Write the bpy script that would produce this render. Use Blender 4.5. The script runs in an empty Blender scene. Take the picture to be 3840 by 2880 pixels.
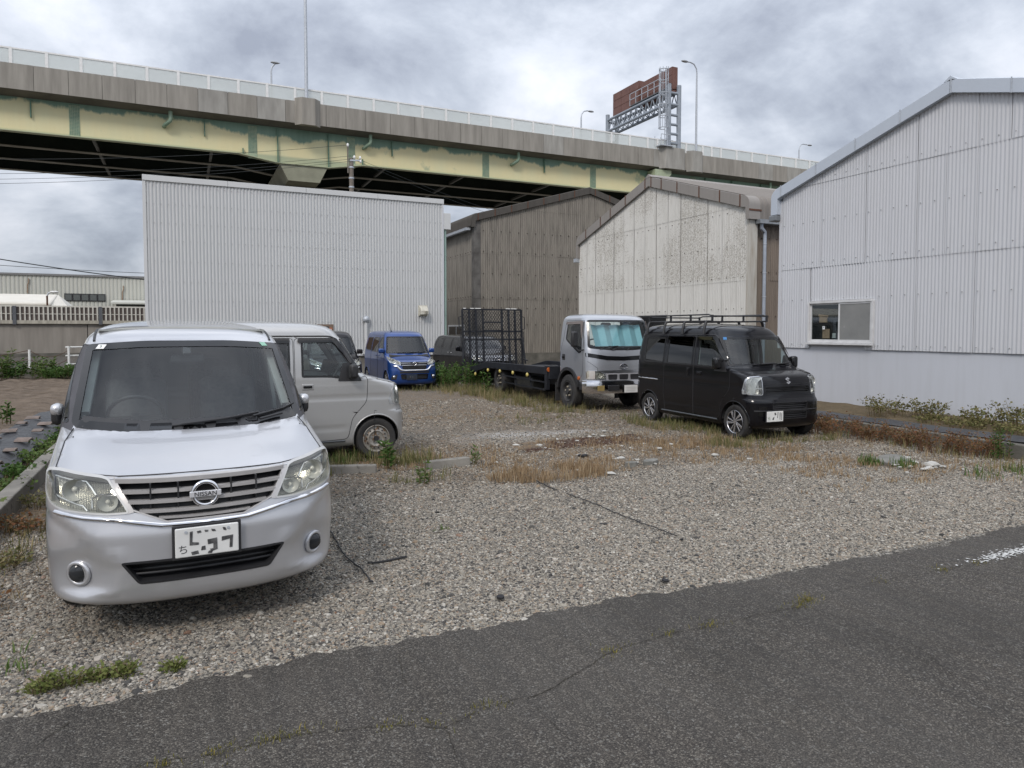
import bpy, bmesh, math, random
import numpy as np
from mathutils import Vector, Matrix, geometry
from mathutils.bvhtree import BVHTree
random.seed(11); RNG = np.random.default_rng(11)
SC = bpy.context.scene; COL = SC.collection
R = math.radians; PI = math.pi

# ---------------------------------------------------------------- camera
cd = bpy.data.cameras.new('camera'); cam = bpy.data.objects.new('camera', cd); COL.objects.link(cam)
cam.location = (0, 0, 1.766); cam.rotation_euler = (R(90 - 2.6), 0, R(-25.1))
cd.sensor_width = 36; cd.lens = 24.656; cd.shift_y = -0.0211; cd.clip_end = 4000; cd.clip_start = .05
SC.camera = cam
# ---------------------------------------------------------------- sky, sun, exposure
SUN = Vector((-.50, -.55, .67)).normalized()
w = bpy.data.worlds.new('World'); SC.world = w; w.use_nodes = True
nt = w.node_tree; nt.nodes.clear()
def wn(t, **k):
    n = nt.nodes.new(t)
    for a, b in k.items(): setattr(n, a, b)
    return n
L = nt.links.new
out = wn('ShaderNodeOutputWorld'); bg = wn('ShaderNodeBackground'); bg.inputs['Strength'].default_value = .1
sky = wn('ShaderNodeTexSky', sky_type='NISHITA', sun_disc=False)
sky.sun_elevation = math.asin(SUN.z); sky.sun_rotation = math.atan2(SUN.x, SUN.y)
tc = wn('ShaderNodeTexCoord'); sep = wn('ShaderNodeSeparateXYZ'); L(tc.outputs['Generated'], sep.inputs[0])
def wm(op, a, b=None, clamp=False):
    n = wn('ShaderNodeMath', operation=op, use_clamp=clamp)
    for i, v in enumerate((a, b)):
        if v is None: continue
        if isinstance(v, (int, float)): n.inputs[i].default_value = v
        else: L(v, n.inputs[i])
    return n.outputs[0]
zc = wm('MAXIMUM', sep.outputs[2], 0.0); zd = wm('ADD', zc, .40)
cx = wm('DIVIDE', sep.outputs[0], zd); cy = wm('DIVIDE', sep.outputs[1], zd)
cmb = wn('ShaderNodeCombineXYZ'); L(cx, cmb.inputs[0]); L(cy, cmb.inputs[1]); cmb.inputs[2].default_value = 41.9
def wnoise(scale, detail, rough, dist=0):
    n = wn('ShaderNodeTexNoise'); n.inputs['Scale'].default_value = scale; n.inputs['Detail'].default_value = detail
    n.inputs['Roughness'].default_value = rough; n.inputs['Distortion'].default_value = dist; L(cmb.outputs[0], n.inputs['Vector'])
    return n.outputs[0]
n1 = wnoise(1.7, 9, .56, .3); n2 = wnoise(4.6, 8, .6, .3)
cl = wm('ADD', wm('MULTIPLY', n1, .76), wm('MULTIPLY', n2, .24))
rp = wn('ShaderNodeValToRGB'); L(cl, rp.inputs[0])
e = rp.color_ramp.elements
e[0].position = .37; e[0].color = (.29, .32, .39, 1); e[1].position = .65; e[1].color = (.87, .89, .935, 1)
for p, c in ((.445, (.435, .475, .55)), (.51, (.585, .625, .70)), (.575, (.71, .74, .81))):
    q = e.new(p); q.color = (*c, 1)
# an overcast dome is up to three times brighter overhead than at the horizon
dome = wm('MULTIPLY', wm('ADD', wm('MULTIPLY', zc, 1.7), .94), 8.6)
sc_ = wn('ShaderNodeVectorMath', operation='SCALE'); L(rp.outputs[0], sc_.inputs[0]); L(dome, sc_.inputs['Scale'])
mx = wn('ShaderNodeMix', data_type='RGBA'); mx.inputs[0].default_value = .93
L(sky.outputs[0], mx.inputs[6]); L(sc_.outputs[0], mx.inputs[7]); L(mx.outputs[2], bg.inputs[0]); L(bg.outputs[0], out.inputs[0])
sd = bpy.data.lights.new('sun', 'SUN'); so = bpy.data.objects.new('sun', sd); COL.objects.link(so)
sd.energy = 1.5; sd.angle = R(14); sd.color = (1, .93, .86)
so.rotation_euler = (-SUN).to_track_quat('-Z', 'Y').to_euler()
vs = SC.view_settings; vs.view_transform = 'Standard'; vs.look = 'None'; vs.exposure = 0.12; vs.gamma = 1; vs.use_curve_mapping = False
SC.cycles.max_bounces = 6; SC.cycles.transparent_max_bounces = 16; SC.cycles.caustics_reflective = False; SC.cycles.caustics_refractive = False

# ---------------------------------------------------------------- materials
def newmat(name):
    m = bpy.data.materials.new(name); m.use_nodes = True; t = m.node_tree; t.nodes.clear()
    o = t.nodes.new('ShaderNodeOutputMaterial'); return m, t, o
class T:
    """tiny node-tree writer"""
    def __init__(s, t): s.t = t
    def n(s, ty, ins=None, **k):
        x = s.t.nodes.new(ty)
        for a, b in k.items(): setattr(x, a, b)
        for a, b in (ins or {}).items(): s.put(x.inputs[a], b)
        return x
    def put(s, sock, v):
        if hasattr(v, 'is_linked') or isinstance(v, bpy.types.NodeSocket): s.t.links.new(v, sock)
        else:
            if isinstance(v, tuple) and len(v) == 3 and sock.type == 'RGBA': v = (*v, 1)
            sock.default_value = v
    def math(s, op, a, b=0., clamp=False): return s.n('ShaderNodeMath', {0: a, 1: b}, operation=op, use_clamp=clamp).outputs[0]
    def pos(s, scale=(1, 1, 1)):
        g = s.n('ShaderNodeNewGeometry'); mp = s.n('ShaderNodeMapping', {'Vector': g.outputs['Position'], 'Scale': scale}); return mp.outputs[0]
    def obj(s, scale=(1, 1, 1)):
        g = s.n('ShaderNodeTexCoord'); mp = s.n('ShaderNodeMapping', {'Vector': g.outputs['Object'], 'Scale': scale}); return mp.outputs[0]
    def noise(s, vec, sc, det=4, ro=.55, dist=0.): return s.n('ShaderNodeTexNoise', {'Vector': vec, 'Scale': sc, 'Detail': det, 'Roughness': ro, 'Distortion': dist}).outputs[0]
    def vor(s, vec, sc, feat='F1', out='Distance', rnd=1.): return s.n('ShaderNodeTexVoronoi', {'Vector': vec, 'Scale': sc, 'Randomness': rnd}, feature=feat).outputs[out]
    def ramp(s, f, *st):
        x = s.n('ShaderNodeValToRGB', {0: f}); el = x.color_ramp.elements
        while len(el) < len(st): el.new(.5)
        for e_, (p, c) in zip(el, st):
            e_.position = p; e_.color = (c, c, c, 1) if isinstance(c, (int, float)) else (*c, 1)
        return x.outputs[0]
    def mix(s, f, a, b, mode='MIX'):
        x = s.n('ShaderNodeMix', data_type='RGBA', blend_type=mode); s.put(x.inputs[0], f); s.put(x.inputs[6], a); s.put(x.inputs[7], b); return x.outputs[2]
    def bump(s, h, st=.3, d=.01): return s.n('ShaderNodeBump', {'Height': h, 'Strength': st, 'Distance': d}).outputs[0]
    def pbr(s, o, **k):
        names = dict(base='Base Color', rough='Roughness', metal='Metallic', nrm='Normal', spec='Specular IOR Level', coat='Coat Weight', coatr='Coat Roughness', alpha='Alpha', emit='Emission Color', emits='Emission Strength', trans='Transmission Weight', sss='Subsurface Weight')
        b = s.n('ShaderNodeBsdfPrincipled', {names[a]: v for a, v in k.items()}); s.t.links.new(b.outputs[0], o.inputs[0]); return b
_mc = {}
def M(name, c1, c2=None, sc=6., rough=.6, metal=0., bump=0., bsc=40., coat=0., spec=.5, st=(1, 1, 1), lo=.35, hi=.65, rv=.08, det=5, rust=None):
    """plain material: two tones blended by noise in world space, fine relief, optional rust/dirt tone"""
    if name in _mc: return _mc[name]
    m, t, o = newmat(name); k = T(t); v = k.pos(st)
    if c2 is None: c2 = tuple(x * .82 for x in c1)
    n = k.noise(v, sc, det)
    col = k.mix(k.ramp(n, (lo, 0.), (hi, 1.)), c1, c2)
    if rust:
        f = k.ramp(k.noise(k.pos(st), sc * 2.3, 7, .65), (rust[1], 0.), (rust[1] + .06, 1.)); col = k.mix(f, col, rust[0])
    rr = k.math('ADD', k.math('MULTIPLY', n, rv * 2), rough - rv)
    kw = dict(base=col, rough=rr, metal=metal, spec=spec, coat=coat, coatr=.05)
    if bump: kw['nrm'] = k.bump(k.noise(k.pos(), bsc, 4), bump, .01)
    k.pbr(o, **kw); _mc[name] = m; return m
def paint(name, c, metal=.0, rough=.35, c2=None, coat=1.):
    if name in _mc: return _mc[name]
    m, t, o = newmat(name); k = T(t)
    fl = k.noise(k.obj(), 900, 2); dirt = k.ramp(k.noise(k.obj(), 5, 6, .6), (.35, 0.), (.8, 1.))
    d2 = c2 or tuple(x * .85 for x in c)
    col = k.mix(k.math('MULTIPLY', dirt, .35), k.mix(fl, c, tuple(x * .93 for x in c)), d2)
    k.pbr(o, base=col, metal=metal, spec=.5 if metal else .1, rough=k.math('ADD', k.math('MULTIPLY', dirt, .08), rough), coat=coat, coatr=k.math('ADD', k.math('MULTIPLY', dirt, .05), .03))
    _mc[name] = m; return m
def glass(name, tint=(.75, .8, .8), refl=1., rough=.0):
    if name in _mc: return _mc[name]
    m, t, o = newmat(name); k = T(t)
    tr = k.n('ShaderNodeBsdfTransparent', {0: (*tint, 1)}); gl = k.n('ShaderNodeBsdfGlossy', {'Color': (1, 1, 1, 1), 'Roughness': rough})
    fc = k.n('ShaderNodeLayerWeight', {'Blend': .5}).outputs['Facing']
    f = k.math('ADD', k.math('MULTIPLY', k.math('POWER', fc, 4.6), .8 * min(1., refl)), .065 * refl, True)
    mxs = k.n('ShaderNodeMixShader'); t.links.new(f, mxs.inputs[0]); t.links.new(tr.outputs[0], mxs.inputs[1]); t.links.new(gl.outputs[0], mxs.inputs[2])
    t.links.new(mxs.outputs[0], o.inputs[0]); _mc[name] = m; return m
CHROME = M('chrome', (.78, .78, .80), (.70, .70, .72), rough=.09, metal=1, rv=.03)
ALU = M('aluminium', (.62, .63, .65), (.5, .51, .53), rough=.32, metal=1)
RUBBER = M('rubber', (.022, .022, .023), (.04, .038, .036), sc=9, rough=.82)
BLACKP = M('black_plastic', (.018, .018, .02), (.028, .028, .03), rough=.48)
BLACKG = M('gloss_black_trim', (.008, .008, .009), rough=.16, rv=.03)
DARKIN = M('dark_interior', (.02, .02, .022), (.035, .034, .033), rough=.8)
GREYIN = M('grey_interior_cloth', (.11, .11, .115), (.085, .085, .09), sc=30, rough=.9)
BEIGEIN = M('pale_interior_trim', (.34, .35, .33), (.28, .29, .28), rough=.8)
WHITEP = M('white_paint', (.78, .78, .76), (.68, .68, .66), sc=14, rough=.5)
GALV = M('galvanised_steel', (.52, .55, .59), (.42, .45, .49), sc=8, rough=.5, metal=.35)
SATIN = M('satin_grille_bar', (.50, .485, .475), (.43, .415, .405), rough=.36, metal=.3)
GL_CLEAR = glass('clear_car_glass', (.72, .80, .79))
GL_DARK = glass('privacy_glass', (.035, .037, .038), 1.2)
GL_WIN = glass('pane_glass', (.8, .84, .84))

# ---------------------------------------------------------------- mesh helpers
class MB:
    def __init__(s): s.v = []; s.f = []
    def add(s, vs_, fs):
        b = len(s.v); s.v += [tuple(p) for p in vs_]; s.f += [tuple(i + b for i in f) for f in fs]; return s
    def box(s, x0, x1, y0, y1, z0, z1):
        return s.add([(x0, y0, z0), (x1, y0, z0), (x1, y1, z0), (x0, y1, z0), (x0, y0, z1), (x1, y0, z1), (x1, y1, z1), (x0, y1, z1)],
                     [(3, 2, 1, 0), (4, 5, 6, 7), (0, 1, 5, 4), (1, 2, 6, 5), (2, 3, 7, 6), (3, 0, 4, 7)])
    def obox(s, c, sz, rot=None):
        rot = rot or Matrix.Identity(3); c = Vector(c); h = [x / 2 for x in sz]; n = len(s.v)
        s.box(-h[0], h[0], -h[1], h[1], -h[2], h[2])
        for i in range(n, n + 8): s.v[i] = tuple(c + rot @ Vector(s.v[i]))
        return s
    def bar(s, a, b, wd, ht=None):
        a = Vector(a); b = Vector(b); d = (b - a); ln = d.length
        if ln < 1e-6: return s
        return s.obox((a + b) / 2, (wd, ht or wd, ln), d.to_track_quat('Z', 'Y').to_matrix())
    def tube(s, pts, r, n=8, caps=True, closed=False):
        pts = [Vector(p) for p in pts]; N = len(pts); rs = r if hasattr(r, '__len__') else [r] * N; up = None; b = len(s.v)
        for i, p in enumerate(pts):
            if closed: d = pts[(i + 1) % N] - pts[i - 1]
            else: d = pts[min(i + 1, N - 1)] - pts[max(i - 1, 0)]
            d.normalize()
            if up is None: up = d.orthogonal().normalized()
            else:
                up = up - d * up.dot(d)
                up = up.normalized() if up.length > 1e-6 else d.orthogonal().normalized()
            sd_ = d.cross(up)
            for k in range(n):
                a = 2 * PI * k / n; s.v.append(tuple(p + (up * math.cos(a) + sd_ * math.sin(a)) * rs[i]))
        for i in range(N if closed else N - 1):
            for k in range(n):
                i2 = (i + 1) % N; s.f.append((b + i * n + k, b + i * n + (k + 1) % n, b + i2 * n + (k + 1) % n, b + i2 * n + k))
        if caps and not closed: s.f.append(tuple(b + k for k in reversed(range(n)))); s.f.append(tuple(b + (N - 1) * n + k for k in range(n)))
        return s
    def cyl(s, a, b, r0, r1=None, n=16): return s.tube([a, b], [r0, r0 if r1 is None else r1], n)
    def lathe(s, prof, c=(0, 0, 0), ax='x', n=32, sg=1):
        """prof: (radius, along) pairs revolved round the axis"""
        b = len(s.v); c = Vector(c)
        for r_, h in prof:
            for k in range(n):
                a = 2 * PI * k / n; p, q = r_ * math.cos(a), r_ * math.sin(a)
                s.v.append(tuple(c + (Vector((h * sg, p, q)) if ax == 'x' else Vector((p, h * sg, q)) if ax == 'y' else Vector((p, q, h * sg)))))
        for i in range(len(prof) - 1):
            for k in range(n): s.f.append((b + i * n + k, b + i * n + (k + 1) % n, b + (i + 1) * n + (k + 1) % n, b + (i + 1) * n + k))
        return s
    def prism(s, poly, ax, d0, d1):
        """polygon (p,q) extruded along axis x (p=y,q=z), y (p=x,q=z) or z (p=x,q=y)"""
        f = {'x': lambda p, q, d: (d, p, q), 'y': lambda p, q, d: (p, d, q), 'z': lambda p, q, d: (p, q, d)}[ax]
        n = len(poly); b = len(s.v)
        s.v += [f(p, q, d0) for p, q in poly] + [f(p, q, d1) for p, q in poly]
        s.f.append(tuple(b + i for i in range(n))); s.f.append(tuple(b + n + i for i in reversed(range(n))))
        for i in range(n): s.f.append((b + i, b + (i + 1) % n, b + n + (i + 1) % n, b + n + i))
        return s
    def ball(s, c, r, nu=14, nv=9):
        rx, ry, rz = r if hasattr(r, '__len__') else (r, r, r); b = len(s.v)
        for j in range(nv + 1):
            t = PI * j / nv
            for i in range(nu):
                a = 2 * PI * i / nu; s.v.append((c[0] + rx * math.sin(t) * math.cos(a), c[1] + ry * math.sin(t) * math.sin(a), c[2] + rz * math.cos(t)))
        for j in range(nv):
            for i in range(nu): s.f.append((b + j * nu + i, b + (j + 1) * nu + i, b + (j + 1) * nu + (i + 1) % nu, b + j * nu + (i + 1) % nu))
        return s
    def mesh(s, name, m, smooth=None, fix=True):
        me = bpy.data.meshes.new(name); me.from_pydata(s.v, [], s.f)
        if m: me.materials.append(m)
        if fix:
            bm = bmesh.new(); bm.from_mesh(me); bmesh.ops.recalc_face_normals(bm, faces=bm.faces); bm.to_mesh(me); bm.free()
        if smooth is not None:
            me.shade_smooth()
            if smooth < 179: me.set_sharp_from_angle(angle=R(smooth))
        me.update(); return me
    def build(s, name, m, parent=None, smooth=None, bevel=0., **kw):
        o = link(name, s.mesh(name, m, smooth), parent)
        if bevel:
            b = o.modifiers.new('bevel', 'BEVEL'); b.width = bevel; b.segments = 2; b.limit_method = 'ANGLE'; b.angle_limit = R(40)
        for a, b in kw.items(): o[a] = b
        return o
def link(name, me, parent=None):
    o = bpy.data.objects.new(name, me); COL.objects.link(o)
    if parent is not None: o.parent = parent
    return o
def inst(o, loc=None, rot=None, parent=None, name=None):
    c = o.copy(); COL.objects.link(c)
    if parent is not None: c.parent = parent
    if loc is not None: c.location = loc
    if rot is not None: c.rotation_euler = rot
    return c
def thing(name, label, cat, loc=(0, 0, 0), rz=0., group=None):
    o = bpy.data.objects.new(name, None); COL.objects.link(o); o.location = loc; o.rotation_euler = (0, 0, rz); o.empty_display_size = .2
    o['label'] = label; o['category'] = cat
    if group: o['group'] = group
    return o
def tag(o, label, cat, group=None):
    o['label'] = label; o['category'] = cat
    if group: o['group'] = group
    return o
def structure(o): o['kind'] = 'structure'; return o
def npmesh(name, V, F, m, smooth=False):
    V = np.asarray(V, 'f4').reshape(-1, 3); F = np.asarray(F, 'i4'); k = F.shape[1]
    me = bpy.data.meshes.new(name); me.vertices.add(len(V)); me.vertices.foreach_set('co', V.ravel())
    me.loops.add(F.size); me.loops.foreach_set('vertex_index', F.ravel())
    me.polygons.add(len(F)); me.polygons.foreach_set('loop_start', np.arange(0, F.size, k, dtype='i4'))
    if m: me.materials.append(m)
    me.update(calc_edges=True); me.validate()
    if smooth: me.shade_smooth()
    return me
def roundpoly(pts, r, seg=4):
    o = []; n = len(pts); rs = r if hasattr(r, '__len__') else [r] * n
    for i in range(n):
        p = Vector(pts[i]); a = Vector(pts[i - 1]) - p; b = Vector(pts[(i + 1) % n]) - p
        q = min(rs[i], a.length * .45, b.length * .45)
        if q < 1e-5: o.append(tuple(p)); continue
        s0 = p + a.normalized() * q; s1 = p + b.normalized() * q
        for k in range(seg + 1):
            t = k / seg; o.append(tuple(s0 * (1 - t) ** 2 + p * 2 * t * (1 - t) + s1 * t * t))
    return o
def dense(pts, step, closed=True):
    o = []; n = len(pts)
    for i in range(n if closed else n - 1):
        a = Vector(pts[i]); b = Vector(pts[(i + 1) % n]); k = max(1, int((b - a).length / step))
        o += [tuple(a.lerp(b, j / k)) for j in range(k)]
    if not closed: o.append(tuple(pts[-1]))
    return o
def inpoly(x, y, P):
    c = False; j = len(P) - 1
    for i in range(len(P)):
        xi, yi = P[i][0], P[i][1]; xj, yj = P[j][0], P[j][1]
        if (yi > y) != (yj > y) and x < (xj - xi) * (y - yi) / (yj - yi) + xi: c = not c
        j = i
    return c
def text_mesh(body, size, m, ext=.004, name='lettering'):
    cu = bpy.data.curves.new(name, 'FONT'); cu.body = body; cu.size = size; cu.extrude = ext; cu.align_x = 'CENTER'; cu.align_y = 'CENTER'
    o = bpy.data.objects.new(name, cu); COL.objects.link(o)
    dg = bpy.context.evaluated_depsgraph_get(); dg.update(); me = bpy.data.meshes.new_from_object(o.evaluated_get(dg))
    bpy.data.objects.remove(o); bpy.data.curves.remove(cu); me.materials.clear(); me.materials.append(m); me.name = name; return me
# ================================================================ GROUND
def spotmask(k, px, py, cx_, cy_, rx, ry, nz, soft=.5):
    a = k.math('DIVIDE', k.math('SUBTRACT', px, cx_), rx); b = k.math('DIVIDE', k.math('SUBTRACT', py, cy_), ry)
    d = k.math('SQRT', k.math('ADD', k.math('MULTIPLY', a, a), k.math('MULTIPLY', b, b)))
    d = k.math('ADD', d, k.math('MULTIPLY', k.math('SUBTRACT', nz, .5), 1.5))
    return k.math('SUBTRACT', 1., k.n('ShaderNodeMapRange', {'Value': d, 'From Min': 1 - soft, 'From Max': 1 + soft}).outputs[0])
def gravel_mat():
    m, t, o = newmat('gravel'); k = T(t); p = k.pos()
    sp = k.n('ShaderNodeSeparateXYZ', {0: p}); X, Y = sp.outputs[0], sp.outputs[1]
    c1 = k.vor(p, 46, out='Color'); d1 = k.vor(p, 46); c2 = k.vor(p, 95, out='Color'); d2 = k.vor(p, 95)
    g1 = k.n('ShaderNodeSeparateXYZ', {0: c1}).outputs[0]; g2 = k.n('ShaderNodeSeparateXYZ', {0: c2}).outputs[1]
    st = (0., (.055, .051, .046)), (.25, (.125, .115, .10)), (.55, (.225, .206, .178)), (.8, (.31, .29, .25)), (.97, (.44, .42, .38))
    a = k.ramp(g1, *st); b = k.ramp(g2, *st)
    f = k.ramp(k.noise(p, 3.2, 4), (.4, 0.), (.62, 1.)); col = k.mix(f, a, b)
    gap = k.ramp(k.mix(f, d1, d2), (.25, 1.), (.75, .45)); col = k.mix(1., col, gap, 'MULTIPLY')  # darker tones and cell edges paint in the shadows between pebbles
    nz = k.noise(p, 1.3, 6, .62); nf = k.noise(p, 7, 5, .65)
    soil = k.mix(nf, (.095, .07, .048), (.185, .14, .098))
    band = spotmask(k, X, Y, 5.6, 9.0, 5.4, 1.9, nz, .5); far = spotmask(k, X, Y, 7.2, 14.5, 4.5, 6., nz, .5); lf = spotmask(k, X, Y, 1.3, 9.6, 2.4, 1.5, nz, .5); rt = spotmask(k, X, Y, 9.6, 6.4, 1.7, 3.4, nz, .5); bl = spotmask(k, X, Y, -1.2, 6.2, .55, 2.6, nz, .5)
    s_ = k.math('MAXIMUM', k.math('MAXIMUM', band, k.math('MULTIPLY', far, .7)), k.math('MAXIMUM', k.math('MAXIMUM', lf, rt), bl))
    s_ = k.math('MULTIPLY', s_, k.ramp(nf, (.34, .45), (.58, 1.)))
    col = k.mix(s_, col, soil)
    litter = k.math('MULTIPLY', k.ramp(k.noise(k.pos((1, 1, 1)), 24, 4, .7), (.5, 0.), (.6, 1.)), k.math('MULTIPLY', s_, .75))
    col = k.mix(litter, col, (.30, .195, .10))
    wh = spotmask(k, X, Y, 5.1, 10.5, .9, .5, nz, .5); col = k.mix(k.math('MULTIPLY', wh, .75), col, k.mix(nf, (.34, .33, .31), (.52, .51, .49)))
    wh2 = spotmask(k, X, Y, 6.3, 10.6, .6, .3, nz, .5); col = k.mix(k.math('MULTIPLY', wh2, .6), col, (.42, .41, .39))
    wh3 = spotmask(k, X, Y, 8.5, 6.0, .5, .35, nz, .6); col = k.mix(k.math('MULTIPLY', wh3, .6), col, (.42, .41, .39))
    ru = k.math('MAXIMUM', spotmask(k, X, Y, 5.9, 9.5, .95, .42, nz, .4), spotmask(k, X, Y, 4.75, 9.15, .45, .16, nz, .4)); col = k.mix(k.math('MULTIPLY', ru, .95), col, k.mix(nf, (.028, .016, .012), (.075, .04, .027)))
    h = k.math('MULTIPLY', k.mix(f, d1, d2), -1.)
    k.pbr(o, base=col, rough=.9, spec=.25, nrm=k.bump(h, .8, .02)); return m
def undul(x, y): return .012 * math.sin(x * 1.7 + y * .6) + .010 * math.sin(y * 2.1 - x * .9) + .006 * math.sin(x * 5.1 + 1) * math.sin(y * 4.3)
def heightgrid(name, xs, ys, f, m, smooth=True):
    V = [(x, y, f(x, y)) for y in ys for x in xs]; nx = len(xs)
    F = [(j * nx + i, j * nx + i + 1, (j + 1) * nx + i + 1, (j + 1) * nx + i) for j in range(len(ys) - 1) for i in range(nx - 1)]
    return structure(link(name, npmesh(name, V, F, m, smooth)))
GROUND = M('waste_ground', (.13, .115, .095), (.2, .18, .15), sc=.35, rough=.95)
structure(MB().box(-1500, 1500, -900, 1500, -.6, -.08).build('ground', GROUND))
GRAVEL = gravel_mat()
heightgrid('gravel_lot', np.linspace(-1.52, 10.34, 100), np.linspace(3.6, 32, 220), lambda x, y: undul(x, y) * min(1, max(0, (y - 3.75) * .8)) - (.02 if y < 3.7 else 0), GRAVEL)
heightgrid('gravel_strip', np.linspace(10.5, 22, 24), np.linspace(9.5, 33, 50), lambda x, y: .0 + .04 * math.sin(x * 2 + y), M('strip_earth', (.12, .105, .085), (.2, .18, .14), sc=3, rough=.95, bump=.6, bsc=30))

def asphalt_mat():
    m, t, o = newmat('asphalt'); k = T(t); p = k.pos()
    c = k.n('ShaderNodeSeparateXYZ', {0: k.vor(p, 130, out='Color')}).outputs[0]; d = k.vor(p, 130)
    big = k.n('ShaderNodeSeparateXYZ', {0: k.vor(p, 95, out='Color')}).outputs[1]
    st = k.ramp(c, (0., (.052, .045, .038)), (.5, (.098, .085, .071)), (.82, (.155, .136, .112)), (.97, (.27, .245, .205)))
    st = k.mix(k.ramp(big, (.955, 0.), (.975, 1.)), st, (.27, .255, .225))
    pt = k.noise(p, .8, 5, .6); st = k.mix(k.ramp(pt, (.38, 0.), (.66, 1.)), st, k.mix(.5, st, (.125, .113, .098))); lg = k.ramp(k.noise(k.pos((1, .45, 1)), .55, 6, .65), (.33, .66), (.5, .95), (.68, 1.12)); oil = k.ramp(k.noise(k.pos(), 1.9, 5, .7), (.66, 1.), (.74, .72)); lg = k.mix(1., lg, oil, 'MULTIPLY'); st = k.mix(1., st, lg, 'MULTIPLY')
    gap = k.ramp(d, (.3, 1.), (.85, .4)); st = k.mix(1., st, gap, 'MULTIPLY')
    k.pbr(o, base=st, rough=.78, spec=.35, nrm=k.bump(k.math('MULTIPLY', d, -1.), .75, .008)); return m
ASPH = asphalt_mat()
def edge(x):  # irregular broken edge of the road
    return 3.78 + .05 * math.sin(x * .9 + .4) + .03 * math.sin(x * 3.1) + .018 * math.sin(x * 9.7 + 1.3) + .014 * math.sin(x * 23 + .6) + .010 * math.sin(x * 51 + 2) + .06 * max(0, -x) - .02 * max(0, x - 3)
xs = np.concatenate([np.linspace(-60, -2.2, 12), np.linspace(-2, 9, 420), np.linspace(9.3, 60, 12)])
V = []; 
for x in xs:
    e_ = edge(max(-1.4, min(9, x))); V += [(x, -14, .012), (x, e_ - .03, .012), (x, e_, -.03)]
F = [(3 * i + j, 3 * i + 3 + j, 3 * i + 4 + j, 3 * i + 1 + j) for i in range(len(xs) - 1) for j in (0, 1)]
structure(link('road', npmesh('road', V, F, ASPH)))
def crack(pts, wd):
    P = [Vector((*p, 0)) for p in pts]; Q = []
    for a, b in zip(P[:-1], P[1:]):
        n = max(2, int((b - a).length / .03)); Q += [a.lerp(b, i / n) for i in range(n)]
    Q.append(P[-1]); V = []; 
    ox = 0.
    for i, q in enumerate(Q):
        d = (Q[min(i + 1, len(Q) - 1)] - Q[max(0, i - 1)]).normalized(); n_ = Vector((-d.y, d.x, 0)); ox = ox * .8 + random.uniform(-.008, .008); q = q + n_ * ox
        ww = wd * random.uniform(.06, .5); V += [tuple(q + n_ * ww + Vector((0, 0, .016))), tuple(q - n_ * ww + Vector((0, 0, .016)))]
    return V
CR = []; CF = []
for pts, wd in (([(-.9, 3.2), (-.4, 3.16), (.09, 3.08), (.3, 3.1), (.53, 3.07), (.77, 2.99), (.91, 2.93), (1.01, 2.87), (1.23, 2.95), (1.5, 2.94), (1.86, 3.06), (2.13, 3.19), (2.53, 3.22), (2.98, 3.19), (3.23, 3.21), (3.55, 3.17)], .006),
                ([(3.55, 3.17), (3.6, 2.92), (3.66, 2.73), (3.64, 2.46), (3.49, 2.2)], .0035), ([(1.01, 2.87), (1., 2.75), (.98, 2.6), (1.05, 2.3)], .005), ([(1.45, 2.83), (1.44, 2.73), (1.47, 2.55)], .003),
                ([(3.5, 3.22), (3.75, 3.29), (4.24, 3.29), (4.86, 3.24), (5.54, 3.23), (6.5, 3.24), (9, 3.2)], .004), ([(1.02, 3.62), (.98, 3.37), (.98, 3.27)], .004), ([(-.5, 3.62), (-.62, 3.4), (-.8, 3.3)], .006), ([(4.3, 2.5), (4.9, 2.42), (5.6, 2.55)], .003)):
    v = crack(pts, wd); b = len(CR); CR += v; CF += [(b + 2 * i, b + 2 * i + 1, b + 2 * i + 3, b + 2 * i + 2) for i in range(len(v) // 2 - 1)]
o = link('road_crack', npmesh('road_crack', CR, CF, M('crack_dirt', (.016, .014, .012), (.045, .038, .024), sc=9, rough=1))); o['kind'] = 'stuff'
# worn white edge line: flakes of paint
V = []; F = []
for i in range(1500):
    x = 4.9 + 3.4 * random.random() ** .8; y = 3.27 + random.gauss(0, .035); d_ = min(1, max(.08, (x - 5.2) / .7))
    if random.random() > d_: continue
    a = random.uniform(.003, .012) * (1 + d_); b_ = random.uniform(.003, .012); b = len(V); n = 6
    V += [(x + a * math.cos(j * PI / 3) * random.uniform(.6, 1.2), y + b_ * math.sin(j * PI / 3) * random.uniform(.6, 1.2), .0165 + .00002 * (i % 40)) for j in range(n)]; F += [(b, b + 1, b + 2), (b, b + 2, b + 3), (b, b + 3, b + 4), (b, b + 4, b + 5)]
o = link('road_marking', npmesh('road_marking', V, F, M('worn_road_paint', (.62, .62, .60), (.42, .42, .40), sc=40, rough=.7))); o['kind'] = 'stuff'

# stones of the lot: real pebbles, packed near the camera
def pebble_mat(nm, br, tint):
    m, t, o = newmat(nm); k = T(t); oi = k.n('ShaderNodeObjectInfo').outputs['Random']
    c = k.ramp(oi, (0., (.04, .04, .041)), (.12, (.09, .087, .083)), (.26, (.17, .158, .142)), (.48, (.265, .245, .212)), (.68, (.34, .315, .272)), (.79, (.27, .205, .145)), (.88, (.40, .375, .335)), (.97, (.52, .50, .46)), (1., (.19, .10, .06)))
    n = k.noise(k.obj(), 3., 4, .6); c = k.mix(k.ramp(n, (.35, .0), (.7, .55)), c, k.mix(1., c, (.55, .53, .5), 'MULTIPLY'))
    c = k.mix(1., c, tuple(.93 * br * x for x in tint), 'MULTIPLY'); k.pbr(o, base=c, rough=.88, spec=.3); return m
PEB = pebble_mat('pebble', 1.02, (1.0, .99, .96)); PEBB = pebble_mat('dusty_brown_pebble', .92, (1.0, .975, .925))
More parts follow.
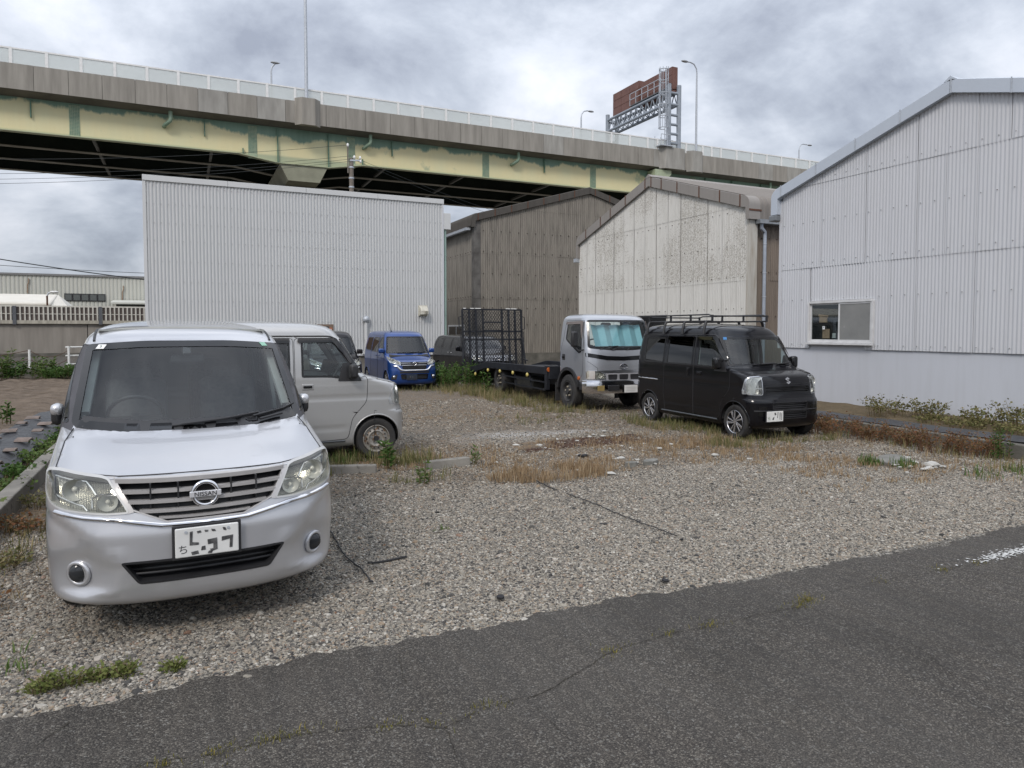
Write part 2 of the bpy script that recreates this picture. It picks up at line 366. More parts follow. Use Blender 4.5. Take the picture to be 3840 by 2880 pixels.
def scatter(name, quads, dens, smin, smax, seed, flat=.6, mat=PEB, low=.6):
    V = []; F = []
    for (x0, x1, y0, y1) in quads:
        b = len(V); nx = max(2, int((x1 - x0) / .2) + 1); ny = max(2, int((y1 - y0) / .2) + 1)
        V += [(x, y, undul(x, y) * min(1, max(0, (y - 3.75) * .8))) for y in np.linspace(y0, y1, ny) for x in np.linspace(x0, x1, nx)]; F += [(b + j * nx + i, b + j * nx + i + 1, b + (j + 1) * nx + i + 1, b + (j + 1) * nx + i) for j in range(ny - 1) for i in range(nx - 1)]
    ob = link(name, npmesh(name, V, F, None)); ob['kind'] = 'stuff'
    g = bpy.data.node_groups.new(name, 'GeometryNodeTree'); g.interface.new_socket('Geometry', in_out='INPUT', socket_type='NodeSocketGeometry'); g.interface.new_socket('Geometry', in_out='OUTPUT', socket_type='NodeSocketGeometry')
    N = g.nodes.new; K = g.links.new; gi = N('NodeGroupInput'); go = N('NodeGroupOutput')
    d = N('GeometryNodeDistributePointsOnFaces'); K(gi.outputs[0], d.inputs['Mesh']); d.inputs['Seed'].default_value = seed
    pos = N('GeometryNodeInputPosition'); nz = N('ShaderNodeTexNoise'); nz.inputs['Scale'].default_value = 1.7; nz.inputs['Detail'].default_value = 3; K(pos.outputs[0], nz.inputs['Vector'])
    mr = N('ShaderNodeMapRange'); K(nz.outputs[0], mr.inputs['Value']); mr.inputs['From Min'].default_value = .33; mr.inputs['From Max'].default_value = .6; mr.inputs['To Min'].default_value = dens * low; mr.inputs['To Max'].default_value = dens
    K(mr.outputs[0], d.inputs['Density'])
    gs = []
    for i in range(4):
        ic = N('GeometryNodeMeshIcoSphere'); ic.inputs['Radius'].default_value = .5; ic.inputs['Subdivisions'].default_value = 2
        sp = N('GeometryNodeSetPosition'); K(ic.outputs[0], sp.inputs[0]); p2 = N('GeometryNodeInputPosition'); ad = N('ShaderNodeVectorMath'); ad.operation = 'ADD'; K(p2.outputs[0], ad.inputs[0]); ad.inputs[1].default_value = (i * 7.3 + seed, 0, 0)
        n2_ = N('ShaderNodeTexNoise'); n2_.inputs['Scale'].default_value = 1.9; n2_.inputs['Detail'].default_value = 2; K(ad.outputs[0], n2_.inputs['Vector'])
        sb = N('ShaderNodeVectorMath'); sb.operation = 'SUBTRACT'; K(n2_.outputs[1], sb.inputs[0]); sb.inputs[1].default_value = (.5, .5, .5)
        sc2 = N('ShaderNodeVectorMath'); sc2.operation = 'SCALE'; K(sb.outputs[0], sc2.inputs[0]); sc2.inputs['Scale'].default_value = .75; K(sc2.outputs[0], sp.inputs['Offset'])
        sm = N('GeometryNodeSetMaterial'); K(sp.outputs[0], sm.inputs[0]); sm.inputs['Material'].default_value = mat
        gti = N('GeometryNodeGeometryToInstance'); K(sm.outputs[0], gti.inputs[0]); gs.append(gti)
    jn = N('GeometryNodeJoinGeometry')
    for x in gs: K(x.outputs[0], jn.inputs[0])
    ip = N('GeometryNodeInstanceOnPoints'); K(d.outputs['Points'], ip.inputs['Points']); K(jn.outputs[0], ip.inputs['Instance']); ip.inputs['Pick Instance'].default_value = True
    rv = N('FunctionNodeRandomValue'); rv.data_type = 'FLOAT_VECTOR'; rv.inputs[0].default_value = (-.5, -.5, 0); rv.inputs[1].default_value = (.5, .5, 6.28); K(rv.outputs[0], ip.inputs['Rotation'])
    r1 = N('FunctionNodeRandomValue'); r1.data_type = 'FLOAT_VECTOR'; r1.inputs[0].default_value = (.75, .65, flat * .8); r1.inputs[1].default_value = (1.25, 1., flat * 1.2); r1.inputs['Seed'].default_value = 3
    r2 = N('FunctionNodeRandomValue'); r2.data_type = 'FLOAT'; r2.inputs[2].default_value = 0; r2.inputs[3].default_value = 1; r2.inputs['Seed'].default_value = 5
    pw = N('ShaderNodeMath'); pw.operation = 'POWER'; K(r2.outputs[1], pw.inputs[0]); pw.inputs[1].default_value = 2.6
    m2 = N('ShaderNodeMapRange'); K(pw.outputs[0], m2.inputs['Value']); m2.inputs['To Min'].default_value = smin; m2.inputs['To Max'].default_value = smax
    s3 = N('ShaderNodeVectorMath'); s3.operation = 'SCALE'; K(r1.outputs[0], s3.inputs[0]); K(m2.outputs[0], s3.inputs['Scale']); K(s3.outputs[0], ip.inputs['Scale'])
    K(ip.outputs[0], go.inputs[0]); md = ob.modifiers.new('scatter', 'NODES'); md.node_group = g; return ob
scatter('gravel', [(-1.45, 10.2, 3.74, 5.4)], 16500, .008, .027, 1, .48)
scatter('gravel', [(-1.45, 10.2, 5.4, 7.3)], 11500, .008, .028, 2, .48)
scatter('gravel', [(-1.45, 10.2, 3.74, 7.6)], 75, .032, .062, 12, .55, PEB, .2)
scatter('gravel', [(4.5, 6.9, 9.05, 9.9)], 500, .009, .05, 13, .5, PEBB, .1)
scatter('gravel', [(.9, 10.2, 7.3, 9.05), (.9, 10.2, 9.9, 10.5), (.9, 4.5, 9.05, 9.9), (6.9, 10.2, 9.05, 9.9)], 4600, .009, .034, 3, .48, PEBB, .12)
scatter('gravel', [(2.2, 10.2, 10.5, 17)], 1000, .012, .045, 4, .5, PEBB, .12)
RUSTP = M('rust_flake', (.045, .024, .016), (.085, .045, .028), sc=25, rough=.95)
scatter('rust_debris', [(5.1, 6.6, 9.3, 9.75), (4.9, 6.2, 9.1, 9.35), (4.5, 5.3, 9.0, 9.2), (5.6, 6.9, 9.6, 9.9)], 2600, .012, .05, 8, .4, RUSTP, .2)
scatter('loose_gravel', [(-1.2, 9.5, 3.62, 3.80)], 420, .006, .020, 6)
scatter('loose_gravel', [(-1.2, 9.5, 3.2, 3.7)], 22, .006, .016, 7)

# ---------------------------------------------------------------- left field, kerbs
def soil_mat(name, a, b, sc):
    m, t, o = newmat(name); k = T(t); p = k.pos(); n = k.noise(p, sc, 8, .65); n2_ = k.noise(p, sc * 6, 5, .6)
    k.pbr(o, base=k.mix(k.ramp(n, (.3, 0.), (.7, 1.)), a, b), rough=.95, spec=.2, nrm=k.bump(k.math('ADD', n, k.math('MULTIPLY', n2_, .5)), 1., .05)); return m
SOIL = soil_mat('field_soil', (.085, .064, .047), (.19, .15, .115), 3.)
from mathutils import noise as MN
heightgrid('field_soil', np.linspace(-16, -1.68, 150), np.linspace(3.9, 30.3, 260), lambda x, y: .07 + .05 * MN.fractal(Vector((x * 2.2, y * 2.2, 1)), 1., 2., 5) + .03 * math.sin(x * 5.6) * (1 if y > 15 else .3) - max(0, x + 1.9) * .6, SOIL)
CONC = M('old_concrete', (.25, .235, .205), (.15, .14, .125), sc=2.2, rough=.9, bump=.5, bsc=55, rust=((.07, .065, .055), .6))
CONCD = M('dark_mossy_concrete', (.16, .15, .13), (.075, .072, .06), sc=1.6, rough=.92, bump=.5, bsc=40)
def kerb(name, x0, x1, y0, y1, z, m, label, ln):
    t = thing(name, label, 'kerb', ((x0 + x1) / 2, y0, 0)); y = y0; h = (x1 - x0) / 2; i = 0
    while y < y1 - .01:
        e2 = min(y + ln, y1); j = random.uniform(-.006, .006)
        MB().box(-h + j, h + j, y - y0 + .006, e2 - y0 - .006, -.2, z + random.uniform(-.008, .008)).build('kerb_block', m, t, bevel=.012); y = e2
    return t
kerb('concrete_kerb', -1.66, -1.50, 4.0, 24, .19, CONC, 'long low concrete kerb between the parking lot and the ploughed field', 2.0)
kerb('concrete_kerb', 10.28, 10.44, 4.1, 12.0, .21, CONCD, 'low stained concrete kerb in front of the white corrugated building', 1.2)
# raised strip beside the white building with black weed film
heightgrid('planting_strip', np.linspace(10.45, 12.6, 30), np.linspace(3.9, 12.3, 90), lambda x, y: .17 + .02 * MN.noise(Vector((x * 3, y * 3, 0))) + .05 * max(0, x - 11.2), soil_mat('strip_soil', (.10, .08, .05), (.17, .13, .08), 4.))
FILM = M('black_weed_film', (.022, .023, .027), (.045, .046, .05), sc=5, rough=.42, bump=.6, bsc=14)
def film(name, label, xs, ys, f):
    V = [(x, y, f(x, y)) for y in ys for x in xs]; nx = len(xs); nn = len(V); V += [(a, b, c - .03) for a, b, c in V]
    F = [(j * nx + i, j * nx + i + 1, (j + 1) * nx + i + 1, (j + 1) * nx + i) for j in range(len(ys) - 1) for i in range(nx - 1)]
    rim = [i for i in range(nx)] + [j * nx + nx - 1 for j in range(1, len(ys))] + [(len(ys) - 1) * nx + i for i in range(nx - 2, -1, -1)] + [j * nx for j in range(len(ys) - 2, 0, -1)]
    F += [(rim[i - 1], rim[i], rim[i] + nn, rim[i - 1] + nn) for i in range(len(rim))]
    return tag(link(name, npmesh(name, V, F, FILM, True)), label, 'plastic film')
film('weed_film', 'black weed film laid along the kerb beside the white corrugated building', np.linspace(10.5, 11.12, 12), np.linspace(4.2, 11.6, 120), lambda x, y: .215 + .014 * MN.noise(Vector((x * 5, y * 3, 2))) + .02 * math.sin((x - 10.5) * 5))
film('mulch_film', 'black mulch film weighted with clay tile pieces on the field bed', np.linspace(-2.62, -1.86, 26), np.linspace(6.5, 15.6, 190), lambda x, y: .13 + .13 * math.sin((x + 2.62) / .76 * PI) ** .6 + .03 * MN.noise(Vector((x * 6, y * 4, 5))))
# clay tile pieces on the mulch film
TER = M('weathered_clay_tile', (.21, .165, .145), (.14, .115, .10), sc=9, rough=.85, bump=.3)
def tile_piece(ln, wd):
    m = MB(); n = 9; th = .02
    for s_, rr in ((0, 1), (1, 1)):
        pass
    V = []
    for yy in (-ln / 2, 0, ln / 2):
        for rr in (wd / 2, wd / 2 - th):
            for i in range(n):
                a = R(25) + R(130) * i / (n - 1); V.append((rr * math.cos(a), yy + .01 * math.sin(i), rr * math.sin(a) - wd * .2))
    F = []
    for j in range(2):
        for i in range(n - 1):
            a = j * 2 * n + i; b = a + 2 * n; F += [(a, a + 1, b + 1, b), (a + n, b + n, b + n + 1, a + n + 1)]
        a = j * 2 * n; b = a + 2 * n; F += [(a, b, b + n, a + n), (a + n - 1, a + 2 * n - 1, b + 2 * n - 1, b + n - 1)]
    for i in range(n - 1): F += [(i, i + n, i + n + 1, i + 1), (4 * n + i, 4 * n + i + 1, 5 * n + i + 1, 5 * n + i)]
    m.add(V, F); return m.mesh('clay_tile', TER, 40)
TM = [tile_piece(.19, .15), tile_piece(.13, .13)]
for i, (x, y, r_) in enumerate(((-1.98, 9.6, 1.3), (-1.99, 10.6, 1.5), (-2.0, 11.5, 1.2), (-2.0, 12.5, 1.5), (-2.02, 13.3, 1.4), (-2.35, 13.4, 1.3), (-2.34, 12.4, 1.7), (-2.35, 11.6, 1.4), (-2.3, 14.0, 1.5), (-2.3, 10.4, 1.1), (-2.25, 9.0, 1.6), (-2.0, 8.3, 1.3))):
    o = link('clay_tile', TM[i % 2]); o.location = (x, y, .30 - abs(x + 2.24) * .18); o.rotation_euler = (0, random.uniform(-.12, .12), r_); tag(o, 'curved pinkish clay tile on the %s side of the mulch film, %s in its row' % ('kerb' if x > -2.2 else 'field', ['fourth', 'fifth', 'sixth', 'seventh', 'eighth', 'fourth', 'third', 'second', 'fifth', 'first', 'nearest', 'third'][i]), 'roof tile', 'clay tiles on the mulch film')
# wheel stops
for x0, y0, x1, y1, lb in ((1.56, 8.74, 2.14, 8.54, 'grey concrete wheel stop next to the silver minivan, before the silver kei van'), (2.77, 8.48, 3.37, 8.56, 'weathered concrete wheel stop lying alone in the dry weeds near the rusty stain')):
    d = math.atan2(y1 - y0, x1 - x0); l_ = math.hypot(x1 - x0, y1 - y0) / 2
    o = MB().prism([(-.075, -.03), (.075, -.03), (.05, .105), (-.05, .105)], 'x', -l_, l_).build('wheel_stop', CONC, bevel=.012); o.location = ((x0 + x1) / 2, (y0 + y1) / 2, 0); o.rotation_euler = (0, 0, d); tag(o, lb, 'wheel stop', 'wheel stops on the gravel')
# ropes pegged as bay dividers
ROPE = M('black_rope', (.02, .02, .022), (.04, .04, .04), sc=60, rough=.8)
def rope(name, pts, r_, lb, cat):
    Q = []
    for a, b in zip(pts[:-1], pts[1:]):
        n = max(2, int(math.dist(a, b) / .06)); Q += [(a[0] + (b[0] - a[0]) * i / n + random.uniform(-.003, .003), a[1] + (b[1] - a[1]) * i / n, .022 + undul(a[0] + (b[0] - a[0]) * i / n, a[1] + (b[1] - a[1]) * i / n) + random.uniform(-.007, .006)) for i in range(n)]
    return tag(MB().tube(Q, r_, 6).build(name, ROPE, smooth=180), lb, cat)
rope('marker_rope', [(1.14, 6.3), (1.12, 5.46), (1.16, 5.06), (1.15, 4.76)], .006, 'black rope pegged into the gravel right beside the silver minivan', 'rope')
rope('marker_rope', [(3.73, 7.85), (3.72, 6.7)], .006, 'thin black rope starting at the dry orange grass tuft', 'rope')
rope('marker_rope', [(3.72, 6.55), (3.73, 5.77), (3.72, 5.19), (3.74, 4.64)], .005, 'longer black rope lying across the middle of the open gravel', 'rope')
rope('iron_rod', [(1.26, 5.2), (1.61, 5.23)], .009, 'short straight black rod lying on gravel beside the rope end', 'rod')
BD = M('black_rubber_scrap', (.015, .015, .017), rough=.75)
for x, y, s_, lb in ((1.85, 4.12, .028, 'nearest square scrap of black rubber on the gravel by the road edge'), (1.15, 4.76, .018, 'black peg scrap at the near end of the rope by the minivan'), (3.01, 3.91, .026, 'flat black scrap at the edge of the asphalt road'), (3.74, 4.64, .016, 'black peg scrap at the near end of the middle rope'), (5.0, 8.35, .07, 'dark lump of debris in dry grass in front of the rust stain')):
    m = MB()
    m.prism([(math.cos(a) * s_ * random.uniform(.7, 1.25), math.sin(a) * s_ * random.uniform(.7, 1.2)) for a in np.linspace(0, 5.4, 7)], 'z', .004, .010 + s_ * .3)
    o = m.build('rubber_scrap', BD, bevel=.004); o.location = (x, y, .015); tag(o, lb, 'scrap')
# broken slabs and larger white stones
SLAB = M('grey_slate_slab', (.215, .21, .19), (.14, .138, .125), sc=8, rough=.85, bump=.3)
for x, y, a, b, h, rz, lb in ((5.26, 7.55, .13, .07, .05, .5, 'flat grey stone slab with sharp front edge among pale stones'), (5.58, 7.58, .15, .07, .045, .3, 'rounded flat grey slab right of the sharp edged slab'), (8.62, 6.32, .34, .2, .035, .5, 'large sunken grey concrete slab in the weeds near the right kerb')):
    m = MB().prism([(math.cos(t) * a * random.uniform(.85, 1.1), math.sin(t) * b * random.uniform(.85, 1.1)) for t in np.linspace(0, 5.7, 10)], 'z', -.02, h)
    o = m.build('stone_slab', SLAB, bevel=.006); o.location = (x, y, .01); o.rotation_euler = (random.uniform(-.05, .05), random.uniform(-.06, .06), rz); tag(o, lb, 'slab')
ROCKM = M('pale_rubble', (.48, .47, .44), (.36, .35, .32), sc=12, rough=.9, bump=.4)
def rock_mesh(seed):
    bm = bmesh.new(); bmesh.ops.create_icosphere(bm, subdivisions=2, radius=.5)
    for v in bm.verts: v.co *= 1 + .5 * MN.noise(v.co * 1.9 + Vector((seed * 3.1, 0, 0))); 
    for v in bm.verts: v.co.z *= .62
    me = bpy.data.meshes.new('rubble_stone'); bm.to_mesh(me); bm.free(); me.materials.append(ROCKM); return me
RK = [rock_mesh(i) for i in range(4)]
for i in range(70):
    if i < 46: x = random.gauss(5.4, .75); y = random.gauss(8.55, .65)
    elif i < 60: x = random.gauss(8.6, .35); y = random.gauss(5.9, .22)
    else: x = random.gauss(6.1, .5); y = random.gauss(10.1, .3)
    o = link('rubble_stone', RK[i % 4]); s_ = .035 + .085 * random.random() ** 2.2; o.scale = (s_ * random.uniform(.9, 1.5), s_, s_ * random.uniform(.6, .9)); o.location = (x, y, .015); o.rotation_euler = (0, 0, random.random() * 6); tag(o, 'pale lump of rubble lying on the weedy gravel', 'stone', 'rubble stones around the rust stain')
o = link('rubble_stone', RK[1]); o.scale = (.22, .14, .13); o.location = (8.78, 5.88, .03); tag(o, 'largest white rubble stone in the weeds near the right kerb', 'stone')
# ================================================================ BUILDINGS
def wall_paint(name, base, dirt, streak=.25, rough=.6, spots=None):
    m, t, o = newmat(name); k = T(t)
    v = k.noise(k.pos((5, 5, .5)), 1.6, 6, .6); big = k.noise(k.pos(), .5, 4)
    col = k.mix(k.math('MULTIPLY', k.ramp(v, (.45, 0.), (.8, 1.)), streak), base, dirt)
    col = k.mix(k.math('MULTIPLY', big, .5), col, tuple(x * .80 for x in base))
    if spots:
        p = k.pos((1, 1, .6)); n = k.noise(p, 42, 4, .7); cov = k.noise(k.pos((1, 1, .7)), .62, 4, .6)
        z = k.n('ShaderNodeSeparateXYZ', {0: k.pos()}).outputs[2]
        keep = k.n('ShaderNodeMapRange', {'Value': z, 'From Min': 3.1, 'From Max': 3.35}).outputs[0]
        th = k.math('SUBTRACT', .72, k.math('MULTIPLY', k.math('MULTIPLY', k.ramp(cov, (.30, 0.), (.56, 1.)), keep), .225))
        f = k.math('MULTIPLY', k.math('SUBTRACT', n, th), 18., True)
        col = k.mix(f, col, spots)
    k.pbr(o, base=col, rough=rough, spec=.35, nrm=k.bump(k.noise(k.pos(), 60, 3), .08, .005)); return m
WHITE_SHEET = wall_paint('white_painted_sheet', (.60, .61, .635), (.47, .47, .46), .3)
WHITE_PLASTER = wall_paint('pale_blue_grey_plaster', (.58, .60, .645), (.45, .46, .48), .35, .75)
SHED_SHEET = wall_paint('peeling_white_sheet', (.65, .64, .605), (.40, .385, .34), .6, .8, (.34, .32, .28))
DARK_SHEET = wall_paint('weathered_fibre_cement', (.25, .23, .20), (.075, .068, .06), .95, .95)
BROWN_SHEET = wall_paint('brown_stained_sheet', (.23, .19, .155), (.10, .08, .065), .6, .9)
ROOF_SHEET = wall_paint('grey_brown_roof_sheet', (.23, .21, .19), (.14, .125, .115), .5, .85)
DARK_ROOF = wall_paint('mossy_dark_roof_sheet', (.085, .078, .07), (.04, .037, .032), .7, .95)
FACADE = wall_paint('pale_grey_ribbed_steel', (.60, .61, .61), (.50, .505, .50), .22, .45)
FLASH = wall_paint('pale_blue_grey_flashing', (.52, .57, .64), (.40, .44, .49), .2, .4)
BARGE = wall_paint('grey_brown_barge_board', (.28, .26, .24), (.19, .17, .155), .35, .7)
RUST = M('rusted_strap', (.075, .032, .02), (.13, .06, .035), sc=30, rough=.9)
GUTTER = M('grey_gutter_plastic', (.20, .215, .23), (.15, .16, .17), rough=.5)
PIPE = M('blue_grey_downpipe', (.36, .40, .46), (.29, .32, .37), sc=3, rough=.5)
BOLT = M('galvanised_bolt_cap', (.42, .43, .45), (.25, .24, .23), sc=20, rough=.6)
BOLTD = M('rusty_bolt', (.05, .04, .035), (.09, .06, .045), sc=20, rough=.8)
FRAMEW = M('white_window_frame', (.66, .66, .66), (.56, .56, .56), rough=.5)
_sh = {}
def sheet(w_, zb, top, pitch, amp, m, name='corrugated_sheet', z_split=1):
    """one corrugated sheet: local x across, z up; top = height or function of local x"""
    tf = top if callable(top) else (lambda u: top)
    key = (round(w_, 3), round(zb, 3), round(tf(0), 3), round(tf(w_ / 2), 3), round(tf(w_), 3), pitch, m.name)
    if key in _sh: return _sh[key]
    n = max(4, int(round(w_ / pitch * 5))); V = []; F = []
    for i in range(n + 1):
        u = w_ * i / n; y = amp * math.sin(2 * PI * u / pitch)
        V += [(u, y, zb), (u, y, tf(u))]
    F = [(2 * i, 2 * i + 2, 2 * i + 3, 2 * i + 1) for i in range(n)]
    me = npmesh(name, V, F, m, True); _sh[key] = me; return me
def sheet_wall(t, ax, c, u0, widths, rows, topf, pitch, amp, m, skip=None, lap=.012, gap=.006):
    """rows of sheets on a wall plane. ax 'x': plane x=c facing -x, u runs along +y; ax 'y': plane y=c facing -y, u along +x"""
    u = u0
    for wi in widths:
        for r, (zb, zt) in enumerate(rows):
            if zt is None: tf = (lambda a: (lambda s: topf(a + s)))(u); hi = max(tf(0), tf(wi))
            else:
                tf = (lambda a, z_: (lambda s: min(z_ + lap, topf(a + s))))(u, zt); hi = zt
            if max(tf(0), tf(wi), tf(wi / 2)) <= zb + .05: continue
            if skip and skip(u, u + wi, zb, hi): continue
            me = sheet(wi - gap, zb, tf, pitch, amp, m); o = link('corrugated_sheet', me, t)
            off = 0
            off = .009 * r + (.005 if widths.index(wi) >= 0 and (round((u - u0) / (widths[-1]))) % 2 else 0) + random.uniform(0, .003)
            if ax == 'x': o.location = (c - off, u, 0); o.rotation_euler = (0, random.uniform(-.0012, .0012), R(90))
            else: o.location = (u, c - off, 0); o.rotation_euler = (random.uniform(-.0012, .0012), 0, 0)
        u += wi
def bolts(t, pts, ax, m=BOLT, r_=.02):
    mb = MB()
    for p in pts:
        d = Vector((-1, 0, 0)) if ax == 'x' else Vector((0, -1, 0)); p = Vector(p); mb.tube([p, p + d * .018, p + d * .034], [r_, r_ * .9, r_ * .4], 6)
    o = mb.build('bolt_caps', m, t); o['kind'] = 'stuff'; return o
def roof_corr(t, path, x0, x1, pitch, amp, m, name='roof_sheeting', ax='x'):
    """corrugated roof skin: path of (p,z) swept along the other axis"""
    n = int((x1 - x0) / pitch * 5); P = [Vector((0, a, b)) for a, b in path]; V = []; F = []
    for i, p in enumerate(P):
        d = (P[min(i + 1, len(P) - 1)] - P[max(0, i - 1)]).normalized(); nn = Vector((0, -d.z, d.y))
        if nn.z < 0 or (abs(nn.z) < .2 and False): nn = -nn
        for j in range(n + 1):
            x = x0 + (x1 - x0) * j / n; q = p + nn * amp * math.sin(2 * PI * (x - x0) / pitch); V.append((x, q.y, q.z) if ax == 'x' else (q.y, x, q.z))
    for i in range(len(P) - 1):
        for j in range(n): a = i * (n + 1) + j; F.append((a, a + 1, a + n + 2, a + n + 1))
    return link(name, npmesh(name, V, F, m, True), t)

# ---------- right: white corrugated building, gable faces -x at x=12.5
XR = 12.5
t = thing('warehouse', 'white corrugated warehouse with gable wall, sliding window and pale plaster base on the right', 'building', (0, 0, 0))
RA = (8.14, 6.0); RE = (12.1, 4.80)
def rtop(y): return RA[1] - (y - RA[0]) * (RA[1] - RE[1]) / (RE[0] - RA[0]) if y > RA[0] else RA[1] - (RA[0] - y) * .30
MB().prism([(4.2, .0), (12.06, .0), (12.06, rtop(12.06) - .02), (RA[0], RA[1] - .02), (4.2, rtop(4.2) - .02)], 'x', XR + .03, XR + 14).build('wall', WHITE_PLASTER, t)
wd = [.545] * 15; u0 = 12.05 - sum(wd)
win = (9.66, 11.22, 1.50, 2.38)
def rskip(a, b, zb, zt): return zb < 2. and a > win[0] - .3 and b < win[1] + .3
rows = [(1.38, 3.14), (3.14, 4.94), (4.94, None)]
sheet_wall(t, 'x', XR, u0, wd, rows, rtop, .0681, .0068, WHITE_SHEET, rskip, gap=.002)
for y in (win[0] - .0, ):  # sheets above and beside the window
    pass
for a, b, zb, zt in ((9.58, 11.21, 2.41, 3.15), (11.23, 11.50, 1.38, 3.15), (9.30, 9.655, 1.38, 3.15)):
    o = link('corrugated_sheet', sheet(b - a, zb, zt, .0681, .0085, WHITE_SHEET), t); o.location = (XR - .004, a, 0); o.rotation_euler = (0, 0, R(90))
MB().box(XR - .02, XR + .02, 12.05, 12.13, 1.36, 4.72).build('corner_trim', WHITE_SHEET, t, bevel=.004)
bp = []
for z, lim in ((3.26, 0), (2.45, 0), (1.47, 1), (4.14, 0), (5.05, 0), (4.05 - .5, 2), (2.0, 2)):
    if lim == 2: continue
    y = 11.98
    while y > 5.:
        if z < rtop(y) - .1 and not (lim and win[0] - .1 < y < win[1] + .1): bp.append((XR - .012, y, z))
        y -= .2725
bolts(t, bp, 'x', BOLT, .007)
# window with two sliding sashes
y0, y1, z0, z1 = win
wf = MB()
wf.box(XR - .05, XR + .06, y0 - .035, y0 + .012, z0, z1).box(XR - .05, XR + .06, y1 - .012, y1 + .03, z0, z1).box(XR - .05, XR + .06, y0 + .012, y1 - .012, z1 - .03, z1 + .022).box(XR - .06, XR + .06, y0 + .012, y1 - .012, z0, z0 + .03)
WF = wf.build('window', FRAMEW, t, bevel=.004)
MB().box(XR - .09, XR - .052, y0 - .06, y1 + .05, z0 - .035, z0 - .002).build('sill', FRAMEW, WF, bevel=.004)
ym = (y0 + y1) / 2
for a, b, xo in ((y0 + .012, ym + .02, -.02), (ym - .02, y1 - .012, .008)):
    s_ = MB(); x0, x1 = XR + xo - .012, XR + xo + .012
    s_.box(x0, x1, a, a + .035, z0 + .03, z1 - .03).box(x0, x1, b - .035, b, z0 + .03, z1 - .03).box(x0, x1, a + .035, b - .035, z1 - .062, z1 - .03).box(x0, x1, a + .035, b - .035, z0 + .03, z0 + .075)
    s_.build('sash', FRAMEW, WF)
    fro = M('frosted_pane', (.20, .20, .195), (.25, .25, .24), sc=2, rough=.25)
    MB().box(XR + xo - .003, XR + xo + .003, a + .035, b - .035, z0 + .075, z1 - .062).build('pane', fro if a < ym - .1 else GL_WIN, WF)
# near-black sheet painting in an unlit room behind the clear pane, with cartons on a shelf
MB().box(XR + .035, XR + .05, y0, ym + .02, z0, z1).build('room_back', M('frosted_back', (.2, .2, .19), rough=.9), WF)
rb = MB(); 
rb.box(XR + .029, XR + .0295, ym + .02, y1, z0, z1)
rb.build('unlit_room_sheet', M('unlit_room_sheet', (.012, .013, .014), rough=.9), WF)
CART = M('carton_cardboard', (.33, .245, .16), (.27, .2, .13), sc=20, rough=.9)
def carton(y, z, a, b, lb, flap=False):
    m = MB().box(-.006, .006, -a / 2, a / 2, 0, b) if 0 else MB().box(-.008, .008, -a / 2, a / 2, 0, b)
    o = m.build('cardboard_box', CART); o.location = (XR + .018, y, z)
    if flap: MB().obox((-.002, 0, b + .012), (.012, a * 1.25, .045), Matrix.Rotation(.12, 3, 'X')).build('flap', CART, o)
    tag(o, lb, 'box')
carton(10.88, 1.94, .20, .13, 'brown carton with open flap on the upper shelf behind the window', True)
carton(10.80, 1.60, .18, .20, 'brown carton on the lower shelf behind the window')
o = MB().box(-.004, .004, -.04, .04, 0, .1).build('white_jar', WHITEP); o.location = (XR + .018, 10.60, 1.61); tag(o, 'small white container beside the lower carton behind the window', 'container')
stk_ = MB().box(-.002, .002, -.03, .03, 0, .07).build('sticker', WHITEP, WF); stk_.location = (XR - .026, 10.83, 1.79)
MB().prism([(-.012, .03), (.014, .045), (-.012, .058)], 'x', -.004, -.0025).build('arrow_mark', M('blue_print', (.03, .1, .22)), stk_)
# barge boards with straps, rounded eave
sl = math.atan2(RA[1] - RE[1], RE[0] - RA[0])
def rline(y, off): return (y, rtop(y) + off)
segs = [12.0 - i * .97 for i in range(5)] + [RA[0]]
for a, b in zip(segs[:-1], segs[1:]):
    MB().prism([rline(a, -.02), rline(a, .21), rline(b + .004, .21), rline(b + .004, -.02)], 'x', XR - .13, XR + .02).build('barge_board', FLASH, t)
    MB().prism([rline(a + .012, -.03), rline(a + .012, .23), rline(a - .012, .23), rline(a - .012, -.03)], 'x', XR - .139, XR - .131).build('strap', GALV, t)
segs = [RA[0], 7.1, 6.1, 5.1, 4.2]
for a, b in zip(segs[:-1], segs[1:]):
    MB().prism([rline(a, -.02), rline(a, .21), rline(b + .004, .21), rline(b + .004, -.02)], 'x', XR - .13, XR + .02).build('barge_board', FLASH, t)
    MB().prism([rline(b + .02, -.03), rline(b + .02, .23), rline(b, .23), rline(b, -.03)], 'x', XR - .139, XR - .131).build('strap', GALV, t)
arc = [(12.0 + .24 * math.sin(a) * 1.2, RE[1] + .02 + .24 * math.cos(a) - .03) for a in np.linspace(.45, 1.57, 8)]
poly = [rline(12.0, -.02), rline(12.0, .22)] + arc + [(12.29, 4.42), (12.10, 4.42), (12.10, RE[1] - .03)]
MB().prism(poly, 'x', XR - .13, XR + .02).build('eave_cap', FLASH, t, bevel=.006)
path = [(RA[0], RA[1] + .21)] + [(y, rtop(y) + .21) for y in (10, 12.0)] + [(p, q) for p, q in arc] + [(12.29, 4.45)]
roof_corr(t, path, XR - .12, XR + 14, .13, .016, FLASH)
roof_corr(t, [(RA[0], RA[1] + .21), (6.2, rtop(6.2) + .21), (4.1, rtop(4.1) + .21)], XR - .12, XR + 14, .13, .016, FLASH)
MB().prism([(RA[0] - .12, RA[1] + .18), (RA[0] + .12, RA[1] + .18), (RA[0], RA[1] + .27)], 'x', XR - .13, XR + 14).build('ridge_cap', FLASH, t)
MB().box(XR - .16, XR + .1, 12.10, 12.32, 4.28, 4.41).build('gutter', GUTTER, t, bevel=.02)

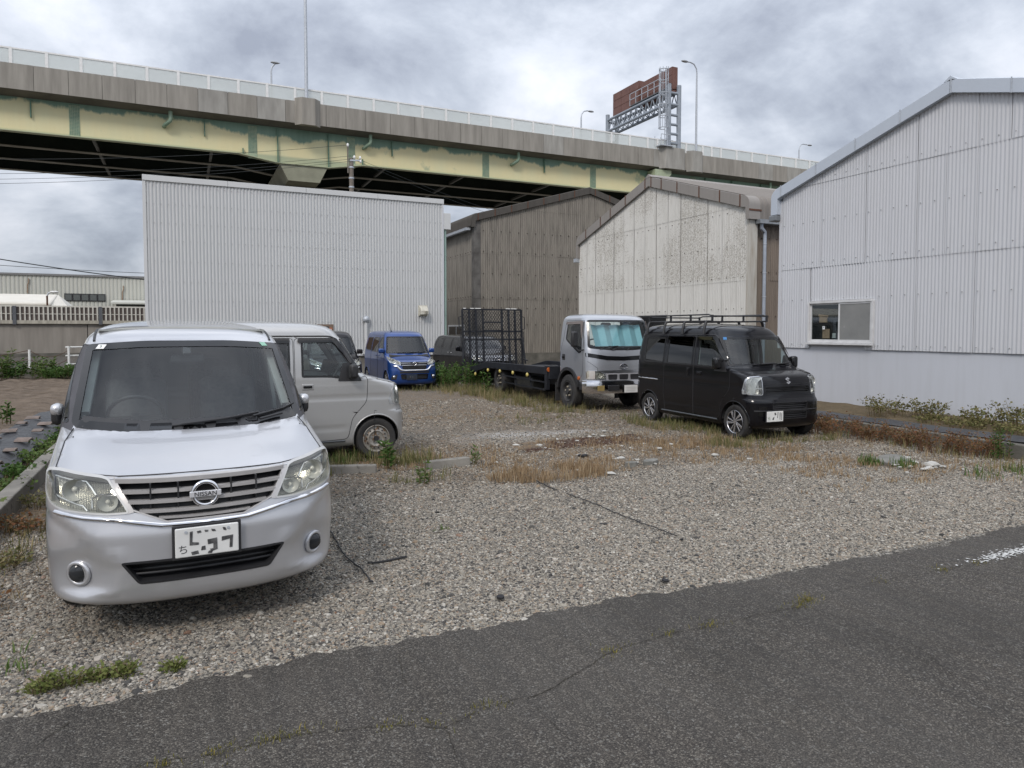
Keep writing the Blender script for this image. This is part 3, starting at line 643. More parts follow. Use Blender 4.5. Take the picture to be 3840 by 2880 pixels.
# ---------- middle right: peeling white shed, gable faces -x at x=15
XW = 15.; WA = (20.5, 6.86); WE = (15.85, 5.40)
t = thing('shed', 'peeling white corrugated shed with grey barge boards held by rusty straps', 'building')
def wtop(y): return WA[1] - abs(y - WA[0]) * (WA[1] - WE[1]) / (WA[0] - WE[0])
MB().prism([(15.9, -.1), (25.4, -.1), (25.4, wtop(25.4)), WA, (15.9, wtop(15.9))], 'x', XW + .035, XW + 14).build('wall', SHED_SHEET, t)
wd = [.545] + [.662] * 14; wd[0] = .40
sheet_wall(t, 'x', XW, 15.78, wd, [(.35, 3.24), (3.24, 5.44), (5.44, None)], wtop, .0736, .012, SHED_SHEET, gap=.007)
bp = []
for z in (2.42, 3.36, 4.3, 5.3):
    y = 15.95
    while y < 25.3:
        bp.append((XW - .012, y, z)); y += .331
bolts(t, bp, 'x', BOLTD, .011)
stain = MB().box(XW - .018, XW + .05, 15.72, 15.80, .0, 5.32).box(XW - .012, XW + .30, 15.70, 15.716, .0, 5.0)
stain.build('corner_trim', wall_paint('rust_stained_trim', (.52, .50, .45), (.24, .17, .10), 1., .8), t)
wdw = MB().box(XW - .06, XW, 19.5, 21.5, 2.24, 2.30).build('window', BLACKP, t); MB().box(XW - .045, XW - .02, 19.55, 21.45, 1.5, 2.24).build('pane', BLACKG, wdw)
def wl(y, o): return (y, wtop(y) + o)
ys = [15.9, 16.85, 17.8, 18.3, 18.9, 19.75, 20.35, 20.5]
for a, b in zip(ys[:-1], ys[1:]): MB().prism([wl(a, -.03), wl(a, .30), wl(b - .006, .30), wl(b - .006, -.03)], 'x', XW - .12, XW + .02).build('barge_board', BARGE, t)
for a in (15.98, 16.85, 17.8, 18.9, 19.75, 20.33): MB().prism([wl(a - .018, -.04), wl(a - .018, .325), wl(a + .018, .325), wl(a + .018, -.04)], 'x', XW - .135, XW - .122).build('strap', RUST, t)
ys = [20.5, 20.7, 21.9, 22.7, 23.2, 23.9, 24.7, 25.2]
for a, b in zip(ys[:-1], ys[1:]): MB().prism([wl(a, -.03), wl(a, .30), wl(b - .006, .30), wl(b - .006, -.03)], 'x', XW - .12, XW + .02).build('barge_board', BARGE, t)
for a in (20.68, 21.9, 22.9, 23.6, 24.7): MB().prism([wl(a - .018, -.04), wl(a - .018, .325), wl(a + .018, .325), wl(a + .018, -.04)], 'x', XW - .135, XW - .122).build('strap', RUST, t)
ra = [(15.9 - .30 * math.sin(a), WE[1] + .02 + .30 * math.cos(a)) for a in np.linspace(.25, 1.57, 8)]
MB().prism([wl(15.9, -.03), wl(15.9, .31)] + ra + [(15.60, 5.0), (15.74, 5.0), (15.76, 5.36)], 'x', XW - .12, XW + .30).build('eave_cap', BARGE, t)
MB().box(XW - .13, XW + .34, 15.585, 15.60, 5.24, 5.29).build('strap', RUST, t)
roof_corr(t, [WA[:1] + (WA[1] + .3,)] + [(y, wtop(y) + .3) for y in (18.2, 15.9)] + ra + [(15.60, 5.02)], XW + .3, XW + 14, .2, .04, ROOF_SHEET)
roof_corr(t, [(WA[0], WA[1] + .3), (23, wtop(23) + .3), (25.3, wtop(25.3) + .3)], XW - .1, XW + 14, .2, .04, ROOF_SHEET)
MB().prism([(WA[0] - .2, WA[1] + .26), (WA[0] + .2, WA[1] + .26), (WA[0], WA[1] + .38)], 'x', XW - .13, XW + 14).build('ridge_cap', BARGE, t)
ra2 = [(25.2 + .28 * math.sin(a), wtop(25.2) - .02 + .30 * math.cos(a)) for a in np.linspace(.2, 1.57, 8)]
MB().prism([wl(25.2, -.03), wl(25.2, .3)] + ra2 + [(25.48, 4.75), (25.36, 4.75), (25.36, 5.3)], 'x', XW - .12, XW + .25).build('eave_cap', BARGE, t)
MB().box(XW - .2, XW + .2, 25.38, 25.55, 4.6, 4.75).build('gutter', GALV, t)
sheet_wall(t, 'y', 15.86, XW + .32, [.66] * 8, [(.2, 3.26), (3.26, 5.02)], lambda x: 9., .0736, .009, BROWN_SHEET)
bolts(t, [(XW + .6 + .3 * i, 15.84, z) for i in range(6) for z in (2.2, 3.5, 4.5)], 'y', BOLTD, .016)
MB().prism([(15.48, 4.88), (15.50, 5.0), (15.70, 5.0), (15.72, 4.88)], 'x', XW + .2, XW + 5).build('gutter', GUTTER, t)
MB().tube([(XW + .36, 15.6, 4.88), (XW + .36, 15.6, 4.76), (XW + .55, 15.66, 4.66), (XW + .55, 15.66, 4.5), (XW + .55, 15.66, 0)], .052, 12).build('downpipe', PIPE, t, smooth=50)
for z in (4.3, 3.45, 2.75, 1.95): MB().cyl((XW + .55, 15.66, z), (XW + .55, 15.66, z + .03), .06).build('pipe_clip', GALV, t)

# ---------- middle: dark weathered shed, gable faces -y at y=32
YD = 32.; DA = (19.45, 8.98); DE = (13.05, 7.18)
t = thing('shed', 'dark grey weathered corrugated shed with mossy roof behind the loader truck', 'building')
def dtop(x): return DA[1] - abs(x - DA[0]) * (DA[1] - DE[1]) / (DA[0] - DE[0])
MB().prism([(13.02, .0), (25.8, .0), (25.8, dtop(25.8)), DA, (13.02, dtop(13.02))], 'y', YD + .03, YD + 16).build('wall', DARK_SHEET, t)
MB().box(12.98, 25, YD - .02, YD + .02, -.1, .63).build('concrete_base', CONCD, t)
sheet_wall(t, 'y', YD, 13.28, [.72] * 17, [(.63, 3.33), (3.33, 5.55), (5.55, 7.8), (7.8, None)], dtop, .12, .028, DARK_SHEET)
bolts(t, [(13.43 + .48 * i, YD - .02, z) for i in range(13) for z in (2.07, 2.9, 3.42, 4.58, 5.66, 6.67)], 'y', BOLTD, .026)
for z0, z1 in ((.1, 3.33), (3.34, 5.55), (5.56, 7.1)): MB().box(12.95, 13.28, YD - .022, YD + .0, z0, z1).box(12.95, 12.972, YD + .0, YD + .34, z0, z1).build('corner_trim', M('fibre_cement_trim', (.155, .148, .138), (.075, .07, .065), sc=1.5, rough=.9), t)
sheet_wall(t, 'x', 13.0, YD + .34, [.72] * 16, [(.3, 3.33), (3.33, 5.55), (5.55, 6.8)], lambda y: 6.8, .24, .012, DARK_SHEET)
bolts(t, [(12.98, YD + .5 + .36 * i, z) for i in range(12) for z in (3.45, 5.66)], 'x', BOLTD, .024)
def dl(x, o): return (x, dtop(x) + o)
xs_ = [13.1 + .9 * i for i in range(8)]; xs_[-1] = DA[0]
for a, b in zip(xs_[:-1], xs_[1:]): MB().prism([dl(a, -.05), dl(a, .27), dl(b - .01, .27), dl(b - .01, -.05)], 'y', YD - .15, YD + .05).build('barge_board', DARK_ROOF, t); MB().prism([dl(a - .02, -.06), dl(a - .02, .29), dl(a + .02, .29), dl(a + .02, -.06)], 'y', YD - .17, YD - .152).build('strap', RUST, t)
xs_ = [DA[0] + .9 * i for i in range(8)]
for a, b in zip(xs_[:-1], xs_[1:]): MB().prism([dl(a, -.05), dl(a, .27), dl(b - .01, .27), dl(b - .01, -.05)], 'y', YD - .15, YD + .05).build('barge_board', DARK_ROOF, t); MB().prism([dl(a + .28, -.06), dl(a + .28, .29), dl(a + .32, .29), dl(a + .32, -.06)], 'y', YD - .17, YD - .152).build('strap', RUST, t)
rd = [(13.1 - .34 * math.sin(a), 7.20 + .26 * math.cos(a)) for a in np.linspace(.2, 1.57, 7)]
roof_corr(t, [(DA[0], DA[1] + .27)] + [(x, dtop(x) + .27) for x in (16, 13.1)] + rd + [(12.74, 6.85)], YD - .1, YD + 16, .13, .03, DARK_ROOF, ax='y')
roof_corr(t, [(DA[0], DA[1] + .27), (22, dtop(22) + .27), (26, dtop(26) + .27)], YD - .1, YD + 16, .13, .03, DARK_ROOF, ax='y')
MB().prism([dl(13.1, -.05), dl(13.1, .27)] + rd + [(12.76, 6.8), (12.95, 6.8), (12.98, 7.1)], 'y', YD - .15, YD + .1).build('eave_cap', DARK_ROOF, t)
MB().prism([(12.62, 6.68), (12.60, 6.80), (12.85, 6.80), (12.82, 6.68)], 'y', YD + .2, YD + 15).build('gutter', GALV, t)
wdo = MB().box(12.94, 13.0, 33.4, 33.5, 1.2, 2.06).box(12.94, 13.0, 35.65, 35.75, 1.2, 2.06).box(12.94, 13.0, 33.5, 35.65, 1.98, 2.06).build('window', FRAMEW, t)
MB().box(12.955, 12.97, 33.5, 35.65, 1.2, 1.98).build('pane', BLACKG, wdo); MB().box(12.945, 12.955, 34.5, 34.56, 1.2, 1.98).build('mullion', GALV, wdo); MB().box(12.94, 12.95, 33.5, 33.68, 1.7, 1.95).build('notice', M('orange_red_notice', (.38, .09, .04)), wdo)

# ---------- left: big pale ribbed steel facade, faces -y at y=27
YF = 27.; FX0, FX1, FZ0, FZ1 = -1.13, 9.58, .84, 7.02
t = thing('warehouse', 'large windowless pale grey ribbed steel warehouse wall beneath the elevated road', 'building')
MB().box(FX0 + .03, FX1 - .03, YF + .06, YF + 9.5, .0, FZ1 - .05).build('wall', FACADE, t)
MB().box(FX0 + .02, FX1 - .02, YF + .02, YF + .06, -.1, FZ0 + .02).build('concrete_base', CONC, t)
pit = .112; V = []; F = []; x = FX0; prof = ((0, 0), (.052, 0), (.060, .022), (.098, .022), (.106, 0))
cols = []
while x < FX1 - .02:
    for a, d in prof: cols.append((min(x + a, FX1), d))
    x += pit
for a, d in cols: V += [(a, YF + d, FZ0), (a, YF + d, FZ1 - .1)]
F = [(2 * i, 2 * i + 2, 2 * i + 3, 2 * i + 1) for i in range(len(cols) - 1)]
link('ribbed_cladding', npmesh('ribbed_cladding', V, F, FACADE), t)
for i in range(4):
    a = FX0 - .03 + (FX1 - FX0 + .06) * i / 4; MB().box(a, a + (FX1 - FX0 + .06) / 4 - .008, YF - .045, YF + .12, FZ1 - .17, FZ1 + .02).build('roof_flashing', FACADE, t, bevel=.008)
MB().box(FX0 - .03, FX0 + .07, YF - .02, YF + .3, FZ0, FZ1 - .172).build('corner_trim', FACADE, t); MB().box(FX1 - .06, FX1 + .02, YF - .02, YF + .3, FZ0, FZ1 - .172).build('corner_trim', WHITE_SHEET, t)
MB().box(FX0, FX1, YF - .05, YF + .0, FZ0 - .04, FZ0 + .0).build('drip_sill', WHITE_SHEET, t)
bolts(t, [(FX0 + .08 + .224 * i, YF - .0, z) for i in range(48) for z in (6.72, 6.1, 5.45, 4.85, 4.15, 3.45, 2.8, 2.1, 1.4)], 'y', BOLT, .010)
GREEN = M('pale_green_downpipe', (.30, .42, .37), (.24, .34, .30), sc=2, rough=.5)
MB().tube([(FX1 + .11, YF + .1, 6.2), (FX1 + .11, YF + .1, .3)], .055, 12).build('downpipe', GREEN, t, smooth=50)
for z in (1.2, 2.4, 3.6, 4.8): MB().cyl((FX1 + .11, YF + .1, z), (FX1 + .11, YF + .1, z + .05), .066).build('pipe_clip', GREEN, t)
MB().box(FX1 + .03, FX1 + .32, YF - .02, YF + .5, 5.85, 6.5).build('rain_hopper', FACADE, t, bevel=.01)
# vent hood on the facade
vh = thing('vent_hood', 'dented cream vent hood on the right end of the ribbed facade', 'vent', (8.70, YF - .01, 2.35))
CREAM = M('cream_enamel', (.60, .58, .50), (.50, .48, .41), sc=5, rough=.5)
MB().box(-.19, .19, -.03, .0, 0, .42).build('flange', CREAM, vh, bevel=.006)
MB().prism([(-.03, .39), (-.18, .33), (-.27, .20), (-.27, .05), (-.03, .03)], 'x', -.155, .16).build('hood', CREAM, vh, bevel=.02)
MB().obox((.08, -.26, .13), (.18, .06, .13), Matrix.Rotation(.5, 3, 'Z')).build('dent', M('vent_dent', (.36, .34, .28)), vh, bevel=.02)
vp = thing('vent_pipe', 'grey vent pipe with ball shaped cap standing against the ribbed facade', 'pipe', (6.40, YF - .09, 0))
MB().cyl((0, 0, .86), (0, 0, 2.12), .052).build('pipe', FACADE, vp, smooth=50); MB().ball((0, 0, 2.2), .135).build('cap', GALV, vp, smooth=180); MB().box(-.15, .15, -.07, .07, .86, .96).build('base_box', FACADE, vp)
nb = thing('notice_board', 'brown framed sign board half hidden behind the silver kei van', 'sign', (4.78, YF - .03, 1.3))
MB().box(-.42, .38, -.02, .02, 0, .70).build('frame', M('brown_frame', (.20, .14, .10), rough=.6), nb); MB().box(-.02, .33, -.03, -.021, .1, .58).build('panel', M('red_orange_board', (.42, .12, .06), (.36, .2, .14), rough=.5), nb); MB().box(.06, .30, -.036, -.031, .48, .52).build('print', WHITEP, nb)

# ---------- far left: factory, tent roof, retaining wall with noise screen, road
YFac = 130.
FACT = wall_paint('green_grey_factory_cladding', (.52, .525, .475), (.42, .42, .38), .3, .7)
t = thing('factory', 'long green grey factory with a window strip far behind the noise screen', 'building', (0, 0, 0))
MB().box(-110, 12, YFac + .1, YFac + 30, 0, 10.2).build('wall', FACT, t)
V = []; x = -110; cols = []
while x < 12:
    cols += [(x, 0), (x + .40, 0), (x + .45, .08), (x + .52, .08)]; x += .55
for a, d in cols: V += [(a, YFac + d, 0), (a, YFac + d, 10.3)]
link('ribbed_cladding', npmesh('ribbed_cladding', V, [(2 * i, 2 * i + 2, 2 * i + 3, 2 * i + 1) for i in range(len(cols) - 1)], FACT), t)
MB().box(-110, 12, YFac - .2, YFac + .3, 10.3, 10.6).build('roof_edge', M('grey_roof_edge', (.2, .2, .2)), t)
for i in range(5):
    a = -16.8 + i * 1.13
    wn_ = MB().box(a, a + 1.1, YFac - .12, YFac - .01, 6.42, 7.6).build('window', BLACKP, t); MB().box(a + .12, a + .98, YFac - .15, YFac - .121, 6.55, 7.45).build('pane', M('dull_pane', (.11, .12, .115), rough=.2), wn_)
for x, z in ((-21.6, 7.5), (-8.8, 6.7)): MB().tube([(x, YFac - .15, z), (x + .04, YFac - .15, z + 1.3), (x + .2, YFac - .15, z + 1.8), (x + .18, YFac - .15, z + 2.3)], .09, 6).build('rust_streak_pipe', M('rusty_cream_pipe', (.35, .28, .2), (.2, .11, .07), sc=6), t)
MB().prism([(YFac - 5, 5.9), (YFac - 5, 6.15), (YFac - .3, 6.7), (YFac - .3, 6.4)], 'x', -10.1, 5).build('porch_roof', FACT, t); MB().box(-9.4, 5, YFac - 4.4, YFac - .3, 2, 5.85).build('porch_wall', M('porch_shadow_wall', (.07, .075, .065), rough=.9), t)  # porch wall colour is near-black: shade under the porch roof painted in
t = thing('tent_warehouse', 'cream membrane roofed tent warehouse in front of the factory', 'building')
TENT = M('cream_membrane', (.66, .63, .56), (.60, .57, .50), sc=.5, rough=.6)
yt = 90.
MB().prism([(yt, 4.37), (yt + .07, 4.75), (yt + 5, 5.87), (yt + 9.8, 4.75), (yt + 9.85, 4.37)], 'x', -90, -12.9).build('roof', TENT, t, bevel=.2)
MB().add([(-12.9, yt, 4.37), (-12.9, yt + 9.8, 4.37), (-12.9, yt + 5, 5.87), (-11.5, yt + 1.5, 4.37), (-11.5, yt + 8.4, 4.37)], [(0, 3, 2), (2, 3, 4), (2, 4, 1), (0, 1, 4, 3)]).build('hip_end', TENT, t)
MB().box(-90, -13.3, yt + .4, yt + 9.3, 0, 4.3).build('wall', M('tent_wall', (.4, .37, .32)), t)
sl_ = thing('street_lamp', 'small rusty street lamp with white head beside the cream tent roof', 'street lamp', (-13.0, yt - 1.5, 0))
MB().cyl((0, 0, 0), (0, 0, 5.45), .09).build('pole', RUST, sl_); MB().tube([(0, 0, 5.45), (.15, 0, 5.75), (.5, 0, 5.85)], .07, 8).build('arm', GALV, sl_); MB().ball((.65, 0, 5.85), (.42, .18, .14)).build('lamp_head', WHITEP, sl_, smooth=180)
YN = 46.
ret = thing('retaining_wall', 'stained concrete retaining wall carrying the brown and cream noise screen', 'wall')
RETC = M('streaked_wall_concrete', (.31, .285, .25), (.19, .172, .15), sc=1., rough=.9, st=(2.2, 2.2, .22), bump=.3, lo=.3, hi=.7)
for a, b in zip((-34, -24, -14.5, -4.86, 1, 6), (-24.03, -14.53, -4.9, .97, 5.97, 20)): MB().box(a, b, YN, YN + .5, -.2, 2.2).build('concrete_panel', RETC, ret)
MB().box(-34, 20, YN - .06, YN - .0, .2, .52).build('plinth', CONCD, ret)
ns = thing('noise_screen', 'noise screen of cream bars over brown panels along the top of the retaining wall', 'noise barrier', (0, YN - .1, 0))
CRB = M('cream_screen_bar', (.58, .56, .50), (.46, .44, .39), sc=3, rough=.6); BRN = M('brown_screen_panel', (.085, .068, .06), (.11, .09, .08), sc=8, rough=.8)
MB().box(-34, 6, -.04, .12, 3.06, 3.14).build('top_rail', CRB, ns); MB().box(-34, 6, -.06, .12, 2.14, 2.33).build('bottom_rail', M('stained_cream_rail', (.44, .41, .34), (.3, .28, .23), sc=2, st=(3, 3, .3)), ns)
pb = MB().box(-.036, .036, -.06, -.0, 2.33, 3.06).mesh('screen_bar', CRB); x = -18.; first = None
while x < 2.:
    o = link('screen_bar', pb, ns); o.location = (x, 0, 0); x += .213
MB().box(-34, 6, -.03, -.012, 2.66, 2.70).build('mid_rail', CRB, ns)
for a, b in ((-34, -17), (-17, -8.33), (-8.17, -4.3), (-4.14, 6)): MB().box(a, b, .0, .1, 2.33, 3.06).build('brown_panel', BRN, ns)
for x in (-12.2, -8.25, -4.22, -.25): MB().box(x - .085, x + .085, -.1, .14, 2.1, 3.1).build('post', M('dark_grey_post', (.10, .105, .115), rough=.5), ns)
heightgrid('back_road', np.linspace(-40, 14, 30), np.linspace(31.2, 46, 12), lambda x, y: .34, ASPH)
lw = thing('low_wall', 'dark low concrete wall holding up the back road', 'wall'); 
for i in range(12): MB().box(-30 + i * 2.9, -27.12 + i * 2.9, 30.8, 31.2, -.2, .36 + (.1 if i == 9 else 0)).build('wall_block', CONCD, lw)
MB().box(-30, 4, 31.4, 31.55, .344, .35).build('white_line', WHITEP, lw)
gr = thing('guard_rail', 'white guard rail with two bars starting beside the silver minivan', 'guard rail', (-3.92, 31.0, .36))
MB().cyl((0, 0, 0), (0, 0, .82), .04).build('post', WHITEP, gr)
for z in (.78, .46, .14): MB().tube([(-.1, 0, z), (5, 2, z)], .028, 8).build('rail', WHITEP, gr)
MB().cyl((2.4, .96, 0), (2.4, .96, .82), .04).build('post', WHITEP, gr)
ps = thing('rail_post', 'white steel post holding sagging ropes by the weeds', 'post', (-5.15, 30.95, .36)); MB().cyl((0, 0, -.3), (0, 0, .70), .04).build('post_tube', WHITEP, ps)
BR = M('brown_rope', (.10, .06, .04), rough=.9)
for (a, b), dip in ((((-5.15, 30.95), (-3.92, 31.0)), .32), (((-9.5, 31.4), (-5.15, 30.95)), .34)):
    for zt, dd in ((1.04, dip * .8), (.72, dip * .8)):
        o = MB().tube([(a[0] + (b[0] - a[0]) * s_, a[1] + (b[1] - a[1]) * s_, zt - dd * 4 * s_ * (1 - s_)) for s_ in np.linspace(0, 1, 14)], .012, 5).build('sagging_rope', BR)
        tag(o, '%s brown rope sagging %s the white post' % ('upper' if zt > 1 else 'lower', 'right of' if b[0] > -4.5 else 'left of'), 'rope')
MB_ = [(-9.13, 9.62, 9.42), (-9.13, 9.29, 9.25), (-9.13, 8.98, 9.03), (-9.13, 8.64, 8.80)]
# ================================================================ ELEVATED ROAD
YB = 56.
t = thing('elevated_road', 'elevated expressway of cream steel girders with concrete parapet crossing above the sheds', 'bridge')
PARA = M('stained_parapet_concrete', (.33, .31, .275), (.225, .21, .185), sc=.9, rough=.9, st=(2.6, 2.6, .28), lo=.3, hi=.68, bump=.2)
PARL = M('pale_parapet_concrete', (.37, .36, .33), (.25, .24, .22), sc=.9, rough=.9, st=(2.2, 2.2, .5), lo=.3, hi=.68, bump=.2)
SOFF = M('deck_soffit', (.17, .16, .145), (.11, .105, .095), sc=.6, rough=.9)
joints = [-60, -50, -40, -30, -24, -18, -14.6, -12.6, -10.6, -8.62, -6.66, -4.69, -2.7, -.72, 1.29, 3.28, 5.3, 7.32, 10.35, 11.87, 13.4, 15.43, 17.46, 19.53, 21.45, 23.35, 25.3, 27.32, 29.34, 31.38, 33.5, 35.5, 37.5, 39.5, 41.3, 44.75, 47.0, 48.6, 50.6, 52.6, 54.6, 56.6, 58.6, 60.6, 62.6, 66, 72, 80, 95, 120]
for i, (a, b) in enumerate(zip(joints[:-1], joints[1:])):
    m = PARL if a in (1.29, 5.3, 54.6, 58.6, 29.34, 41.3) else PARA
    MB().box(a + .013, b - .013, YB, YB + .35, 17.55, 19.2).build('parapet_panel', m, t)
MB().box(-60, 120, YB + .04, YB + .3, 17.6, 19.15).build('parapet_core', CONCD, t)
MB().prism([(YB + .02, 17.54), (YB + .3, 17.9), (YB + 15.4, 17.9), (YB + 15.7, 17.54), (YB + 14.2, 17.36), (YB + 1.3, 17.36)], 'x', -60, 120).build('deck_slab', SOFF, t)
MB().box(-60, 120, YB + 15.4, YB + 15.7, 17.6, 19.2).build('parapet_panel', PARA, t)
def bulge(x0, x1, px_, d):  # parapet widened for a pole
    MB().prism([(x0, YB - .002), (x0 + .45, YB - d), (x1 - .45, YB - d), (x1, YB - .002)], 'z', 17.4, 19.42).build('pole_corbel', PARL if x0 > 40 else PARA, t)
bulge(8.0, 9.9, 0, .45); bulge(41.9, 45.0, 0, .5); bulge(45.2, 47.2, 0, .45)
# noise barrier: posts and translucent panels, each a part
m_, tr_, o_ = newmat('translucent_panel'); k = T(tr_)
b_ = k.n('ShaderNodeBsdfPrincipled', {'Base Color': (.80, .81, .78, 1), 'Roughness': .35}); tl = k.n('ShaderNodeBsdfTranslucent', {0: (.92, .93, .90, 1)}); tp = k.n('ShaderNodeBsdfTransparent', {0: (.93, .95, .94, 1)})
a_ = k.n('ShaderNodeMixShader', {0: .62}); tr_.links.new(b_.outputs[0], a_.inputs[1]); tr_.links.new(tl.outputs[0], a_.inputs[2])
a2 = k.n('ShaderNodeMixShader', {0: .45}); tr_.links.new(a_.outputs[0], a2.inputs[1]); tr_.links.new(tp.outputs[0], a2.inputs[2]); tr_.links.new(a2.outputs[0], o_.inputs[0])
TRANS = m_; POSTW = M('white_barrier_post', (.80, .80, .79), (.72, .72, .71), rough=.5)
nb = thing('noise_barrier', 'translucent panel noise barrier with white posts along the parapet of the elevated road', 'noise barrier', (0, YB + .1, 0))
posts = [-25.9 + 2.01 * i for i in range(8)] + [-9.85, -7.86, -5.9, -3.91, -1.94, .04, 2.02, 4.03, 6.04, 8.05, 10.05, 12.05, 14.1, 16.11, 18.14, 20.2, 22.24, 24.28, 26.3, 28.34, 30.35, 32.4, 34.45, 36.51, 38.56, 40.61, 41.74, 43.4, 45.21, 47.27, 48.42, 49.6, 51.67, 53.74, 55.77, 57.83, 59.91, 61.95, 64, 66, 68, 70]
pm = MB().box(-.09, .09, -.06, .06, 19.2, 20.25).mesh('barrier_post', POSTW)
for a, b in zip(posts[:-1], posts[1:]):
    o = link('barrier_post', pm, nb); o.location = (a, 0, 0)
    MB().box(a + .09, b - .09, -.012, .012, 19.2, 20.14).build('barrier_panel', TRANS, nb)
    MB().box(a + .09, b - .09, -.045, .045, 20.14, 20.24).build('top_rail', POSTW, nb)
# girders
def girder_mat():
    m, t_, o = newmat('cream_girder_paint'); k = T(t_); p = k.pos(); sp = k.n('ShaderNodeSeparateXYZ', {0: p}); x, z = sp.outputs[0], sp.outputs[2]
    n = k.noise(k.pos((.45, .45, .25)), 1., 6, .6); n2_ = k.noise(k.pos((4, 4, .5)), 1.3, 6, .6)
    edge_ = k.math('ADD', k.math('ADD', 15.75, k.math('MULTIPLY', n, 1.9)), k.math('MULTIPLY', n2_, .35))
    xr = k.n('ShaderNodeMapRange', {'Value': x, 'From Min': 40., 'From Max': 47., 'To Max': 1.9}).outputs[0]
    pk = k.n('ShaderNodeMapRange', {'Value': k.math('ABSOLUTE', k.math('SUBTRACT', x, 9.)), 'From Min': 0., 'From Max': 7., 'To Min': .55, 'To Max': 0.}).outputs[0]
    f = k.math('MULTIPLY', k.math('ADD', k.math('SUBTRACT', z, edge_), k.math('ADD', xr, pk)), 5., True)
    blot = k.ramp(k.noise(k.pos((.5, .5, .5)), .9, 5, .6), (.64, 0.), (.72, .55)); f = k.math('MAXIMUM', f, blot)
    low = k.math('MULTIPLY', k.n('ShaderNodeMapRange', {'Value': z, 'From Min': 15.3, 'From Max': 15.13}).outputs[0], .55); f = k.math('MAXIMUM', f, low)
    cream = k.mix(n2_, (.74, .67, .40), (.68, .61, .35)); cream = k.mix(k.ramp(n, (.4, 0.), (.65, .5)), cream, (.64, .65, .42))
    k.pbr(o, base=k.mix(f, cream, k.mix(n2_, (.13, .23, .175), (.22, .33, .25))), rough=.55); return m
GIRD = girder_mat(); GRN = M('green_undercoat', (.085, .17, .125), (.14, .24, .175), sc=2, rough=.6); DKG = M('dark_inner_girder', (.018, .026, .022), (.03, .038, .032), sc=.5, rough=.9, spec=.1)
FLG = M('pale_bottom_flange', (.36, .35, .31), (.27, .26, .23), sc=.6, rough=.8, spec=.2)
zb = 15.12
prof = [(-60, zb), (4.0, zb), (6.9, 14.68), (10.7, 14.68), (13.4, zb), (120, zb)]
def girder(y, face, first):
    poly = [(a, b) for a, b in prof] + [(120, 17.4), (-60, 17.4)]
    MB().prism(poly, 'y', y, y + .08).build('girder', face, t)
    for (a, z0), (b, z1) in zip(prof[:-1], prof[1:]): MB().add([(a, y - .22, z0 - .05), (b, y - .22, z1 - .05), (b, y + .30, z1 - .05), (a, y + .30, z0 - .05), (a, y - .22, z0), (b, y - .22, z1), (b, y + .3, z1), (a, y + .3, z0)], [(0, 1, 2, 3), (4, 7, 6, 5), (0, 4, 5, 1), (3, 2, 6, 7)]).build('bottom_flange', FLG if not first else GIRD, t)
Y0 = YB + 1.2
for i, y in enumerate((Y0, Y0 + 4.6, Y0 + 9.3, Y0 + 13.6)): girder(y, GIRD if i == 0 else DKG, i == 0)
zt = 17.36
for x in (-30, -18, -6.5, 5.05, 12.5, 24.25, 35.2, 47, 58):  # bolted splices
    MB().box(x - .32, x + .32, Y0 - .03, Y0 + .0, (zb if not 4 < x < 13 else 14.8) + .03, zt - .1).build('splice_plate', M('pale_green_splice', (.38, .44, .30), (.27, .36, .26), sc=4), t)
    mb = MB()
    for i in range(6):
        for j in range(22): mb.box(x - .27 + i * .1, x - .22 + i * .1, Y0 - .055, Y0 - .028, 15.25 + j * .095, 15.29 + j * .095)
    o = mb.build('splice_bolts', GRN, t); o['kind'] = 'stuff'
for x, z0, z1 in ((1.72, 16.1, 17.3), (6.86, 14.7, 17.3), (10.7, 14.7, 17.3), (15.85, 16.1, 17.3), (4.35, 15.1, 15.5), (13.4, 15.1, 15.6), (-9, 16.1, 17.3), (30, 16.1, 17.3), (52, 15.2, 17.3), (48.5, 15.2, 17.3), (56, 15.2, 17.3), (60.5, 15.2, 17.3)): MB().box(x - .035, x + .035, Y0 - .2, Y0, z0, z1).build('stiffener', GRN, t)
for x, y_ in ((-.57, 0), (13.9, 0), (27.1, 0), (41.9, 0), (56.8, 0), (-14, 0)):
    MB().tube([(x + .05, YB + .6, 17.5), (x + .05, YB + .6, 16.95), (x + .02, YB + .62, 16.8), (x - .35, YB + .85, 16.5), (x - .4, YB + 1.3, 16.48)], .14, 10).build('drain_pipe', M('pale_green_drain', (.27, .36, .27), (.2, .3, .22), sc=3), t, smooth=60)
MB().prism([(43.3, 17.3), (43.3, 16.9), (42.4, 16.2), (41.4, 16.2), (41.4, 17.3)], 'y', YB - .1, YB + 1.15).build('bracket', M('cream_bracket', (.42, .48, .33)), t)
for x in (-16, -5.5, 2.2, 15.5, 22.5, 31): # cross frames
    for ya in (Y0 + .1, Y0 + 4.7, Y0 + 9.4):
        MB().bar((x, ya, 15.3), (x, ya + 4.4, 15.3), .2).build('cross_frame', M('dull_cross_frame', (.10, .10, .09), (.07, .07, .065)), t)
MB().prism([(7.0, 14.62), (10.6, 14.62), (10.0, 13.4), (7.6, 13.4)], 'y', Y0 - .1, Y0 + 14).build('pier_cap', M('pier_cap_steel', (.30, .30, .22), (.22, .22, .16), sc=.7, rough=.7), t)
MB().box(6.9, 10.7, Y0 + 2., Y0 + 12, 12.4, 13.4).build('pier_head', CONC, t); MB().cyl((8.8, Y0 + 7, -1), (8.8, Y0 + 7, 12.4), 1.5, n=24).build('pier', CONC, t)
for i, (x, z) in enumerate(((9.35, 14.3), (9.1, 14.05), (8.85, 13.75))): pass
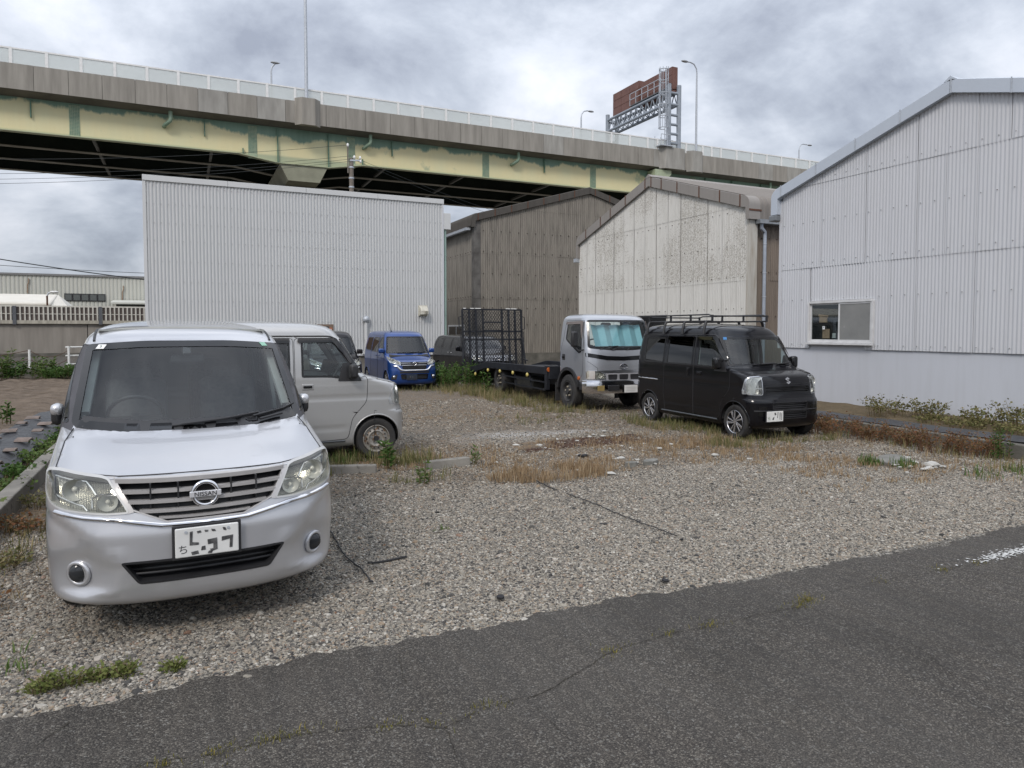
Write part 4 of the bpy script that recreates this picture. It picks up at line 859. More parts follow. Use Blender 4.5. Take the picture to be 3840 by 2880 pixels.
# light poles
def lamp(x, y, z0, zt_, arm, lb, r_=.09, grp=None):
    p = thing('street_lamp', lb, 'street lamp', (x, y, z0), 0, grp); h = zt_ - z0
    MB().tube([(0, 0, 0), (0, 0, h * .5), (0, 0, h - .9)], [r_ * 1.25, r_ * 1.05, r_ * .85], 12).build('pole', GALV, p, smooth=60)
    s_ = 1 if arm > 0 else -1
    MB().tube([(0, 0, h - .9), (s_ * .06, 0, h - .5), (s_ * .35, 0, h - .12), (s_ * .8, 0, h), (arm * .75, 0, h)], r_ * .7, 10).build('arm', GALV, p, smooth=60)
    MB().ball((arm, 0, h - .02), (.42, .17, .11)).build('lamp_head', M('lamp_head_grey', (.30, .31, .32), rough=.4), p, smooth=180)
lamp(8.85, YB - .2, 19.4, 33, -1.6, 'tall steel pole rising from the parapet out of the top of the picture', .11)
lamp(46.2, YB - .2, 19.4, 27.95, -1.5, 'tall galvanised street lamp with curved arm just right of the sign gantry')
for x, a, lb in ((8.1, .35, 'dark headed lamp seen above the barrier left of the tall pole'), (42.4, 1.3, 'curved street lamp on the far parapet left of the sign gantry'), (77., 2., 'curved street lamp on the far parapet above the white roof edge')):
    lamp(x, YB + 15.55, 19.2, 27.4, a, lb, .1)
# sign gantry spanning the deck at x = 43.6
g = thing('sign_gantry', 'steel truss sign gantry with caged ladder carrying brown backed sign boards over the elevated road', 'sign gantry', (43.6, 0, 0))
BL = M('blue_grey_gantry_steel', (.30, .34, .39), (.24, .27, .31), sc=3, rough=.5)
ya, yb = YB - .2, YB + 10.6
for y in (ya, yb):
    for dx in (-.75, .45):
        MB().tube([(dx, y, 19.1), (dx, y, 25.5)], .22, 14).build('column', BL, g, smooth=50)
    for z in (19.9, 20.8, 21.7, 22.6, 23.6, 24.7): MB().cyl((-.75, y, z), (.45, y, z), .13, n=10).build('rung', BL, g)
for dx in (-.75, .45):
    for z in (23.7, 24.9): MB().cyl((dx, ya, z), (dx, yb, z), .15, n=12).build('chord', BL, g)
    mb = MB(); n = 11
    for i in range(n):
        y0 = ya + .3 + (yb - ya - .6) * i / n; y1 = ya + .3 + (yb - ya - .6) * (i + 1) / n; ymid = (y0 + y1) / 2
        mb.cyl((dx, y0, 23.7), (dx, ymid, 24.9), .06, n=6).cyl((dx, ymid, 24.9), (dx, y1, 23.7), .06, n=6)
    mb.build('lattice', BL, g)
mb = MB()
for i in range(12):
    y0 = ya + .3 + (yb - ya - .6) * i / 11
    for z in (23.7, 24.9): mb.cyl((-.75, y0, z), (.45, min(yb, y0 + .9), z), .05, n=6)
mb.build('cross_bracing', BL, g)
BRB = M('brown_sign_back', (.165, .078, .06), (.135, .062, .048), sc=1.2, rough=.6)
for y0, y1, z0, z1, nx_ in ((YB + .1, YB + 5.2, 25.25, 27.35, 4), (YB + 5.6, YB + 10.4, 25.65, 27.75, 3)):
    bd = MB().box(-.15, .5, y0, y1, z0 - .3, z1 + .0).build('sign_board', BRB, g)
    for i in range(nx_):
        for j in range(3):
            a = y0 + (y1 - y0) * i / nx_; c = z0 - .3 + (z1 - z0 + .3) * j / 3
            MB().box(-.2, -.151, a + .02, a + (y1 - y0) / nx_ - .02, c + .02, c + (z1 + .3 - z0) / 3 - .02).build('board_panel', BRB, bd)
MB().box(-.85, .5, ya + .3, YB + 6.2, 25.15, 25.23).build('walkway', M('walkway_grating', (.12, .13, .14), rough=.7), g)
mb = MB()
for y in np.linspace(ya + 1.2, YB + 6.2, 6): mb.bar((-.85, y, 25.2), (-.85, y, 26.4), .06)
for z in (25.8, 26.4): mb.bar((-.85, ya + 1.2, z), (-.85, YB + 6.2, z), .06)
mb.build('handrail', GALV, g)
mb = MB(); lx, ly = -1.1, ya - .1
for d in (-.22, .22): mb.bar((lx, ly + d, 19.4), (lx, ly + d, 27.0), .06)
for z in np.arange(19.6, 26.9, .35): mb.bar((lx, ly - .22, z), (lx, ly + .22, z), .035)
mb.build('ladder', GALV, g)
mb = MB()
for z in np.arange(21.2, 27.2, 1.1): mb.tube([(lx + .45 * math.cos(a) - .35, ly + .42 * math.sin(a), z) for a in np.linspace(.6, 5.7, 12)], .045, 5)
for a in np.linspace(1.6, 4.7, 5): mb.bar((lx - .35 + .45 * math.cos(a), ly + .42 * math.sin(a), 21.2), (lx - .35 + .45 * math.cos(a), ly + .42 * math.sin(a), 26.9), .045)
mb.build('ladder_cage', GALV, g)
mb = MB().box(-2.0, -.5, ya - .5, ya + .5, 19.45, 19.55)
for x in (-2, -1.3): mb.bar((x, ya - .5, 19.5), (x, ya - .5, 20.5), .05).bar((x, ya + .5, 19.5), (x, ya + .5, 20.5), .05)
mb.bar((-2, ya - .5, 20.5), (-.6, ya - .5, 20.5), .05).bar((-2, ya - .5, 20.), (-.6, ya - .5, 20.), .05); mb.build('landing', GALV, g)
# utility pole and wires
up = thing('utility_pole', 'brown utility pole with insulators rising behind the ribbed facade', 'utility pole', (8.75, 40, 0))
POLE = M('brown_grey_pole', (.19, .165, .14), (.14, .12, .10), rough=.8)
MB().tube([(0, 0, 0), (0, 0, 11.45)], [.17, .12], 14).build('pole', POLE, up, smooth=50)
MB().bar((-.2, -.05, 10.6), (-.2, -.05, 12.1), .06).build('upright', POLE, up)
MB().bar((-.1, -.1, 11.3), (.5, -.1, 11.35), .08).build('crossarm', GALV, up)
for p in ((-.2, -.05, 12.15), (.48, -.1, 11.5), (.5, -.1, 11.3), (.15, -.1, 11.5)): MB().ball(p, (.07, .07, .1), 10, 7).build('insulator', WHITEP, up, smooth=180)
for z in (9.8, 10.3, 10.9): MB().cyl((0, 0, z), (0, 0, z + .08), .145, n=14).build('band', GALV, up)
WIRE = M('black_cable', (.02, .025, .027), rough=.6)
def wire(a, b, sag, r_, lb, grp=None):
    o = MB().tube([tuple(Vector(a).lerp(Vector(b), s_) - Vector((0, 0, sag * 4 * s_ * (1 - s_)))) for s_ in np.linspace(0, 1, 26)], r_, 5).build('overhead_wire', WIRE); tag(o, lb, 'wire', grp)
for i, (z0, z1) in enumerate(((12.15, 9.62), (11.55, 9.3), (11.4, 8.98), (11.3, 8.65))):
    wire((-30, 48 + i * .1, z0 - 1.4 - i * .25), (8.6 + .1 * i, 39.9, z0), 1.15, .010, ['topmost', 'second', 'third', 'lowest'][i] + ' of the four thin wires running left from the utility pole')
for i, z in enumerate((11.5, 11.35)): wire((8.9, 39.9, z), (45, 50, 9.2 - i * .6), 1.6, .009, ('upper', 'lower')[i] + ' wire running right from the utility pole in front of the girder')
wire((-9.3, 48, 5.78), (9, 49, 4.2), .3, .03, 'thick black cable crossing the gap left of the ribbed facade'); wire((-20, 48.5, 6.2), (9, 49, 5.5), .5, .016, 'thin cable crossing above the thick cable left of the facade')
# ================================================================ VEHICLES
def pchip(rows, seg):
    A = np.array(rows, float); n = len(A); D = np.diff(A, axis=0); out_ = []
    m = np.zeros_like(A); m[0] = D[0]; m[-1] = D[-1]
    for i in range(1, n - 1):
        a, b = D[i - 1], D[i]; ok = a * b > 0; m[i] = np.where(ok, 2 * a * b / np.where(ok, a + b, 1), 0)
    for i in range(n - 1):
        for k in range(seg):
            t = k / seg; h = (2 * t**3 - 3 * t**2 + 1, t**3 - 2 * t**2 + t, -2 * t**3 + 3 * t**2, t**3 - t**2)
            out_.append(h[0] * A[i] + h[1] * m[i] + h[2] * A[i + 1] + h[3] * m[i + 1])
    out_.append(A[-1]); return out_
def offset_poly(P, d):
    n = len(P); o = []
    ar = sum(P[i][0] * P[(i + 1) % n][1] - P[(i + 1) % n][0] * P[i][1] for i in range(n)); s_ = 1 if ar > 0 else -1
    for i in range(n):
        a = Vector(P[i - 1]); b = Vector(P[i]); c = Vector(P[(i + 1) % n]); e1 = (b - a).normalized(); e2 = (c - b).normalized(); t_ = e1 + e2
        if t_.length < 1e-5: t_ = e1
        t_.normalize(); o.append((b.x - t_.y * d * s_, b.y + t_.x * d * s_))
    return o
class Car:
    def __init__(s, name, label, cat, loc, rz, group=None):
        s.root = thing(name, label, cat, (loc[0], loc[1], loc[2] if len(loc) > 2 else 0), rz, group); s.cuts = []; s.panels = []; s.gaps = []
    def body(s, rows, dr=.22, nr=4., seg=5, side=58, front=15, rear=7, disp=None):
        V = []; rings = []
        for z, yf, yr, wd, d, n in pchip(rows, seg):
            d = min(d, max(.01, (yr - yf) * .45)); d2 = min(dr, max(.01, (yr - yf) * .45)); h = []
            for i in range(front):
                a = PI / 2 * i / front; c_ = math.cos(a); s_ = math.sin(a); h.append((wd * s_ ** (2 / n), yf + d * (1 - c_ ** (2 / n))))
            for i in range(side + 1): h.append((wd, yf + d + (yr - d2 - yf - d) * i / side))
            for i in range(1, rear + 1):
                a = PI / 2 * (1 - i / rear); h.append((wd * math.sin(a) ** (2 / nr) if i < rear else 0., yr - d2 * (1 - math.cos(a) ** (2 / nr))))
            ring = [(x, y, z) for x, y in h] + [(-x, y, z) for x, y in reversed(h[1:-1])]
            if disp: ring = [disp(Vector(p)) for p in ring]
            rings.append(ring)
        N = len(rings[0]); V = [Vector(p) for r_ in rings for p in r_]; F = []
        for j in range(len(rings) - 1):
            for i in range(N): F.append((j * N + i, j * N + (i + 1) % N, (j + 1) * N + (i + 1) % N, (j + 1) * N + i))
        F.append(tuple((len(rings) - 1) * N + i for i in range(N)))
        s.V, s.F = V, F; s.bvh = BVHTree.FromPolygons(V, F); return s
    def hit(s, p, q, ax, sg=1):
        if ax == 'f': o, d = Vector((p, -3, q)), Vector((0, 1, 0))
        elif ax == 'b': o, d = Vector((p, 9, q)), Vector((0, -1, 0))
        elif ax == 't': o, d = Vector((p, q, 4)), Vector((0, 0, -1))
        else: o, d = Vector((3 * sg, p, q)), Vector((-sg, 0, 0))
        loc, nn, *_ = s.bvh.ray_cast(o, d)
        if loc is None:
            if ax == 'f': g_ = Vector((p, .5, q))
            elif ax == 't': g_ = Vector((p, q, 1.8))
            else: g_ = Vector((.7 * sg, p, q))
            loc, nn, *_ = s.bvh.find_nearest(g_)
        if nn.dot(d) > 0: nn = -nn
        return loc, nn, -d
    def cut(s, poly, ax): s.cuts.append((ax, poly))
    def panel(s, name, poly, ax, sg=0, gap=True, mat=None, snap=True):
        s.panels.append((name, ax, sg, poly, mat))
        if gap: s.gaps.append((poly, ax, sg))
    def finish(s, mat, gapw=.004):
        V = s.V; F = s.F; nrm = [Vector((0, 0, 0)) for _ in V]
        for f in F[:-1]:
            n = (V[f[1]] - V[f[0]]).cross(V[f[3]] - V[f[0]])
            for i in f: nrm[i] += n
        done = set(); ny = sum(1 for f in F[:1])
        def sides(ax, sg): return [sg] if sg else ([1, -1] if ax == 's' else [0])
        jobs = [(ax, 0, P) for ax, P in s.cuts] + [(ax, sg, P) for _, ax, sg, P, _ in s.panels]
        for ax, sg, P in jobs:
            pts = [Vector((p[0], p[1])) for p in dense(P, .02)]; x0 = min(p.x for p in pts) - .06; x1 = max(p.x for p in pts) + .06; z0 = min(p.y for p in pts) - .06; z1 = max(p.y for p in pts) + .06
            for i, v in enumerate(V):
                if i in done: continue
                if ax == 's':
                    n_ = nrm[i]
                    if abs(n_.x) < .5 * n_.length or (sg and v.x * sg < 0): continue
                    c = Vector((v.y, v.z))
                elif ax == 'f':
                    n_ = nrm[i]
                    if v.y > 2.6 or (abs(n_.x) > .85 * n_.length): continue
                    c = Vector((v.x, v.z))
                else: continue
                if not (x0 < c.x < x1 and z0 < c.y < z1): continue
                b = min(pts, key=lambda q: (q - c).length_squared); dd = (b - c).length
                if dd < .034:
                    if ax == 's':
                        h_, *_ = s.hit(b.x, b.y, 's', 1 if v.x > 0 else -1)
                        if (h_ - v).length < .12: V[i] = h_; done.add(i)
                    else:
                        h_, *_ = s.hit(b.x, b.y, 'f')
                        if (h_ - v).length < .12: V[i] = h_; done.add(i)
        groups = {}; bb = lambda P: (min(p[0] for p in P), max(p[0] for p in P), min(p[1] for p in P), max(p[1] for p in P))
        cb = [(ax, P, bb(P)) for ax, P in s.cuts]; pbx = [(ax, sg, P, bb(P)) for _, ax, sg, P, _ in s.panels]
        for f in F:
            c = sum((V[i] for i in f), Vector()) / len(f); n_ = nrm[f[0]]; L_ = n_.length or 1; gone = False
            if len(f) == 4:
                for ax, P, B in cb:
                    if ax == 's':
                        if abs(n_.x) < .4 * L_: continue
                        u, v_ = c.y, c.z
                    else:
                        if c.y > 2.6 or abs(n_.x) > .93 * L_: continue
                        u, v_ = c.x, c.z
                    if B[0] < u < B[1] and B[2] < v_ < B[3] and inpoly(u, v_, P): gone = True; break
                if gone: continue
            pid = -1
            for k_, (ax, sg, P, B) in enumerate(pbx):
                if ax == 's':
                    if abs(n_.x) < .4 * L_ or c.x * sg < 0: continue
                    u, v_ = c.y, c.z
                else:
                    if c.y > 2.6: continue
                    u, v_ = c.x, c.z
                if B[0] < u < B[1] and B[2] < v_ < B[3] and inpoly(u, v_, P): pid = k_; break
            groups.setdefault(pid, []).append(f)
        s.parts = {}
        for pid, fs in groups.items():
            mp = {}; vv = []; ff = []
            for f in fs:
                q = []
                for i in f:
                    if i not in mp: mp[i] = len(vv); vv.append(V[i])
                    q.append(mp[i])
                ff.append(tuple(q))
            mb = MB().add(vv, ff); nm_ = 'body' if pid < 0 else s.panels[pid][0]; mm = mat if pid < 0 or s.panels[pid][4] is None else s.panels[pid][4]
            o = link(nm_, mb.mesh(nm_, mm, 50), s.root); s.parts.setdefault(nm_, []).append(o)
        if s.gaps:
            mb = MB()
            for P, ax, sg in s.gaps:
                for q in sides(ax, sg):
                    L3 = [s.hit(a, b, ax, q)[0] for a, b in dense(P, .05)]
                    mb.tube(L3, gapw, 5, closed=True)
            o = mb.build('panel_gap', BLACKP, s.root); o['kind'] = 'stuff'
        return s
    def patch(s, name, poly, ax, mat, off=.003, thick=.006, sg=1, holes=(), grid=.05, parent=None, smooth=60):
        outs = [dense(poly, grid * .8)] + [dense(h_, grid * .8) for h_ in holes]; pts = []; eds = []
        for o in outs:
            b = len(pts); pts += [Vector((p[0], p[1])) for p in o]; eds += [(b + i, b + (i + 1) % len(o)) for i in range(len(o))]
        xs_ = [p.x for p in pts]; zs_ = [p.y for p in pts]
        for x in np.arange(min(xs_) + grid, max(xs_), grid):
            for z in np.arange(min(zs_) + grid, max(zs_), grid):
                if inpoly(x, z, outs[0]) and not any(inpoly(x, z, h_) for h_ in outs[1:]) and min((p.x - x) ** 2 + (p.y - z) ** 2 for p in pts[:sum(len(o) for o in outs)]) > (grid * .4) ** 2: pts.append(Vector((float(x), float(z))))
        vs_, es_, fs_, *_ = geometry.delaunay_2d_cdt(pts, eds, [], 0, 1e-7)
        keep = []
        for f in fs_:
            cx_ = sum(vs_[i].x for i in f) / len(f); cz_ = sum(vs_[i].y for i in f) / len(f)
            if inpoly(cx_, cz_, outs[0]) and not any(inpoly(cx_, cz_, h_) for h_ in outs[1:]): keep.append(tuple(f))
        H = [s.hit(v.x, v.y, ax, sg) for v in vs_]; mb = MB(); mb.add([l_ + (n_ + d_).normalized() * off for l_, n_, d_ in H], keep)
        if thick:
            ed = {}
            for f in keep:
                for i in range(len(f)): ed[(f[i], f[(i + 1) % len(f)])] = 1
            bd = [e_ for e_ in ed if (e_[1], e_[0]) not in ed]; mp = {}
            for a, b in bd:
                for i in (a, b):
                    if i not in mp: l_, n_, d_ = H[i]; mp[i] = len(mb.v); mb.v.append(tuple(l_ + (n_ + d_).normalized() * (off - thick)))
                mb.f.append((b, a, mp[a], mp[b]))
        return mb.build(name, mat, parent or s.root, smooth=smooth)
    def strip(s, name, pts, ax, mat, r_=.008, off=.0, sg=1, closed=False, parent=None, n=6, step=.04):
        P = [h_[0] + h_[1] * off for h_ in (s.hit(a, b, ax, sg) for a, b in dense(pts, step, closed))]
        return MB().tube(P, r_, n, closed=closed).build(name, mat, parent or s.root, smooth=60)
    def window(s, name, poly, ax, gl=GL_DARK, fr=.03, sg=(1, -1), frame=BLACKG, glassname='glass'):
        s.cut(offset_poly(dense(poly, .06), .012), ax); inner = offset_poly(dense(poly, .06), fr)
        for q in (sg if ax == 's' else (1,)):
            f = s.patch(name, poly, ax, frame, .003, .012, q, [inner]); s.patch(glassname, offset_poly(dense(poly, .06), fr - .006), ax, gl, -.001, 0, q, parent=f)
        return f
    def arch(s, y, z, r_, wd, lipmat, lip=.011):
        P = [(y + r_ * math.cos(a), z + r_ * math.sin(a)) for a in np.linspace(0, 2 * PI, 40)[:-1]]; s.cut(P, 's'); mb = MB(); lp = MB()
        for sg in (1, -1):
            a = np.linspace(0, PI, 22); V = []
            for x in (wd - .012, wd - .30):
                V += [(sg * x, y + (r_ + .004) * math.cos(t), z + (r_ + .004) * math.sin(t)) for t in a]
            n = len(a); mb.add(V, [(i, i + 1, n + i + 1, n + i) for i in range(n - 1)] + [tuple(n + i for i in range(n))])
            Q = [s.hit(y + r_ * math.cos(t), z + r_ * math.sin(t), 's', sg)[0] for t in np.linspace(-.35, PI + .35, 30)]; lp.tube(Q, lip, 6)
        mb.build('wheel_well', DARKIN, s.root); lp.build('wheel_arch_lip', lipmat, s.root, smooth=70)
    def headlight(s, poly, refl, lens, depth=.07, sg=1, bowls=(), ax='f', rim=CHROME):
        s.cut(offset_poly(dense(poly, .05), .004), ax)
        hd = s.patch('headlight', offset_poly(dense(poly, .05), .002), ax, refl, -depth, 0, grid=.04)
        s.patch('housing', offset_poly(dense(poly, .05), -.004), ax, rim, .006, depth, 1, [offset_poly(dense(poly, .05), .006)], grid=.04, parent=hd)
        s.patch('lens', offset_poly(dense(poly, .05), .004), ax, lens, .005, 0, parent=hd, grid=.04)
        for bx, bz, br in bowls:
            l_, n_, d_ = s.hit(bx, bz, 'f'); c = l_ + Vector((0, .022, 0))
            MB().lathe([(br, 0), (br * .9, br * .28), (br * .62, br * .62), (br * .25, br * .8), (0.001, br * .82)], c, 'y', 24).build('reflector_bowl', M('bright_reflector', (.80, .81, .80), (.72, .73, .72), rough=.32, metal=.45), hd, smooth=60)
            MB().ball(c + Vector((0, br * .45, 0)), br * .26, 12, 8).build('bulb', M('bulb_glass', (.7, .7, .66), rough=.1), hd, smooth=180)
        return hd
    def mirror(s, x, y, z, mat, sz=(.17, .10, .17), both=True):
        for sg in ((1, -1) if both else (-1,)):
            m_ = MB().obox((sg * x, y, z), sz).build('door_mirror', mat, s.root, bevel=.035, smooth=60)
            MB().bar((sg * (x - sz[0] * .4), y + .01, z - .06), (sg * (x - sz[0] * .5 - .08), y + .04, z - .07), .05, .05).build('mirror_stalk', BLACKP, m_)
            MB().obox((sg * x, y + sz[1] / 2 + .002, z), (sz[0] * .82, .004, sz[2] * .8)).build('mirror_glass', M('mirror_glass', (.6, .62, .63), rough=.03, metal=1), m_)
    def wheel(s, x, y, rt, wd, rim='steel', rr=None, front=True, name='wheel'):
        rr = rr or rt * .6
        for sg in (1, -1):
            wh = bpy.data.objects.new(name, None); COL.objects.link(wh); wh.parent = s.root; wh.location = (sg * x, y, rt); wh.empty_display_size = .1
            h = wd / 2
            MB().lathe([(rr * .97, -h * .8), (rr * 1.08, -h), (rt * .93, -h), (rt * .985, -h * .8), (rt, -h * .55), (rt, h * .55), (rt * .985, h * .8), (rt * .93, h), (rr * 1.08, h), (rr * .97, h * .8)], (0, 0, 0), 'x', 40, sg).build('tyre', RUBBER, wh, smooth=40)
            if front is False: pass
            tr = MB()
            for i in range(44):
                a = 2 * PI * i / 44
                for u in (-.45, -.1, .3): tr.obox((sg * h * u, math.cos(a + u * .2) * rt * .998, math.sin(a + u * .2) * rt * .998), (h * .3, .02, .012), Matrix.Rotation(a + u * .2 - PI / 2, 3, 'X'))
            o = tr.build('tread', RUBBER, wh); o['kind'] = 'stuff'
            f = sg * h
            if rim == 'steel':
                RM = M('rusty_silver_steel', (.36, .345, .32), (.25, .23, .20), sc=9, rough=.5, metal=.3, rust=((.17, .095, .045), .54))
                r_ = MB().lathe([(rr, h * .98), (rr * .96, h * 1.02), (rr * .92, h * .9), (rr * .88, h * .62), (rr * .80, h * .62), (rr * .62, h * .86), (rr * .56, h * .92), (rr * .50, h * .80), (rr * .40, h * .72), (rr * .30, h * .72), (rr * .26, h * .9), (0.001, h * .9)], (0, 0, 0), 'x', 40, sg).build('rim', RM, wh, smooth=35)
                hb = MB()
                for i in range(14):
                    a = 2 * PI * i / 14; p = (f * .80, math.cos(a) * rr * .71, math.sin(a) * rr * .71); hb.lathe([(rr * .055, 0), (rr * .055, .006), (.0005, .006)], p, 'x', 10, sg)
                hb.build('vent_hole', BLACKP, r_)
                nb_ = MB()
                for i in range(4):
                    a = PI / 2 * i + .3; nb_.cyl((f * .72, math.cos(a) * rr * .35, math.sin(a) * rr * .35), (f * .86, math.cos(a) * rr * .35, math.sin(a) * rr * .35), .013, n=6)
                nb_.build('wheel_nut', ALU, r_); MB().cyl((f * .88, 0, 0), (f * .95, 0, 0), rr * .2, n=16).build('hub_cap', BLACKP, r_)
            elif rim == 'truck':
                RM = M('black_truck_rim', (.03, .03, .032), (.05, .048, .045), sc=12, rough=.6)
                r_ = MB().lathe([(rr, h * .98), (rr * .95, h * 1.0), (rr * .9, h * .7), (rr * .82, h * .35), (rr * .6, h * .55), (rr * .5, h * .75), (rr * .3, h * .8), (rr * .28, h * 1.1), (.001, h * 1.12)], (0, 0, 0), 'x', 36, sg).build('rim', RM, wh, smooth=35)
                nb_ = MB()
                for i in range(5):
                    a = 2 * PI * i / 5 + .2; nb_.cyl((f * .7, math.cos(a) * rr * .46, math.sin(a) * rr * .46), (f * 1.02, math.cos(a) * rr * .46, math.sin(a) * rr * .46), .020, n=6)
                nb_.build('wheel_nut', M('dusty_nut', (.40, .36, .28), rough=.6), r_)
            else:
                AM = M('machined_alloy', (.66, .66, .68), (.55, .55, .57), rough=.25, metal=.9)
                r_ = MB().lathe([(rr, h * .95), (rr * .965, h * 1.0), (rr * .94, h * .92), (rr * .92, h * .3), (rr * .5, h * .1), (.001, h * .1)], (0, 0, 0), 'x', 40, sg).build('rim', M('dark_alloy_barrel', (.03, .03, .033), rough=.4), wh, smooth=35)
                MB().lathe([(rr * .985, h * .96), (rr * .96, h * 1.02), (rr * .93, h * .94)], (0, 0, 0), 'x', 40, sg).build('rim_edge', AM, r_, smooth=50)
                sp = MB(); n = 10
                for i in range(n):
                    a = 2 * PI * i / n; tw = .42 if i % 2 else .26; wi = .16 if i % 2 else .10
                    q = [(rr * .16, a - .30), (rr * .16, a + .30), (rr * .94, a + tw + wi), (rr * .94, a + tw - wi * .55)]
                    P2 = [(r0 * math.cos(t), r0 * math.sin(t)) for r0, t in q]; sp.prism(P2, 'x', f * .78, f * .97)
                sp.build('spoke', AM, r_, bevel=.004); MB().cyl((f * .9, 0, 0), (f * 1.02, 0, 0), rr * .14, n=16).build('hub_cap', AM, r_)
    def plate(s, x, z, y, label=None, style='white', tilt=0.):
        PW = M('plate_white', (.72, .72, .70), (.66, .66, .64), rough=.5) if style != 'yellow' else M('plate_white', (.72, .72, .70))
        p = MB().obox((x, y, z), (.36, .012, .195)).build('number_plate', BLACKP, s.root, bevel=.01); MB().obox((x, y - .010, z), (.33, .012, .165)).build('plate_face', PW, p, bevel=.006); return p
    def interior(s, w_, y0, y1, zb, ydash, zdash, ysw, zsw, rows_, seatmat=GREYIN, hs=1.32, dash=DARKIN):
        MB().box(-w_, w_, y0, y1, zb - .04, zb).build('cabin_floor', DARKIN, s.root)
        MB().box(-w_ * .8, w_ * .8, y0 + .06, y0 + .10, zb, zdash - .26).build('bulkhead', DARKIN, s.root)
        MB().prism([(ydash - .32, zdash - .06), (ydash - .1, zdash + .0), (ydash + .1, zdash - .03), (ydash + .16, zdash - .22), (ydash - .1, zdash - .5), (ydash - .32, zdash - .5)], 'x', -w_, w_).build('dashboard', dash, s.root, bevel=.03)
        ax_ = Vector((0, -.75, -.5)).normalized(); q = ax_.to_track_quat('Z', 'Y').to_matrix(); c = Vector((-.36, ysw, zsw))
        MB().tube([c + q @ Vector((.185 * math.cos(a), .185 * math.sin(a), 0)) for a in np.linspace(0, 2 * PI, 25)[:-1]], .015, 8, closed=True).bar(c + q @ Vector((-.18, 0, .02)), c + q @ Vector((.18, 0, .02)), .04, .03).bar(c, c + Vector((0, -.3, -.16)), .05).build('steering_wheel', BLACKP, s.root, smooth=60)
        for y in rows_:
            for x in ((-.36, .36) if w_ > .5 else (-.33, .33)):
                st = MB().obox((x, y, zb + .28), (.48, .48, .16)).build('seat', seatmat, s.root, bevel=.05, smooth=60)
                MB().obox((x, y + .27, zb + .62), (.46, .14, .66), Matrix.Rotation(-.2, 3, 'X')).build('seat_back', seatmat, st, bevel=.06, smooth=60)
                MB().obox((x, y + .36, hs), (.26, .10, .19), Matrix.Rotation(-.15, 3, 'X')).build('headrest', seatmat, st, bevel=.04, smooth=60)
    def wiper(s, pts, blade, ax='f'):
        a = [s.hit(p[0], p[1], ax) for p in pts]; b = [s.hit(p[0], p[1], ax) for p in dense(blade, .06, False)]
        o = MB().tube([l_ + n_ * (.028) for l_, n_, _ in a], .010, 6).build('wiper', BLACKP, s.root); MB().tube([l_ + n_ * .014 for l_, n_, _ in b], .009, 6).build('wiper_blade', BLACKP, o)
def refl_mat(name, tint, fl=90.):
    m, t, o = newmat(name); k = T(t); wv = k.n('ShaderNodeTexWave', {'Vector': k.obj((1, .2, .15)), 'Scale': fl / 6.28, 'Distortion': .6, 'Detail': 1.}).outputs[1]
    k.pbr(o, base=k.mix(wv, tint, tuple(x * .6 for x in tint)), metal=.75, rough=.2, nrm=k.bump(wv, .8, .01)); return m
LENS = glass('headlight_lens', (.90, .90, .86), 1.0); LENSY = glass('aged_headlight_lens', (.93, .93, .87), 1.0)
REFL = refl_mat('headlight_reflector', (.82, .83, .83), 60); REFLY = refl_mat('fluted_aged_reflector', (.78, .77, .71), 240)
SILVER = paint('silver_metallic_paint', (.57, .575, .595), .55, .30, (.53, .53, .54)); SILVERW = paint('warm_silver_paint', (.46, .46, .455), .55, .40, (.42, .41, .39))
BLACKC = paint('black_car_paint', (.004, .004, .006), 0., .3, (.006, .006, .007), .7); BLUEC = paint('blue_pearl_paint', (.011, .052, .22), .3, .3, (.012, .05, .2), .8); DARKC = paint('dark_plum_black_paint', (.010, .008, .010), 0., .3, (.014, .012, .012), .6); TRUCKS = paint('truck_silver_paint', (.42, .435, .465), .6, .34, (.38, .39, .41))
SMUDGE = M('plate_smudge', (.04, .04, .042), (.12, .12, .12), sc=40, rough=.8)
def smudges(p, x, z, y, sg, items):
    for pts in items: MB().prism([(x + a, z + b) for a, b in pts], 'y', y - .0185, y - .0165).build('plate_mark', SMUDGE, p)
def put_text(s_, body, size, mat, loc, rot, parent, ext=.003, name='lettering', sx=1.):
    o = link(name, text_mesh(body, size, mat, ext), parent); o.location = loc; o.rotation_euler = rot; o.scale = (sx, 1, 1); return o

# ---------------------------------------------------------------- silver minivan (nearest)
c = Car('minivan', 'large silver minivan with chrome grille parked nose out at the front left', 'minivan', (.10, 4.30), .045)
def serena_disp(p):
    p.x *= .975
    for sx in (.64, -.64):  # fog lamp hollows
        d2 = ((p.x - sx) / .17) ** 2 + ((p.z - .415) / .11) ** 2
        if p.y < 1.2 and d2 < 6: p.y += .045 * math.exp(-d2 * d2 * .8)
    if p.y < .9 and p.z < .80: # outer bumper falls back behind a sweeping crease
        xb = np.interp(p.z, (.24, .34, .45, .55, .66, .74, .80), (.62, .50, .47, .50, .60, .74, .9)); s_ = min(1, max(0, (abs(p.x) - xb) / .10)); p.y += .040 * s_ * s_ * (3 - 2 * s_) * min(1, max(0, (p.z - .24) / .08))
        if .30 < p.z < .56: p.y -= .018 * math.exp(-((abs(p.x) - (xb - .03)) / .03) ** 2)
    if .95 < p.z < 1.12 and p.y < 1.0: p.z += .007 * math.sin(PI * (p.z - .95) / .17) * (1 / (1 + math.exp((abs(p.x) - .44) * 45)))  # raised bonnet centre
    if p.z > .5 and p.z < .62 and p.y > 1.2 and abs(p.x) > .6: p.x *= .994
    return p
